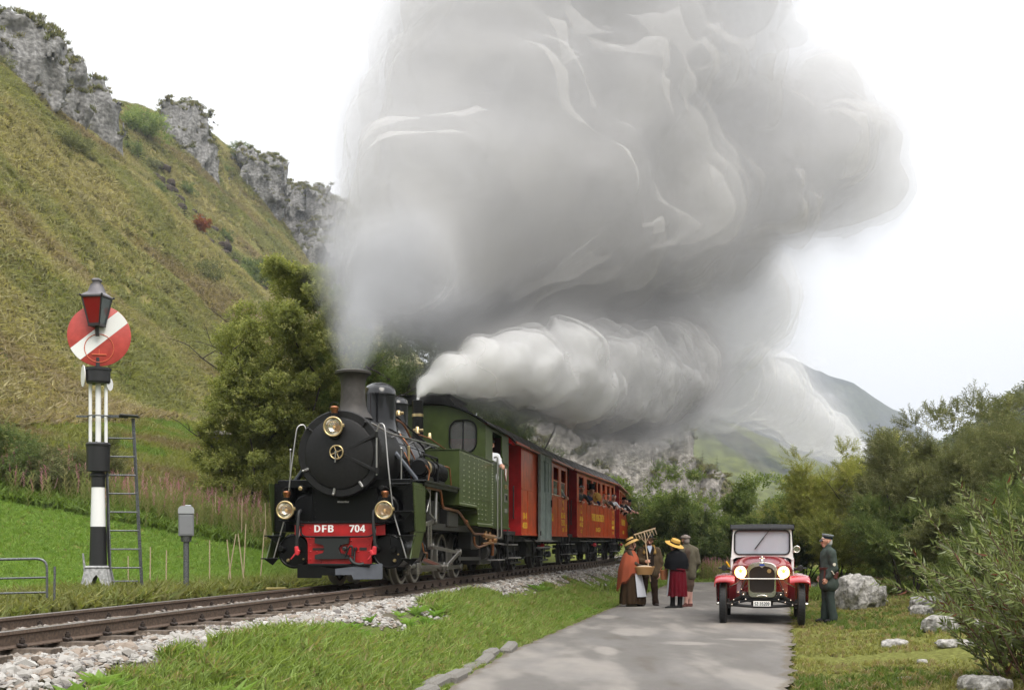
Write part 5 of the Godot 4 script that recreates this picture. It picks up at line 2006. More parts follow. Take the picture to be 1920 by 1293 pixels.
# ------------------------------------------------------------------ the old red car
func build_car():
	var red := mat("car red lacquer", Color(0.30, 0.008, 0.014), 0.16)
	red.clearcoat_enabled = true
	red.clearcoat = 0.7
	red.clearcoat_roughness = 0.05
	var rose := mat("wing inside red", Color(0.42, 0.045, 0.065), 0.35)
	var white := mat("car white lacquer", Color(0.78, 0.78, 0.76), 0.3)
	var black := mat("car black", Color(0.012, 0.012, 0.012), 0.4)
	var canvas := mat("black roof canvas", Color(0.022, 0.022, 0.024), 0.8)
	grain(canvas, "roofgrain", null, Color.BLACK, Color.WHITE, 1.5)
	var tyre := mat("tyre rubber", Color(0.020, 0.020, 0.021), 0.75)
	grain(tyre, "rust", null, Color.BLACK, Color.WHITE, 3.0)
	var chrome := mat("nickel plate", Color(0.66, 0.63, 0.57), 0.14, 0.95)
	var core := mat("radiator core", Color(0.020, 0.014, 0.011), 0.55, 0.3)
	var iron := mat("chassis iron", Color(0.018, 0.018, 0.018), 0.5, 0.2)
	var o := thing("vintage_car", "red vintage car with white windscreen frame and lit headlights on the road", "car", P(4.66, 0.004, 21.85), atan2(-4.66, 21.85))
	# wheels
	var n := 0
	for z: float in [0.0, -2.63]:
		for x: float in [-0.71, 0.71]:
			var w := Node3D.new()
			w.name = "wheel" if n == 0 else "wheel_%03d" % n
			n += 1
			o.add_child(w)
			w.position = Vector3(x, 0.385, z)
			var s := Shape.new()
			s.lathe(Vector3.ZERO, Vector3.RIGHT, pg([0.27, -0.045, 0.31, -0.066, 0.35, -0.066, 0.377, -0.052, 0.385, -0.03, 0.387, 0.0, 0.385, 0.03, 0.377, 0.052, 0.35, 0.066, 0.31, 0.066, 0.27, 0.045, 0.27, -0.045]), 40)
			for k in 40:
				var f := TAU * k / 40
				for e: float in [-1.0, 0.0, 1.0]:
					var d := Vector3(0, cos(f + e * 0.04), sin(f + e * 0.04))
					s.box(d * 0.385 + Vector3(e * 0.034, 0, 0), Vector3(0.024, 0.012, 0.036), Basis(Vector3.RIGHT, f + e * 0.04))
			obj("tyre", s, tyre, w)
			s = Shape.new()
			s.ring(Vector3.ZERO, Vector3.RIGHT, 0.265, 0.022, 32, 8)
			for k in 16:
				var f := TAU * k / 16
				s.tube(PackedVector3Array([Vector3(0.02 * signf(x), cos(f) * 0.06, sin(f) * 0.06), Vector3(0, cos(f + 0.25) * 0.26, sin(f + 0.25) * 0.26)]), 0.006, 5)
			obj("rim", s, red, w)
			s = Shape.new()
			s.cyl(Vector3(-0.05 * signf(x), 0, 0), Vector3(0.075 * signf(x), 0, 0), 0.065, 0.04, 16, 0.01)
			s.cyl(Vector3(0.075 * signf(x), 0, 0), Vector3(0.13 * signf(x), 0, 0), 0.032, 0.026, 12, 0.008)
			obj("hub_cap", s, chrome, w)
	# wings: a swept channel over each front wheel
	for e: float in [-1.0, 1.0]:
		var arc := [Vector2(0.31, 0.80), Vector2(0.30, 0.855), Vector2(0.20, 0.90), Vector2(0.05, 0.925), Vector2(-0.15, 0.90), Vector2(-0.40, 0.80), Vector2(-0.65, 0.64), Vector2(-0.90, 0.47), Vector2(-1.05, 0.40)]
		var rows := []
		var low := []
		for p: Vector2 in arc:
			var row := PackedVector3Array()
			var row2 := PackedVector3Array()
			for q in [[0.50, -0.015], [0.56, 0.0], [0.66, 0.012], [0.76, 0.010], [0.83, -0.004], [0.862, -0.03], [0.868, -0.085]]:
				row.append(Vector3(q[0] * e, p.y + q[1], p.x))
				row2.append(Vector3((q[0] - (0.012 if q[0] > 0.85 else 0.0)) * e, p.y + q[1] - 0.014, p.x))
			rows.append(row)
			low.append(row2)
		var s := Shape.new()
		s.sheet(rows, false, e > 0.0)
		s.sheet(low, false, e < 0.0)
		for k: int in [0, arc.size() - 1]:
			for j in 6:
				s.quad(rows[k][j], rows[k][j + 1], low[k][j + 1], low[k][j], Vector3(0, 0, 1.0 if k == 0 else -1.0))
		for k in arc.size() - 1:
			s.quad(rows[k][6], rows[k + 1][6], low[k + 1][6], low[k][6], Vector3(0, -1, 0))
		obj("wing", s, red, o)
		s = Shape.new()
		var val := []
		for q in [[0.18, 0.90, 0.0], [0.05, 0.75, 0.01], [-0.12, 0.60, 0.02], [-0.30, 0.46, 0.03], [-0.5, 0.38, 0.04]]:
			val.append(PackedVector3Array([Vector3(0.47 * e, q[1], q[0] - 0.16), Vector3(0.53 * e, q[1], q[0] - 0.03), Vector3((0.585 + q[2]) * e, q[1], q[0])]))
		s.sheet(val, false, e > 0.0)
		obj("wing_valance", s, rose, o)
		s = Shape.new()
		s.box(Vector3(0.70 * e, 0.37, -1.75), Vector3(0.30, 0.03, 1.5), Basis(), 0.01)
		obj("running_board", s, black, o)
		# rear wing
		var rr := []
		for k in 9:
			var f := PI * (0.05 + 0.9 * k / 8.0)
			var row := PackedVector3Array()
			for q in [[0.55, 0.0], [0.7, 0.02], [0.82, 0.01], [0.865, -0.03]]:
				row.append(Vector3(q[0] * e, 0.385 + sin(f) * (0.5 + q[1]), -2.63 + cos(f) * (0.5 + q[1])))
			rr.append(row)
		s = Shape.new()
		s.sheet(rr, false, e > 0.0)
		obj("rear_wing", s, red, o)
	# radiator shell and core
	var outer := PackedVector2Array()
	var inner := PackedVector2Array()
	var shell := func(w: float, top: float, bot: float, dip: float) -> PackedVector2Array:
		var p := PackedVector2Array()
		for k in 5:
			var f := PI * 0.5 * k / 4
			p.append(Vector2(w - 0.16 + 0.16 * cos(f), top - 0.13 + 0.13 * sin(f)))
		p.append(Vector2(0.05, top + 0.008))
		p.append(Vector2(0.0, top - dip))
		p.append(Vector2(-0.05, top + 0.008))
		for k in 5:
			var f := PI * 0.5 * (1.0 + k / 4.0)
			p.append(Vector2(-w + 0.16 + 0.16 * cos(f), top - 0.13 + 0.13 * sin(f)))
		for k in 5:
			var f := PI * (1.0 + 0.5 * k / 4.0)
			p.append(Vector2(-w + 0.07 + 0.08 * cos(f) + 0.02, bot + 0.08 + 0.08 * sin(f)))
		for k in 5:
			var f := PI * (1.5 + 0.5 * k / 4.0)
			p.append(Vector2(w - 0.09 + 0.08 * cos(f), bot + 0.08 + 0.08 * sin(f)))
		return p
	outer = shell.call(0.272, 1.16, 0.505, 0.0)
	inner = shell.call(0.232, 1.085, 0.60, 0.03)
	var s := Shape.new()
	var m := outer.size()
	for k in m:
		var j := (k + 1) % m
		var oa := Vector3(outer[k].x, outer[k].y, 0.10)
		var ob := Vector3(outer[j].x, outer[j].y, 0.10)
		var ra := Vector3(outer[k].x * 0.94, (outer[k].y - 0.83) * 0.96 + 0.83, 0.135)
		var rb := Vector3(outer[j].x * 0.94, (outer[j].y - 0.83) * 0.96 + 0.83, 0.135)
		var ia := Vector3(inner[k].x, inner[k].y, 0.13)
		var ib := Vector3(inner[j].x, inner[j].y, 0.13)
		var ja := Vector3(inner[k].x, inner[k].y, 0.09)
		var jb := Vector3(inner[j].x, inner[j].y, 0.09)
		var ba := Vector3(outer[k].x, outer[k].y, -0.03)
		var bb := Vector3(outer[j].x, outer[j].y, -0.03)
		var away := Vector3(outer[k].x + outer[j].x, outer[k].y + outer[j].y - 1.66, 0)
		s.quad(ba, bb, ob, oa, away)
		s.quad(oa, ob, rb, ra, away + Vector3(0, 0, 0.3))
		s.quad(ra, rb, ib, ia, Vector3(0, 0, 1))
		s.quad(ia, ib, jb, ja, -away)
	obj("radiator_shell", s, chrome, o)
	s = Shape.new()
	s.prism(inner, Vector3(0, 0, 0.085), Vector3.RIGHT, Vector3.UP, 0.01)
	for k in 30:
		s.box(Vector3(-0.215 + k * 0.0148, 0.83, 0.098), Vector3(0.004, 0.43, 0.006))
	obj("radiator_core", s, core, o)
	s = Shape.new()
	s.cyl(Vector3(0, 1.17, 0.05), Vector3(0, 1.22, 0.05), 0.035, 0.03, 14, 0.008)
	s.ball(Vector3(0, 1.245, 0.05), Vector3(0.022, 0.035, 0.03), 10, 8)
	s.box(Vector3(0, 1.235, 0.05), Vector3(0.11, 0.014, 0.02), Basis(), 0.005)
	obj("radiator_cap", s, chrome, o)
	s = Shape.new()
	s.prism(pg([-0.055, 0, -0.03, -0.016, 0.03, -0.016, 0.055, 0, 0.03, 0.016, -0.03, 0.016]), Vector3(0, 1.112, 0.134), Vector3.RIGHT, Vector3.UP, 0.006)
	obj("radiator_badge", s, mat("blue badge enamel", Color(0.02, 0.05, 0.28), 0.25), o)
	s = Shape.new()
	s.cyl(Vector3(0.13, 1.0, 0.10), Vector3(0.13, 1.0, 0.115), 0.038, 0.038, 20, 0.004)
	obj("club_badge", s, mat("brass", Color.BLACK), o)
	# bonnet, lofted back to the scuttle
	s = Shape.new()
	var sect := func(w: float, top: float, bot: float, z: float) -> PackedVector3Array:
		var row := PackedVector3Array([Vector3(-w * 0.96, bot, z)])
		for k in 15:
			var f := PI * (1.0 - k / 14.0)
			row.append(Vector3(signf(cos(f)) * pow(absf(cos(f)), 0.62) * w, lerpf(bot + (top - bot) * 0.55, top, pow(sin(f), 0.75)), z))
		row.append(Vector3(w * 0.96, bot, z))
		return row
	s.sheet([sect.call(0.268, 1.155, 0.56, -0.02), sect.call(0.37, 1.185, 0.50, -0.35), sect.call(0.47, 1.22, 0.45, -0.80), sect.call(0.56, 1.255, 0.42, -1.10), sect.call(0.60, 1.275, 0.42, -1.28)], false, true)
	obj("bonnet", s, red, o)
	for e: float in [-1.0, 1.0]:
		s = Shape.new()
		for k in 14:
			s.box(Vector3((0.335 + k * 0.0085) * e, 0.80, -0.30 - k * 0.045), Vector3(0.012, 0.24, 0.02), Basis(Vector3.UP, 0.5 * e), 0.004)
		obj("bonnet_louvres", s, red, o)
	# white windscreen frame with rounded opening and black rubber edge, standing on the scuttle
	s = Shape.new()
	panel_with_holes(s, pg([-0.60, 1.18, -0.56, 1.80, 0.56, 1.80, 0.60, 1.18, 0.5, 1.235, 0.3, 1.262, 0.0, 1.27, -0.3, 1.262, -0.5, 1.235]), [rounded(0, 1.535, 1.06, 0.47, 0.09)], Vector3(0, 0, -1.30), Vector3.RIGHT, Vector3.UP, 0.05)
	s.box(Vector3(-0.585, 1.05, -1.30), Vector3(0.05, 0.38, 0.06), Basis(), 0.01)
	s.box(Vector3(0.585, 1.05, -1.30), Vector3(0.05, 0.38, 0.06), Basis(), 0.01)
	obj("windscreen_frame", s, white, o)
	s = Shape.new()
	var rp := PackedVector3Array()
	for p in rounded(0, 1.535, 1.06, 0.47, 0.09):
		rp.append(Vector3(p.x, p.y, -1.245))
	s.tube(rp, 0.017, 6, 0.017, true)
	obj("windscreen_seal", s, black, o)
	s = Shape.new()
	s.prism(rounded(0, 1.535, 1.06, 0.47, 0.09), Vector3(0, 0, -1.275), Vector3.RIGHT, Vector3.UP, 0.006)
	var milky := mat("dusty windscreen glass", Color(0.62, 0.65, 0.72), 0.3)  # whitish half-clear tint stands in for sky mirrored in the pane
	milky.transparency = BaseMaterial3D.TRANSPARENCY_ALPHA
	milky.albedo_color.a = 0.45
	obj("windscreen", s, milky, o)
	s = Shape.new()
	s.bar(Vector3(0.16, 1.80, -1.235), Vector3(-0.12, 1.43, -1.235), 0.018, 0.012)
	s.bar(Vector3(0.03, 1.63, -1.23), Vector3(-0.14, 1.40, -1.23), 0.012, 0.02)
	s.cyl(Vector3(0.16, 1.80, -1.29), Vector3(0.16, 1.80, -1.225), 0.02, 0.02, 10)
	obj("wiper", s, black, o)
	# roof, body tub, rear
	s = Shape.new()
	var roof := [PackedVector3Array(), PackedVector3Array(), PackedVector3Array(), PackedVector3Array()]
	for k in 13:
		var f := -1.0 + k / 6.0
		var bow := 0.012 * (1.0 - pow(absf(f), 3.0))
		roof[0].append(Vector3(0.60 * f, 1.785 + bow * 0.2, -1.20))
		roof[1].append(Vector3(0.61 * f, 1.88 + bow, -1.24))
		roof[2].append(Vector3(0.62 * f, 1.90 + bow, -2.2))
		roof[3].append(Vector3(0.60 * f, 1.86 + bow, -3.05))
	s.sheet(roof, false, true)
	for e: float in [-1.0, 1.0]:
		s.box(Vector3(0.61 * e, 1.83, -2.15), Vector3(0.02, 0.12, 1.85), Basis(), 0.006)
		s.box(Vector3(0.60 * e, 1.52, -2.75), Vector3(0.02, 0.60, 0.66), Basis(), 0.006)
	s.box(Vector3(0, 1.805, -2.1), Vector3(1.2, 0.012, 1.8))
	obj("canvas_roof", s, canvas, o)
	s = Shape.new()
	panel_with_holes(s, pg([-0.60, 0.5, 0.60, 0.5, 0.60, 1.84, -0.60, 1.84]), [rounded(0, 1.58, 0.8, 0.30, 0.06)], Vector3(0, 0, -3.08), Vector3.RIGHT, Vector3.UP, 0.03)
	obj("rear_panel", s, canvas, o)
	s = Shape.new()
	s.prism(rounded(0, 1.58, 0.8, 0.30, 0.06), Vector3(0, 0, -3.065), Vector3.RIGHT, Vector3.UP, 0.004)
	obj("rear_window", s, milky, o)
	for e: float in [-1.0, 1.0]:
		s = Shape.new()
		s.box(Vector3(0.60 * e, 0.85, -1.75), Vector3(0.04, 0.72, 0.84), Basis(), 0.012)
		s.box(Vector3(0.60 * e, 0.85, -2.62), Vector3(0.05, 0.72, 0.86), Basis(), 0.012)
		obj("body_side", s, red, o)
		s = Shape.new()
		s.cyl(Vector3(0.60 * e, 1.2, -2.2), Vector3(0.60 * e, 1.80, -2.2), 0.018, 0.018, 8)
		obj("roof_post", s, black, o)
		# door mirror, side lamp on its stalk
		s = Shape.new()
		s.tube(bend([Vector3(0.58 * e, 0.98, -1.15), Vector3(0.66 * e, 1.0, -1.12), Vector3(0.72 * e, 1.03, -1.05)], 0.05), 0.012, 6)
		s.lathe(Vector3(0.72 * e, 1.035, -1.10), Vector3(0, 0, 1), pg([0, -0.02, 0.05, 0.0, 0.062, 0.08, 0.055, 0.10, 0, 0.105]), 18)
		s.cyl(Vector3(0.60 * e, 1.02, -1.05), Vector3(0.84 * e, 1.035, -1.02), 0.022, 0.014, 10, 0.004)
		obj("side_lamp", s, black, o)
	s = Shape.new()
	s.ring(Vector3(0.665, 1.40, -1.22), Vector3(0, 0, 1), 0.062, 0.012, 22, 6)
	s.cyl(Vector3(0.665, 1.40, -1.24), Vector3(0.665, 1.40, -1.222), 0.058, 0.058, 22)
	s.tube(PackedVector3Array([Vector3(0.59, 1.34, -1.28), Vector3(0.64, 1.36, -1.25)]), 0.01, 6)
	obj("door_mirror", s, chrome, o)
	s = Shape.new()
	s.bar(Vector3(-0.69, 1.16, -1.1), Vector3(-0.62, 1.05, -1.12), 0.03, 0.03, Vector3.UP, 0.008)
	obj("direction_arm", s, mat("amber indicator", Color(0.80, 0.40, 0.02), 0.3), o)
	# seats, wheel
	s = Shape.new()
	s.box(Vector3(0, 0.55, -2.15), Vector3(1.12, 0.08, 1.7))
	s.box(Vector3(0, 0.86, -2.35), Vector3(1.06, 0.20, 0.55), Basis(), 0.05)
	s.box(Vector3(0, 1.12, -2.66), Vector3(1.06, 0.52, 0.16), Basis(Vector3.RIGHT, -0.15), 0.05)
	obj("seat_bench", s, mat("black leather seat", Color(0.03, 0.026, 0.024), 0.5), o)
	s = Shape.new()
	s.ring(Vector3(0.26, 1.22, -1.72), Vector3(0, 0.62, -0.78), 0.20, 0.014, 30, 8)
	for k in 4:
		var f := TAU * k / 4 + 0.6
		var z := Vector3(0, 0.62, -0.78).normalized()
		var x := Vector3.RIGHT
		var y := z.cross(x)
		s.tube(PackedVector3Array([Vector3(0.26, 1.22, -1.72), Vector3(0.26, 1.22, -1.72) + (x * cos(f) + y * sin(f)) * 0.2]), 0.008, 6)
	s.tube(PackedVector3Array([Vector3(0.26, 1.22, -1.72), Vector3(0.26, 0.85, -1.30)]), 0.018, 8)
	obj("steering_wheel", s, mat("grey steering wheel", Color(0.30, 0.30, 0.30), 0.4), o)
	s = Shape.new()
	s.box(Vector3(-0.15, 1.24, -1.42), Vector3(0.5, 0.05, 0.12), Basis(), 0.01)
	obj("dashboard", s, mat("wooden dashboard", Color(0.25, 0.09, 0.05), 0.4), o)
	# headlights, lit
	for e: float in [-1.0, 1.0]:
		var h := Node3D.new()
		h.name = "headlight" if e < 0.0 else "headlight_001"
		o.add_child(h)
		h.position = Vector3(0.39 * e, 0.975, 0.11)
		s = Shape.new()
		s.lathe(Vector3.ZERO, Vector3(0, 0, -1), pg([0.112, -0.012, 0.114, 0.01, 0.10, 0.08, 0.06, 0.14, 0, 0.16]), 28)
		s.ring(Vector3(0, 0, 0.006), Vector3(0, 0, 1), 0.108, 0.009, 30, 8)
		obj("lamp_shell", s, chrome, h)
		s = Shape.new()
		s.lathe(Vector3(0, 0, 0.0), Vector3(0, 0, 1), pg([0.104, 0.0, 0.08, 0.012, 0.04, 0.02, 0, 0.022]), 26)
		var lit := mat("lit headlight glass", Color(0.9, 0.75, 0.5), 0.2)
		lit.emission_enabled = true
		lit.emission = Color(1.0, 0.80, 0.52)
		lit.emission_energy_multiplier = 1.25
		obj("lit_lens", s, lit, h)
		s = Shape.new()
		s.lathe(Vector3(0, 0.02, 0.0235), Vector3(0, 0, 1), pg([0.028, 0.0, 0.018, 0.008, 0, 0.01]), 16)
		for k in 3:
			s.box(Vector3(0.035 * (k - 1), 0.055 - absf(k - 1) * 0.012, 0.017), Vector3(0.024, 0.016, 0.012), Basis(), 0.004)
		var amber := mat("amber headlight glow", Color(0.8, 0.35, 0.05), 0.3)
		amber.emission_enabled = true
		amber.emission = Color(0.95, 0.42, 0.06)
		amber.emission_energy_multiplier = 0.8
		obj("lamp_filament", s, amber, h)
		var lt := OmniLight3D.new()
		lt.name = "headlight_light" if e < 0.0 else "headlight_light_001"
		lt.light_color = Color(1.0, 0.72, 0.38)
		lt.light_energy = 0.10
		lt.light_size = 0.1
		lt.omni_range = 12.0
		lt.omni_attenuation = 2.0
		lt.shadow_enabled = true
		lt.position = Vector3(0, 0, 0.14)
		h.add_child(lt)
	s = Shape.new()
	s.tube(PackedVector3Array([Vector3(-0.40, 0.855, 0.155), Vector3(0.40, 0.855, 0.155)]), 0.014, 8)
	for e: float in [-1.0, 1.0]:
		s.tube(bend([Vector3(0.39 * e, 0.86, 0.10), Vector3(0.42 * e, 0.80, 0.06), Vector3(0.60 * e, 0.70, 0.0)], 0.06), 0.014, 8)
	obj("lamp_bar", s, chrome, o)
	# axle, springs, steering, shock absorbers
	s = Shape.new()
	var pts := PackedVector3Array()
	for k in 15:
		var f := -1.0 + k / 7.0
		pts.append(Vector3(0.66 * f, 0.335 + 0.05 * f * f, 0.02))
	s.tube(pts, 0.028, 8)
	pts = PackedVector3Array()
	for k in 15:
		var f := -1.0 + k / 7.0
		pts.append(Vector3(0.58 * f, 0.47 - 0.09 * f * f, 0.05))
	s.tube(pts, 0.026, 8)
	s.tube(PackedVector3Array([Vector3(-0.62, 0.34, -0.12), Vector3(0.62, 0.34, -0.12)]), 0.014, 6)
	for e: float in [-1.0, 1.0]:
		s.bar(Vector3(0.30 * e, 0.55, 0.10), Vector3(0.33 * e, 0.52, -3.0), 0.05, 0.12)
		s.cyl(Vector3(0.34 * e, 0.56, 0.04), Vector3(0.34 * e, 0.56, 0.14), 0.06, 0.055, 14, 0.01)
		s.bar(Vector3(0.34 * e, 0.56, 0.11), Vector3(0.52 * e, 0.46, 0.08), 0.025, 0.03)
		s.bar(Vector3(0.52 * e, 0.46, 0.08), Vector3(0.55 * e, 0.37, 0.05), 0.02, 0.02)
		s.bar(Vector3(0.36 * e, 0.50, 0.0), Vector3(0.62 * e, 0.40, 0.0), 0.04, 0.05)
		s.cyl(Vector3(0.62 * e, 0.30, 0.0), Vector3(0.62 * e, 0.48, 0.0), 0.028, 0.028, 10, 0.006)
		s.tube(bend([Vector3(0.30 * e, 0.85, -0.1), Vector3(0.36 * e, 0.70, 0.06), Vector3(0.40 * e, 0.58, 0.08)], 0.06), 0.012, 6)
		s.cyl(Vector3(0.69 * e, 0.385, -2.63), Vector3(0.2 * e, 0.385, -2.63), 0.05, 0.09, 12)
	s.box(Vector3(0, 0.52, 0.06), Vector3(0.62, 0.07, 0.08), Basis(), 0.01)
	s.box(Vector3(0, 0.45, -0.35), Vector3(0.4, 0.3, 0.5), Basis(), 0.03)
	s.ball(Vector3(0, 0.385, -2.63), Vector3(0.17, 0.17, 0.17), 14, 10)
	obj("front_axle_and_springs", s, iron, o)
	s = Shape.new()
	for e: float in [-1.0, 1.0]:
		for q in [[0.34, 0.56, 0.145, 0.022], [0.52, 0.46, 0.10, 0.018], [0.55, 0.37, 0.075, 0.02], [0.30, 0.47, 0.10, 0.02], [0.42, 0.42, 0.09, 0.016], [0.44, 0.60, 0.06, 0.018], [0.38, 0.66, 0.10, 0.014]]:
			s.ball(Vector3(q[0] * e, q[1], q[2]), Vector3.ONE * q[3], 10, 7)
	s.tube(bend([Vector3(-0.09, 0.535, 0.15), Vector3(0.0, 0.56, 0.16), Vector3(0.09, 0.535, 0.15)], 0.05), 0.012, 6)
	obj("bright_fittings", s, chrome, o)
	# number plate
	s = Shape.new()
	s.box(Vector3(0, 0.395, 0.17), Vector3(0.315, 0.095, 0.012), Basis(), 0.004)
	obj("number_plate", s, white, o)
	letters(o, "plate_lettering", "SZ·35209", mat("plate black", Color(0.01, 0.01, 0.01), 0.5), Vector3(0, 0.395, 0.177), Basis(), 0.062, true, 0.27, 0.004)
	s = Shape.new()
	s.bar(Vector3(-0.1, 0.44, 0.10), Vector3(-0.1, 0.40, 0.165), 0.02, 0.01)
	s.bar(Vector3(0.1, 0.44, 0.10), Vector3(0.1, 0.40, 0.165), 0.02, 0.01)
	obj("plate_bracket", s, iron, o)
# ------------------------------------------------------------------ people
func flesh(bones: Array, cell: float, soft: float, wob := 0.0, seed_ := 1) -> Shape:
	# one continuous skin over tapered bones [from, to, radius from, radius to, colour(, squash direction * factor)]
	var lo := Vector3.ONE * 1e9
	var hi := -lo
	for b in bones:
		var r: float = maxf(b[2], b[3]) + soft + cell * 2.0
		lo = lo.min(b[0] - Vector3.ONE * r).min(b[1] - Vector3.ONE * r)
		hi = hi.max(b[0] + Vector3.ONE * r).max(b[1] + Vector3.ONE * r)
	var dim := Vector3i(((hi - lo) / cell).ceil()) + Vector3i.ONE * 2
	var nx := dim.x
	var ny := dim.y
	var f := PackedFloat32Array()
	f.resize(nx * ny * dim.z)
	f.fill(-1.0)
	var near := PackedFloat32Array()
	near.resize(f.size())
	near.fill(-1.0)
	var who := PackedByteArray()
	who.resize(f.size())
	for k in bones.size():
		var a: Vector3 = bones[k][0]
		var b: Vector3 = bones[k][1]
		var ra: float = bones[k][2]
		var rb: float = bones[k][3]
		var r := maxf(ra, rb) + soft + cell * 2.0
		var p0 := Vector3i(((a.min(b) - Vector3.ONE * r - lo) / cell).floor()).clamp(Vector3i.ZERO, dim - Vector3i.ONE)
		var p1 := Vector3i(((a.max(b) + Vector3.ONE * r - lo) / cell).ceil()).clamp(Vector3i.ZERO, dim - Vector3i.ONE)
		var ab := b - a
		var l2 := maxf(ab.length_squared(), 1e-9)
		for z in range(p0.z, p1.z + 1):
			for y in range(p0.y, p1.y + 1):
				var row := (z * ny + y) * nx
				var p := lo + Vector3(p0.x, y, z) * cell
				for x in range(p0.x, p1.x + 1):
					var t := clampf((p - a).dot(ab) / l2, 0.0, 1.0)
					var g := ra + (rb - ra) * t - (p - a - ab * t).length()
					var old := f[row + x]
					if g > near[row + x]:
						near[row + x] = g
						who[row + x] = k
					var h := maxf(soft - absf(g - old), 0.0) / soft
					f[row + x] = maxf(g, old) + h * h * soft * 0.25
					p.x += cell
	if wob > 0.0:
		var nn := noise(seed_, 9.0, 2)
		var i := 0
		for z in dim.z:
			for y in ny:
				for x in nx:
					if f[i] > -0.1:
						f[i] += wob * nn.get_noise_3d(x * cell, y * cell * 0.6, z * cell)
					i += 1
	var s := nets(f, lo, cell, dim, 0.0)
	for k in s.v.size():
		var c := Vector3i(((s.v[k] - lo) / cell).round()).clamp(Vector3i.ZERO, dim - Vector3i.ONE)
		s.c[k] = bones[who[(c.z * ny + c.y) * nx + c.x]][4]
	return s

func cloth(key: String, lin: Color, rough := 0.9) -> StandardMaterial3D:
	if mats.has(key):
		return mats[key]
	var m := mat(key, lin, rough)
	m.metallic_specular = 0.2
	grain(m, "weave", noise(71, 0.06, 4), Color(0.70, 0.70, 0.70), Color(1, 1, 1), 5.0)
	relief(m, "weave_n", noise(72, 0.03, 4), 5.0, 0.7, 5.0)
	return m

func skin_mat() -> StandardMaterial3D:
	var m := mat("skin and hair", Color(1, 1, 1), 0.6)
	m.vertex_color_use_as_albedo = true
	m.metallic_specular = 0.3
	return m

const SKIN := Color(0.50, 0.27, 0.19)
const LIP := Color(0.36, 0.13, 0.11)
const EYE_W := Color(0.02, 0.016, 0.014)

func head_bones(at: Vector3, face: Vector3, hair: Color, skin := SKIN, moustache := false, back_hair := true) -> Array:
	# at: middle of the head; face: the way it looks
	var z := face.normalized()
	var x := Vector3.UP.cross(z).normalized()
	var y := z.cross(x)
	var b := []
	b.append([at + y * 0.03 - z * 0.015, at + y * 0.02 + z * 0.02, 0.088, 0.082, skin])
	b.append([at - y * 0.02 + z * 0.03, at - y * 0.085 + z * 0.045, 0.062, 0.038, skin])
	b.append([at - y * 0.01 + z * 0.09, at - y * 0.035 + z * 0.108, 0.012, 0.016, skin])
	b.append([at + y * 0.022 + z * 0.078 - x * 0.035, at + y * 0.022 + z * 0.078 + x * 0.035, 0.021, 0.021, skin])
	for e: float in [-1.0, 1.0]:
		b.append([at + x * 0.086 * e + y * 0.01 - z * 0.01, at + x * 0.09 * e - y * 0.025 - z * 0.005, 0.016, 0.013, skin])
		b.append([at + y * 0.002 + z * 0.088 + x * 0.032 * e, at + y * 0.002 + z * 0.088 + x * 0.036 * e, 0.010, 0.010, EYE_W])
	b.append([at - y * 0.064 + z * 0.086 - x * 0.018, at - y * 0.064 + z * 0.086 + x * 0.018, 0.010, 0.010, LIP])
	if moustache:
		for e: float in [-1.0, 1.0]:
			b.append([at - y * 0.050 + z * 0.096, at - y * 0.062 + z * 0.078 + x * 0.045 * e, 0.015, 0.009, Color(0.025, 0.018, 0.014)])
		b.append([at - y * 0.095 + z * 0.07, at - y * 0.075 + z * 0.035 + x * 0.0, 0.03, 0.05, Color(0.12, 0.07, 0.05)])
	if back_hair:
		b.append([at + y * 0.05 - z * 0.035, at - y * 0.03 - z * 0.045, 0.078, 0.07, hair])
		b.append([at + y * 0.06 + z * 0.0, at + y * 0.055 + z * 0.03, 0.078, 0.06, hair])
	return b

func hand_bones(wrist: Vector3, dir: Vector3, palm: Vector3, curl: float, skin := SKIN, side := 1.0) -> Array:
	# palm, four fingers of two bones and a thumb from the palm's side
	var z := dir.normalized()
	var n := (palm - z * palm.dot(z)).normalized()
	var x := n.cross(z) * side
	var b := []
	b.append([wrist, wrist + z * 0.03, 0.026, 0.027, skin])
	for k in 4:
		var o := (k - 1.5) * 0.019
		var root := wrist + z * 0.085 + x * o
		b.append([wrist + z * 0.02 + x * o * 0.7, root, 0.016, 0.0125, skin])
		var l: float = [0.036, 0.044, 0.046, 0.038][k]
		var d1 := (z * cos(curl) + n * sin(curl)).normalized()
		var d2 := (z * cos(curl * 2.1) + n * sin(curl * 2.1)).normalized()
		var mid := root + d1 * l
		b.append([root, mid, 0.0105, 0.0095, skin])
		b.append([mid, mid + d2 * l * 0.95, 0.0095, 0.008, skin])
	var tr := wrist + z * 0.03 + x * 0.030
	var td := (z * 0.6 + x * 0.55 + n * (0.25 + curl * 0.5)).normalized()
	b.append([tr, tr + td * 0.04, 0.014, 0.011, skin])
	b.append([tr + td * 0.04, tr + td * 0.04 + (z * 0.7 + n * (0.3 + curl * 0.5)).normalized() * 0.032, 0.011, 0.009, skin])
	return b

func add_flesh(s: Shape, o: Shape):
	var b := s.v.size()
	s.v.append_array(o.v)
	s.n.append_array(o.n)
	s.c.append_array(o.c)
	s.t.append_array(o.t)
	for k in o.i:
		s.i.append(b + k)

func body(o: Node3D, main: Array, heads: Array, hands: Array):
	var s := flesh(main, 0.022, 0.035)
	add_flesh(s, flesh(heads, 0.0085, 0.016))
	for h in hands:
		add_flesh(s, flesh(h, 0.0065, 0.006))
	obj("body", s, skin_mat(), o)

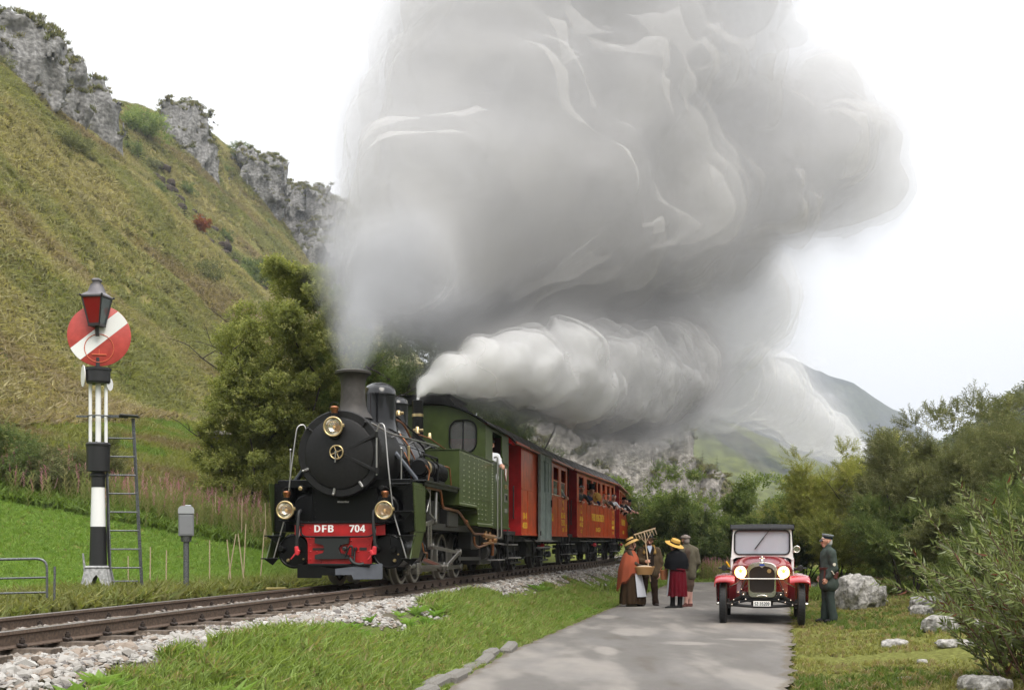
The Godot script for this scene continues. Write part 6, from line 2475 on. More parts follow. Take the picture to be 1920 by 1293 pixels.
func shoe_bones(ankle: Vector3, toe: Vector3, c: Color) -> Array:
	var d := (toe * Vector3(1, 0, 1)).normalized()
	var g := Vector3(ankle.x, 0.042, ankle.z)
	return [[g - d * 0.055, g + d * 0.10, 0.042, 0.040, c], [g + d * 0.10, g + d * 0.165, 0.040, 0.030, c], [g, ankle, 0.045, 0.05, c]]

func skirt(top: Vector3, r0: Vector2, bottom: float, r1: Vector2, folds: int, deep: float, lean := Vector3.ZERO) -> Shape:
	# a gathered skirt: rings from the waist to the hem, pleats growing downwards
	var rows := []
	var outer := []
	for k in 15:
		var f := k / 14.0
		var row := PackedVector3Array()
		var y := lerpf(top.y, bottom, f)
		var r := r0.lerp(r1, pow(f, 0.7))
		for j in folds * 6:
			var a := TAU * j / (folds * 6)
			var w := 1.0 + deep * pow(f, 0.6) * (sin(a * folds + sin(a * 3.0) * 0.8) + 0.4 * sin(a * 5.0 + f * 2.0)) / 1.4
			row.append(Vector3(top.x + sin(a) * r.x * w, y + 0.012 * sin(a * folds * 0.5) * f, top.z + cos(a) * r.y * w) + lean * f)
		outer.append(row)
	var s := Shape.new()
	s.sheet(outer, true, true)
	var last: PackedVector3Array = outer[14]
	var up := PackedVector3Array()
	for p in last:
		up.append(Vector3(lerpf(p.x, top.x, 0.04), p.y + 0.25, lerpf(p.z, top.z, 0.04)))
	s.sheet([last, up], true, true)
	return s

func straw_hat(at: Vector3, up: Vector3, r: float, crown: float, h: float, tilt := Vector3.ZERO, droop := 0.02) -> Shape:
	var s := Shape.new()
	s.lathe(at, up, pg([crown * 0.98, -0.004, r * 0.8, -0.012, r, -droop, r + 0.004, -droop + 0.006, r * 0.8, 0.0, crown * 1.02, 0.008, crown, h * 0.6, crown * 0.88, h * 0.92, crown * 0.5, h, 0, h * 1.01]), 30)
	return s

func basket(o: Node3D, at: Vector3, rx: float, rz: float, h: float, m: Material, cover: Material = null):
	# woven: uprights and wavy rounds
	for ring in 9:
		var f := ring / 8.0
		var s := Shape.new()
		var p := PackedVector3Array()
		for j in 40:
			var a := TAU * j / 40
			var k := lerpf(0.74, 1.0, f) + 0.012 * (1.0 if (j + ring) % 2 == 0 else -1.0)
			p.append(at + Vector3(cos(a) * rx * k, f * h, sin(a) * rz * k))
		s.tube(p, h * 0.07, 5, h * 0.07, true)
		obj("woven_round" if ring < 8 else "rim", s, m, o)
	var s2 := Shape.new()
	for j in 20:
		var a := TAU * j / 20
		s2.tube(PackedVector3Array([at + Vector3(cos(a) * rx * 0.74, 0, sin(a) * rz * 0.74), at + Vector3(cos(a) * rx, h, sin(a) * rz)]), 0.006, 5)
	s2.lathe(at, Vector3.UP, PackedVector2Array([Vector2(rx * 0.72, 0.0), Vector2(0, 0.005)]), 20, rz / rx, Vector3.RIGHT)
	obj("basket_frame", s2, m, o)
	if cover:
		s2 = Shape.new()
		s2.ball(at + Vector3(0, h * 0.88, 0), Vector3(rx * 0.92, h * 0.38, rz * 0.92), 18, 10)
		obj("cloth_cover", s2, cover, o)

func build_people():
	var straw := mat("straw", Color(0.58, 0.36, 0.11), 0.75)
	grain(straw, "weave", noise(71, 0.06, 4), Color(0.70, 0.70, 0.70), Color(1, 1, 1), 8.0)
	var wicker := mat("wicker", Color(0.40, 0.22, 0.08), 0.7)
	var ribbon := cloth("black ribbon", Color(0.012, 0.012, 0.013))
	var wood := mat("pale rake wood", Color(0.55, 0.40, 0.24), 0.65)
	grain(wood, "weave", null, Color.BLACK, Color.WHITE, 4.0)
	# ---- woman in a rust shawl, in profile, facing right
	var o := thing("person", "person in a rust-red shawl and straw bonnet, long brown skirt with white apron", "person", P(2.84, 0.0, 28.2), 0.0, "people in costume on the road")
	var dirn := Vector3(0.93, 0, 0.36)
	var main := []
	main.append_array(shoe_bones(Vector3(-0.02, 0.10, 0.10), dirn, Color(0.16, 0.13, 0.09)))
	main.append_array(shoe_bones(Vector3(0.08, 0.10, -0.05), dirn, Color(0.03, 0.026, 0.022)))
	main.append([Vector3(-0.02, 0.10, 0.10), Vector3(-0.01, 0.85, 0.08), 0.05, 0.11, Color(0.05, 0.035, 0.02)])
	main.append([Vector3(0.08, 0.10, -0.05), Vector3(0.02, 0.85, -0.05), 0.05, 0.11, Color(0.05, 0.035, 0.02)])
	main.append([Vector3(0.0, 0.85, 0.02), Vector3(-0.02, 1.28, 0.0), 0.15, 0.14, Color(0.05, 0.035, 0.02)])
	main.append([Vector3(-0.02, 1.28, 0.0), Vector3(0.0, 1.42, 0.0), 0.10, 0.055, SKIN])
	main.append([Vector3(-0.02, 1.30, 0.14), Vector3(0.10, 1.05, 0.20), 0.06, 0.05, Color(0.05, 0.035, 0.02)])
	main.append([Vector3(0.10, 1.05, 0.20), Vector3(0.28, 0.98, 0.20), 0.045, 0.032, Color(0.05, 0.035, 0.02)])
	main.append([Vector3(-0.02, 1.30, -0.14), Vector3(0.12, 1.06, -0.14), 0.06, 0.05, Color(0.05, 0.035, 0.02)])
	main.append([Vector3(0.12, 1.06, -0.14), Vector3(0.28, 0.98, -0.02), 0.045, 0.032, Color(0.05, 0.035, 0.02)])
	body(o, main, head_bones(Vector3(0.03, 1.50, 0.0), Vector3(0.95, -0.06, 0.32), Color(0.30, 0.28, 0.27)), [hand_bones(Vector3(0.28, 0.98, 0.20), Vector3(0.95, -0.25, -0.1), Vector3(-0.2, -0.9, -0.3), 0.7, SKIN, 1.0), hand_bones(Vector3(0.28, 0.98, -0.02), Vector3(0.95, -0.2, 0.1), Vector3(-0.2, -0.9, 0.2), 0.7, SKIN, -1.0)])
	obj("long_skirt", skirt(Vector3(0.01, 0.98, 0.02), Vector2(0.17, 0.17), 0.085, Vector2(0.29, 0.27), 11, 0.07, Vector3(0.03, 0, 0)), cloth("brown wool skirt", Color(0.060, 0.036, 0.020)), o)
	var s := Shape.new()
	var rows := []
	for k in 10:
		var f := k / 9.0
		var row := PackedVector3Array()
		for j in 15:
			var a := lerpf(0.25, 2.0, j / 14.0)
			var r := lerpf(0.19, 0.325, pow(f, 0.7)) + 0.010 * sin(j * 1.9) * f
			row.append(Vector3(0.03 + sin(a) * r + 0.03 * f, lerpf(0.96, 0.26, f), 0.02 + cos(a) * r * 0.95))
		rows.append(row)
	s.sheet(rows, false, true)
	obj("white_apron", s, cloth("white apron linen", Color(0.66, 0.67, 0.74)), o)
	# shawl: shoulders to elbow, longer behind, with a ragged hem
	s = Shape.new()
	rows = []
	for k in 12:
		var f := k / 11.0
		var row := PackedVector3Array()
		for j in 42:
			var a := TAU * j / 42
			var fr := clampf(sin(a) * 0.5 + 0.5, 0.0, 1.0)     # 1 towards the face
			var low := lerpf(0.42, 0.98, pow(fr, 0.9)) + 0.03 * sin(a * 7.0) + 0.10 * maxf(0.0, cos(a)) * (0.6 - fr)
			var y := lerpf(1.40, low, pow(f, 0.85))
			var rx := lerpf(0.07, lerpf(0.25, 0.23, fr), minf(1.0, pow(f * 2.1, 0.55)))
			var rz := lerpf(0.07, 0.29, minf(1.0, pow(f * 2.1, 0.5)))
			var w := 1.0 + 0.05 * f * sin(a * 9.0 + f * 2.0)
			row.append(Vector3(-0.02 + sin(a) * rx * w - 0.05 * f * (1.0 - fr), y, cos(a) * rz * w))
		rows.append(row)
	s.sheet(rows, true, true)
	var sh := obj("shawl", s, cloth("rust wool shawl", Color(0.42, 0.105, 0.055)), o)
	s = Shape.new()
	var hem: PackedVector3Array = rows[11]
	for j in hem.size():
		for q in 2:
			var p := hem[j].lerp(hem[(j + 1) % hem.size()], q * 0.5)
			s.tube(PackedVector3Array([p + Vector3(0, 0.01, 0), p + Vector3(0.004 * sin(j * 2.0), -0.03, 0.002), p + Vector3(0.008 * sin(j * 3.0), -0.06, 0)]), 0.004, 4, 0.002)
	obj("shawl_fringe", s, cloth("rust wool shawl", Color.BLACK), o)
	s = Shape.new()
	var ha := Vector3(0.02, 1.565, 0.0)
	var hup := Vector3(-0.42, 0.88, -0.1).normalized()
	s = straw_hat(ha + hup * 0.015, hup, 0.20, 0.105, 0.10, Vector3.ZERO, 0.06)
	obj("straw_bonnet", s, straw, o)
	s = Shape.new()
	s.lathe(ha + hup * 0.03, hup, PackedVector2Array([Vector2(0.110, 0), Vector2(0.111, 0.03)]), 30)
	s.tube(PackedVector3Array([Vector3(0.0, 1.60, 0.125), Vector3(0.05, 1.52, 0.11), Vector3(0.085, 1.43, 0.055), Vector3(0.10, 1.40, 0.0)]), 0.010, 6)
	s.ball(Vector3(0.115, 1.385, 0.01), Vector3(0.03, 0.024, 0.034), 10, 7)
	obj("bonnet_ribbon", s, ribbon, o)
	var bk := thing("basket", "wide wicker basket with white cloth held by the person in the rust shawl", "basket", P(3.16, 0.80, 28.0), 0.0)
	basket(bk, Vector3.ZERO, 0.235, 0.16, 0.17, wicker, cloth("basket linen", Color(0.55, 0.44, 0.33)))
	# ---- man with a rake, facing the camera
	o = thing("person", "person with a moustache in brown suit, dark hat and ochre collar, holding a rake", "person", P(3.32, 0.0, 28.4), 0.0, "people in costume on the road")
	var brown := Color(0.055, 0.036, 0.024)
	main = []
	for e: float in [-1.0, 1.0]:
		main.append_array(shoe_bones(Vector3(0.155 * e, 0.10, 0.02), Vector3(0.25 * e, 0, 1), Color(0.03, 0.022, 0.016)))
		main.append([Vector3(0.155 * e, 0.10, 0.02), Vector3(0.125 * e, 0.50, 0.03), 0.055, 0.07, brown])
		main.append([Vector3(0.125 * e, 0.50, 0.03), Vector3(0.09 * e, 0.92, 0.0), 0.07, 0.095, brown])
	main.append([Vector3(-0.07, 0.98, 0.0), Vector3(0.07, 0.98, 0.0), 0.12, 0.12, brown])
	main.append([Vector3(0, 1.0, 0.0), Vector3(0, 1.32, 0.0), 0.13, 0.15, brown])
	main.append([Vector3(-0.14, 1.36, 0.0), Vector3(0.14, 1.36, 0.0), 0.08, 0.08, brown])
	main.append([Vector3(0, 1.36, 0.0), Vector3(0, 1.50, 0.02), 0.07, 0.06, SKIN])
	var ra := [Vector3(-0.20, 1.36, 0.0), Vector3(-0.27, 1.10, 0.03), Vector3(-0.115, 1.10, 0.22)]
	var la := [Vector3(0.20, 1.36, 0.0), Vector3(0.28, 1.08, 0.0), Vector3(0.24, 0.82, 0.06)]
	for a in [ra, la]:
		main.append([a[0], a[1], 0.062, 0.05, brown])
		main.append([a[1], a[2], 0.048, 0.032, brown])
	body(o, main, head_bones(Vector3(0.0, 1.585, 0.03), Vector3(-0.08, -0.03, 1), Color(0.05, 0.035, 0.025), Color(0.47, 0.24, 0.16), true), [hand_bones(ra[2], Vector3(0.55, 0.15, 0.55), Vector3(0.5, -0.3, -0.8), 1.15, SKIN, 1.0), hand_bones(la[2], Vector3(0.0, -1, 0.15), Vector3(-1, 0, 0.1), 0.5, SKIN, -1.0)])
	var tro := []
	for e: float in [-1.0, 1.0]:
		tro.append([Vector3(0.155 * e, 0.10, 0.01), Vector3(0.15 * e, 0.16, 0.02), 0.082, 0.074, brown])
		tro.append([Vector3(0.15 * e, 0.16, 0.02), Vector3(0.125 * e, 0.50, 0.03), 0.074, 0.085, brown])
		tro.append([Vector3(0.125 * e, 0.50, 0.03), Vector3(0.09 * e, 0.92, 0.0), 0.085, 0.118, brown])
	tro.append([Vector3(-0.07, 0.98, 0.0), Vector3(0.07, 0.98, 0.0), 0.128, 0.128, brown])
	obj("trousers", flesh(tro, 0.02, 0.02, 0.012, 5), cloth("dark brown trouser wool", Color(0.050, 0.030, 0.021)), o)
	var vest := [[Vector3(0, 0.96, 0.02), Vector3(0, 1.36, 0.03), 0.145, 0.13, brown], [Vector3(-0.08, 1.36, 0.0), Vector3(0.08, 1.36, 0.0), 0.10, 0.10, brown]]
	obj("waistcoat", flesh(vest, 0.02, 0.03), cloth("black-brown waistcoat", Color(0.026, 0.019, 0.016)), o)
	s = Shape.new()
	for k in 5:
		s.ball(Vector3(0.005, 1.02 + k * 0.065, 0.168), Vector3(0.010, 0.010, 0.006), 8, 6)
	obj("waistcoat_buttons", s, mat("horn button", Color(0.20, 0.15, 0.10), 0.4), o)
	s = Shape.new()
	s.prism(pg([-0.055, 0.0, 0.0, -0.16, 0.055, 0.0, 0.05, 0.05, -0.05, 0.05]), Vector3(0, 1.43, 0.125), Vector3(1, 0, 0), Vector3(0, 0.93, -0.36).normalized(), 0.016)
	obj("shirt_front", s, cloth("pale blue shirt", Color(0.50, 0.55, 0.68)), o)
	var jac := []
	for e: float in [-1.0, 1.0]:
		jac.append([Vector3(0.125 * e, 0.78, 0.01), Vector3(0.13 * e, 1.15, 0.0), 0.128, 0.115, brown])
		jac.append([Vector3(0.13 * e, 1.15, 0.0), Vector3(0.13 * e, 1.36, -0.01), 0.115, 0.10, brown])
	for a in [ra, la]:
		jac.append([a[0], a[1], 0.085, 0.073, brown])
		jac.append([a[1], a[1].lerp(a[2], 0.88), 0.072, 0.058, brown])
	jac.append([Vector3(-0.05, 0.80, -0.09), Vector3(-0.05, 1.36, -0.08), 0.09, 0.08, brown])
	jac.append([Vector3(0.05, 0.80, -0.09), Vector3(0.05, 1.36, -0.08), 0.09, 0.08, brown])
	obj("jacket", flesh(jac, 0.02, 0.025, 0.014, 6), cloth("olive brown jacket tweed", Color(0.098, 0.068, 0.040)), o)
	var col := []
	for e: float in [-1.0, 1.0]:
		col.append([Vector3(0.10 * e, 1.46, -0.03), Vector3(0.135 * e, 1.30, 0.115), 0.042, 0.038, brown])
	col.append([Vector3(-0.10, 1.46, -0.03), Vector3(0.10, 1.46, -0.03), 0.045, 0.045, brown])
	obj("fur_collar", flesh(col, 0.014, 0.02, 0.02, 8), cloth("ochre fur collar", Color(0.30, 0.185, 0.06)), o)
	s = Shape.new()
	s.lathe(Vector3(0, 1.635, 0.025), Vector3(0, 1, -0.05), pg([0.095, -0.004, 0.165, -0.002, 0.185, 0.012, 0.186, 0.018, 0.16, 0.008, 0.10, 0.012, 0.098, 0.07, 0.085, 0.125, 0.045, 0.135, 0.0, 0.12]), 28, 1.0)
	obj("felt_hat", s, cloth("grey felt", Color(0.050, 0.050, 0.050)), o)
	s = Shape.new()
	s.lathe(Vector3(0, 1.645, 0.025), Vector3(0, 1, -0.05), PackedVector2Array([Vector2(0.101, 0.0), Vector2(0.101, 0.03)]), 28)
	obj("hat_band", s, ribbon, o)
	s = Shape.new()
	s.lathe(Vector3(0, 1.632, 0.025), Vector3(0, 1, -0.05), pg([0.17, -0.002, 0.187, 0.014, 0.182, 0.020]), 28)
	obj("hat_brim_edge", s, cloth("tan hat edging", Color(0.30, 0.21, 0.11)), o)
	# the rake (held, so a thing of its own)
	var rk := thing("hay_rake", "wooden hay rake held upright by the person in the dark hat", "rake", P(3.32, 0.0, 28.4))
	s = Shape.new()
	var lowend := Vector3(-0.01, 0.62, 0.34)
	var high := Vector3(-0.135, 1.80, 0.18)
	s.cyl(lowend, high, 0.017, 0.015, 8, 0.004)
	obj("handle", s, wood, rk)
	s = Shape.new()
	var ba := high + Vector3(-0.25, 0.0, 0.0) + Vector3(0.0, -0.06, 0)
	var bb := high + Vector3(0.27, 0.10, 0.0)
	s.bar(ba, bb, 0.03, 0.035, Vector3.UP, 0.005)
	obj("head_beam", s, wood, rk)
	for e: float in [0.15, 0.85]:
		s = Shape.new()
		s.tube(PackedVector3Array([high.lerp(lowend, 0.22), ba.lerp(bb, e)]), 0.009, 6)
		obj("brace", s, wood, rk)
	for k in 8:
		s = Shape.new()
		var p := ba.lerp(bb, (k + 0.4) / 7.8)
		s.cyl(p, p + Vector3(0.05, -0.15, 0.07), 0.008, 0.005, 6)
		obj("tine", s, wood, rk)
	# ---- woman in black top and dark red skirt, back to the camera
	o = thing("person", "person in black knit shawl, dark red skirt and yellow straw hat, seen from behind", "person", P(3.82, 0.0, 27.2), 0.0, "people in costume on the road")
	main = []
	var bl := Color(0.010, 0.010, 0.011)
	main.append_array(shoe_bones(Vector3(-0.10, 0.12, 0.02), Vector3(-0.85, 0, 0.2), bl))
	main.append_array(shoe_bones(Vector3(0.08, 0.12, -0.02), Vector3(-0.55, 0, 0.5), bl))
	for e: float in [-1.0, 1.0]:
		main.append([Vector3(0.085 * e - 0.01, 0.10, 0.0), Vector3(0.085 * e, 0.40, 0.0), 0.055, 0.065, bl])
		main.append([Vector3(0.085 * e, 0.40, 0.0), Vector3(0.08 * e, 0.88, 0.0), 0.065, 0.10, bl])
	main.append([Vector3(0, 0.88, 0.0), Vector3(0, 1.26, 0.0), 0.15, 0.14, bl])
	main.append([Vector3(0, 1.26, 0.0), Vector3(-0.03, 1.40, -0.02), 0.09, 0.055, SKIN])
	la = [Vector3(-0.17, 1.26, 0.0), Vector3(-0.24, 1.03, -0.02), Vector3(-0.23, 0.88, -0.16)]
	ra = [Vector3(0.17, 1.26, 0.0), Vector3(0.24, 1.03, -0.02), Vector3(0.12, 0.93, -0.20)]
	for a in [la, ra]:
		main.append([a[0], a[1], 0.06, 0.05, bl])
		main.append([a[1], a[2], 0.045, 0.03, SKIN])
	body(o, main, head_bones(Vector3(-0.05, 1.475, -0.03), Vector3(-0.55, -0.05, -0.8), Color(0.04, 0.03, 0.025)), [hand_bones(la[2], Vector3(-0.3, -0.9, -0.2), Vector3(0.3, -0.2, 0.9), 1.0), hand_bones(ra[2], Vector3(-0.8, -0.2, -0.4), Vector3(0, -0.4, 0.9), 0.8)])
	obj("red_skirt", skirt(Vector3(0.02, 0.93, 0.0), Vector2(0.185, 0.17), 0.305, Vector2(0.225, 0.22), 13, 0.075), cloth("dark red wool skirt", Color(0.135, 0.008, 0.016)), o)
	s = Shape.new()
	rows = []
	for k in 8:
		var f := k / 7.0
		var row := PackedVector3Array()
		for j in 9:
			var a := lerpf(4.2, 5.05, j / 8.0)
			var r := lerpf(0.20, 0.255, f) + 0.006 * sin(j * 2.2)
			row.append(Vector3(0.02 + sin(a) * r, lerpf(0.93, 0.33, f), cos(a) * r))
		rows.append(row)
	s.sheet(rows, false, true)
	obj("white_apron", s, cloth("white apron linen", Color.WHITE), o)
	s = Shape.new()
	s.tube(PackedVector3Array([Vector3(-0.16, 0.925, 0.12), Vector3(0.0, 0.935, 0.19), Vector3(0.18, 0.925, 0.12)]), 0.014, 6)
	s.ball(Vector3(0.06, 0.93, 0.195), Vector3(0.06, 0.022, 0.02), 10, 6)
	s.ball(Vector3(0.13, 0.915, 0.175), Vector3(0.05, 0.022, 0.02), 10, 6)
	obj("skirt_bow", s, cloth("dark red wool skirt", Color.BLACK), o)
	s = Shape.new()
	rows = []
	for k in 11:
		var f := k / 10.0
		var row := PackedVector3Array()
		for j in 40:
			var a := TAU * j / 40
			var y := lerpf(1.37, 0.90 + 0.05 * absf(sin(a)), f)
			var rx := lerpf(0.07, 0.285, minf(1.0, pow(f * 1.9, 0.5))) - 0.02 * f
			var rz := lerpf(0.07, 0.19, minf(1.0, pow(f * 1.9, 0.5)))
			row.append(Vector3(sin(a) * rx * (1.0 + 0.025 * sin(a * 8.0 + f) * f), y, cos(a) * rz))
		rows.append(row)
	s.sheet(rows, true, true)
	obj("knit_shawl", s, cloth("black knitted wool", Color(0.010, 0.010, 0.012)), o)
	hup = Vector3(0.30, 0.90, 0.28).normalized()
	s = straw_hat(Vector3(-0.04, 1.525, -0.02), hup, 0.225, 0.115, 0.115, Vector3.ZERO, 0.03)
	obj("straw_hat", s, mat("yellow straw", Color(0.70, 0.40, 0.07), 0.7), o)
	grain(mat("yellow straw", Color.BLACK), "weave", null, Color.BLACK, Color.WHITE, 8.0)
	s = Shape.new()
	s.lathe(Vector3(-0.04, 1.525, -0.02) + hup * 0.008, hup, PackedVector2Array([Vector2(0.120, 0.0), Vector2(0.119, 0.035)]), 30)
	obj("hat_ribbon", s, ribbon, o)
	bk = thing("basket", "small copper-brown wicker basket carried beside the dark red skirt", "basket", P(3.545, 0.70, 27.35))
	basket(bk, Vector3.ZERO, 0.085, 0.085, 0.20, mat("reddish wicker", Color(0.33, 0.12, 0.045), 0.6))
	s = Shape.new()
	var hp := PackedVector3Array()
	for k in 11:
		var f := PI * k / 10.0
		hp.append(Vector3(cos(f) * 0.085, 0.19 + sin(f) * 0.10, 0))
	s.tube(hp, 0.008, 6)
	obj("basket_handle", s, mat("reddish wicker", Color.BLACK), bk)
	# ---- man in a grey tweed jacket, back to the camera
	o = thing("person", "person in grey tweed jacket, flat cap and brown knee breeches, seen from behind", "person", P(4.13, 0.0, 27.75), 0.0, "people in costume on the road")
	main = []
	var sock := Color(0.42, 0.24, 0.20)
	main.append_array(shoe_bones(Vector3(-0.02, 0.10, 0.02), Vector3(-0.5, 0, 0.6), Color(0.07, 0.022, 0.016)))
	main.append_array(shoe_bones(Vector3(0.10, 0.10, -0.05), Vector3(0.2, 0, -1), Color(0.07, 0.022, 0.016)))
	main.append([Vector3(-0.02, 0.10, 0.02), Vector3(0.02, 0.48, 0.0), 0.045, 0.062, sock])
	main.append([Vector3(0.10, 0.10, -0.05), Vector3(0.09, 0.48, -0.02), 0.045, 0.062, sock])
	main.append([Vector3(0.02, 0.48, 0.0), Vector3(-0.05, 0.92, 0.0), 0.07, 0.10, brown])
	main.append([Vector3(0.09, 0.48, -0.02), Vector3(0.08, 0.92, 0.0), 0.07, 0.10, brown])
	main.append([Vector3(0, 0.95, 0.0), Vector3(0, 1.32, 0.0), 0.13, 0.14, brown])
	main.append([Vector3(-0.13, 1.38, 0.0), Vector3(0.13, 1.38, 0.0), 0.07, 0.07, brown])
	main.append([Vector3(0, 1.36, 0.0), Vector3(-0.02, 1.52, -0.02), 0.065, 0.06, SKIN])
	la = [Vector3(-0.20, 1.37, 0.0), Vector3(-0.26, 1.10, -0.05), Vector3(-0.10, 0.98, -0.22)]
	ra = [Vector3(0.20, 1.37, 0.0), Vector3(0.27, 1.10, -0.02), Vector3(0.23, 0.90, -0.17)]
	for a in [la, ra]:
		main.append([a[0], a[1], 0.06, 0.05, brown])
		main.append([a[1], a[2], 0.045, 0.03, brown])
	body(o, main, head_bones(Vector3(-0.02, 1.605, -0.02), Vector3(-0.35, -0.05, -0.9), Color(0.20, 0.17, 0.15)), [hand_bones(la[2], Vector3(0.3, -0.6, -0.7), Vector3(0, 0, 1), 0.6), hand_bones(ra[2], Vector3(-0.1, -0.8, -0.4), Vector3(-0.6, 0, 0.5), 0.6)])
	jac = [[Vector3(-0.09, 0.78, 0.0), Vector3(-0.10, 1.34, 0.0), 0.14, 0.125, brown], [Vector3(0.09, 0.78, 0.0), Vector3(0.10, 1.34, 0.0), 0.14, 0.125, brown], [Vector3(-0.13, 1.39, 0.0), Vector3(0.13, 1.39, 0.0), 0.095, 0.095, brown], [Vector3(-0.03, 1.47, 0.0), Vector3(0.03, 1.47, 0.0), 0.075, 0.075, brown]]
	for a in [la, ra]:
		jac.append([a[0], a[1], 0.085, 0.072, brown])
		jac.append([a[1], a[1].lerp(a[2], 0.9), 0.07, 0.055, brown])
	obj("jacket", flesh(jac, 0.02, 0.025, 0.014, 16), cloth("grey-olive jacket tweed", Color(0.135, 0.118, 0.085)), o)
	var bre := []
	for q in [[Vector3(0.02, 0.44, 0.0), Vector3(-0.05, 0.90, 0.0)], [Vector3(0.09, 0.44, -0.02), Vector3(0.08, 0.90, 0.0)]]:
		bre.append([q[0], q[0].lerp(q[1], 0.25), 0.07, 0.10, brown])
		bre.append([q[0].lerp(q[1], 0.25), q[1], 0.10, 0.115, brown])
	obj("knee_breeches", flesh(bre, 0.02, 0.02, 0.012, 17), cloth("grey-brown breeches", Color(0.115, 0.078, 0.058)), o)
	s = Shape.new()
	s.ball(Vector3(-0.02, 1.675, -0.02), Vector3(0.125, 0.055, 0.13), 18, 10, Basis(Vector3(1, 0, 0), 0.12))
	s.ball(Vector3(-0.07, 1.655, -0.12), Vector3(0.08, 0.015, 0.07), 14, 8)
	obj("flat_cap", s, cloth("speckled cap tweed", Color(0.20, 0.165, 0.145)), o)
	# ---- policeman on the verge, in profile, facing left
	o = thing("person", "person in grey-green uniform with peaked cap and brown belt, standing on the verge", "person", P(6.14, ground(6.14, 22.8), 22.8), 0.0, "people in costume on the road")
	var uni := Color(0.060, 0.075, 0.068)
	main = []
	main.append_array(shoe_bones(Vector3(-0.04, 0.10, -0.06), Vector3(-1, 0, 0.05), bl))
	main.append_array(shoe_bones(Vector3(0.07, 0.10, 0.10), Vector3(-1, 0, 0.25), bl))
	main.append([Vector3(-0.04, 0.10, -0.06), Vector3(-0.02, 0.50, -0.07), 0.05, 0.065, uni])
	main.append([Vector3(0.07, 0.10, 0.10), Vector3(0.03, 0.50, 0.08), 0.05, 0.065, uni])
	main.append([Vector3(-0.02, 0.50, -0.07), Vector3(0.0, 0.90, -0.07), 0.065, 0.10, uni])
	main.append([Vector3(0.03, 0.50, 0.08), Vector3(0.02, 0.90, 0.07), 0.065, 0.10, uni])
	main.append([Vector3(0.0, 0.95, 0.0), Vector3(0.02, 1.30, 0.0), 0.13, 0.14, uni])
	main.append([Vector3(0.02, 1.36, -0.12), Vector3(0.02, 1.36, 0.12), 0.07, 0.07, uni])
	main.append([Vector3(0.01, 1.36, 0.0), Vector3(-0.01, 1.50, 0.0), 0.065, 0.06, SKIN])
	la = [Vector3(0.03, 1.35, 0.18), Vector3(0.07, 1.07, 0.22), Vector3(-0.06, 0.87, 0.20)]
	ra = [Vector3(0.03, 1.35, -0.18), Vector3(0.06, 1.07, -0.21), Vector3(-0.09, 0.90, -0.14)]
	for a in [la, ra]:
		main.append([a[0], a[1], 0.058, 0.048, uni])
		main.append([a[1], a[2], 0.045, 0.03, uni])
	body(o, main, head_bones(Vector3(-0.025, 1.585, 0.0), Vector3(-1, -0.02, 0.08), Color(0.38, 0.37, 0.36)), [hand_bones(la[2], Vector3(-0.5, -0.85, -0.05), Vector3(0, -0.1, -1), 0.7, SKIN, 1.0), hand_bones(ra[2], Vector3(-0.6, -0.7, 0.1), Vector3(0, -0.1, 1), 0.7, SKIN, -1.0)])
	tro = []
	for q in [[Vector3(-0.03, 0.10, -0.06), Vector3(-0.02, 0.50, -0.07), Vector3(0.0, 0.92, -0.07)], [Vector3(0.08, 0.10, 0.10), Vector3(0.03, 0.50, 0.08), Vector3(0.02, 0.92, 0.07)]]:
		tro.append([q[0], q[1], 0.088, 0.082, uni])
		tro.append([q[1], q[2], 0.082, 0.118, uni])
	obj("trousers", flesh(tro, 0.02, 0.02, 0.012, 25), cloth("grey-green uniform wool", Color(0.050, 0.066, 0.060)), o)
	jac = [[Vector3(0.02, 0.76, -0.05), Vector3(0.02, 1.05, -0.04), 0.175, 0.135, uni], [Vector3(0.02, 0.76, 0.06), Vector3(0.02, 1.05, 0.05), 0.175, 0.135, uni], [Vector3(0.0, 1.05, 0.0), Vector3(0.01, 1.32, 0.0), 0.15, 0.16, uni], [Vector3(0.02, 1.38, -0.13), Vector3(0.02, 1.38, 0.13), 0.088, 0.088, uni], [Vector3(0.0, 1.47, 0.0), Vector3(0.0, 1.485, 0.0), 0.078, 0.075, uni]]
	for a in [la, ra]:
		jac.append([a[0], a[1], 0.085, 0.072, uni])
		jac.append([a[1], a[1].lerp(a[2], 0.9), 0.07, 0.055, uni])
	obj("tunic", flesh(jac, 0.02, 0.025, 0.014, 26), cloth("grey-green tunic wool", Color(0.066, 0.084, 0.075)), o)
	var leather := mat("red-brown leather", Color(0.085, 0.020, 0.014), 0.4)
	s = Shape.new()
	for k in 2:
		s.lathe(Vector3(0.005, 1.035, 0.0), Vector3.UP, pg([0.168, 0.0, 0.172, 0.004, 0.170, 0.045, 0.165, 0.049]), 30, 1.05, Vector3.RIGHT)
	s.box(Vector3(0.10, 0.93, 0.19), Vector3(0.10, 0.15, 0.06), Basis(Vector3.FORWARD, 0.25), 0.02)
	s.bar(Vector3(-0.10, 1.03, 0.165), Vector3(-0.12, 0.80, 0.175), 0.03, 0.015)
	obj("belt_and_pouch", s, leather, o)
	s = Shape.new()
	s.cyl(Vector3(0.05, 1.14, 0.285), Vector3(0.05, 1.14, 0.297), 0.03, 0.03, 16, 0.003)
	s.bar(Vector3(0.0, 1.02, 0.283), Vector3(0.045, 0.95, 0.27), 0.035, 0.012)
	obj("sleeve_badge", s, mat("pale sleeve badge", Color(0.60, 0.56, 0.46), 0.6), o)
	s = Shape.new()
	s.box(Vector3(-0.145, 1.235, 0.07), Vector3(0.02, 0.012, 0.13), Basis(), 0.004)
	obj("pocket_flap", s, cloth("grey-green uniform wool", Color.BLACK), o)
	s = Shape.new()
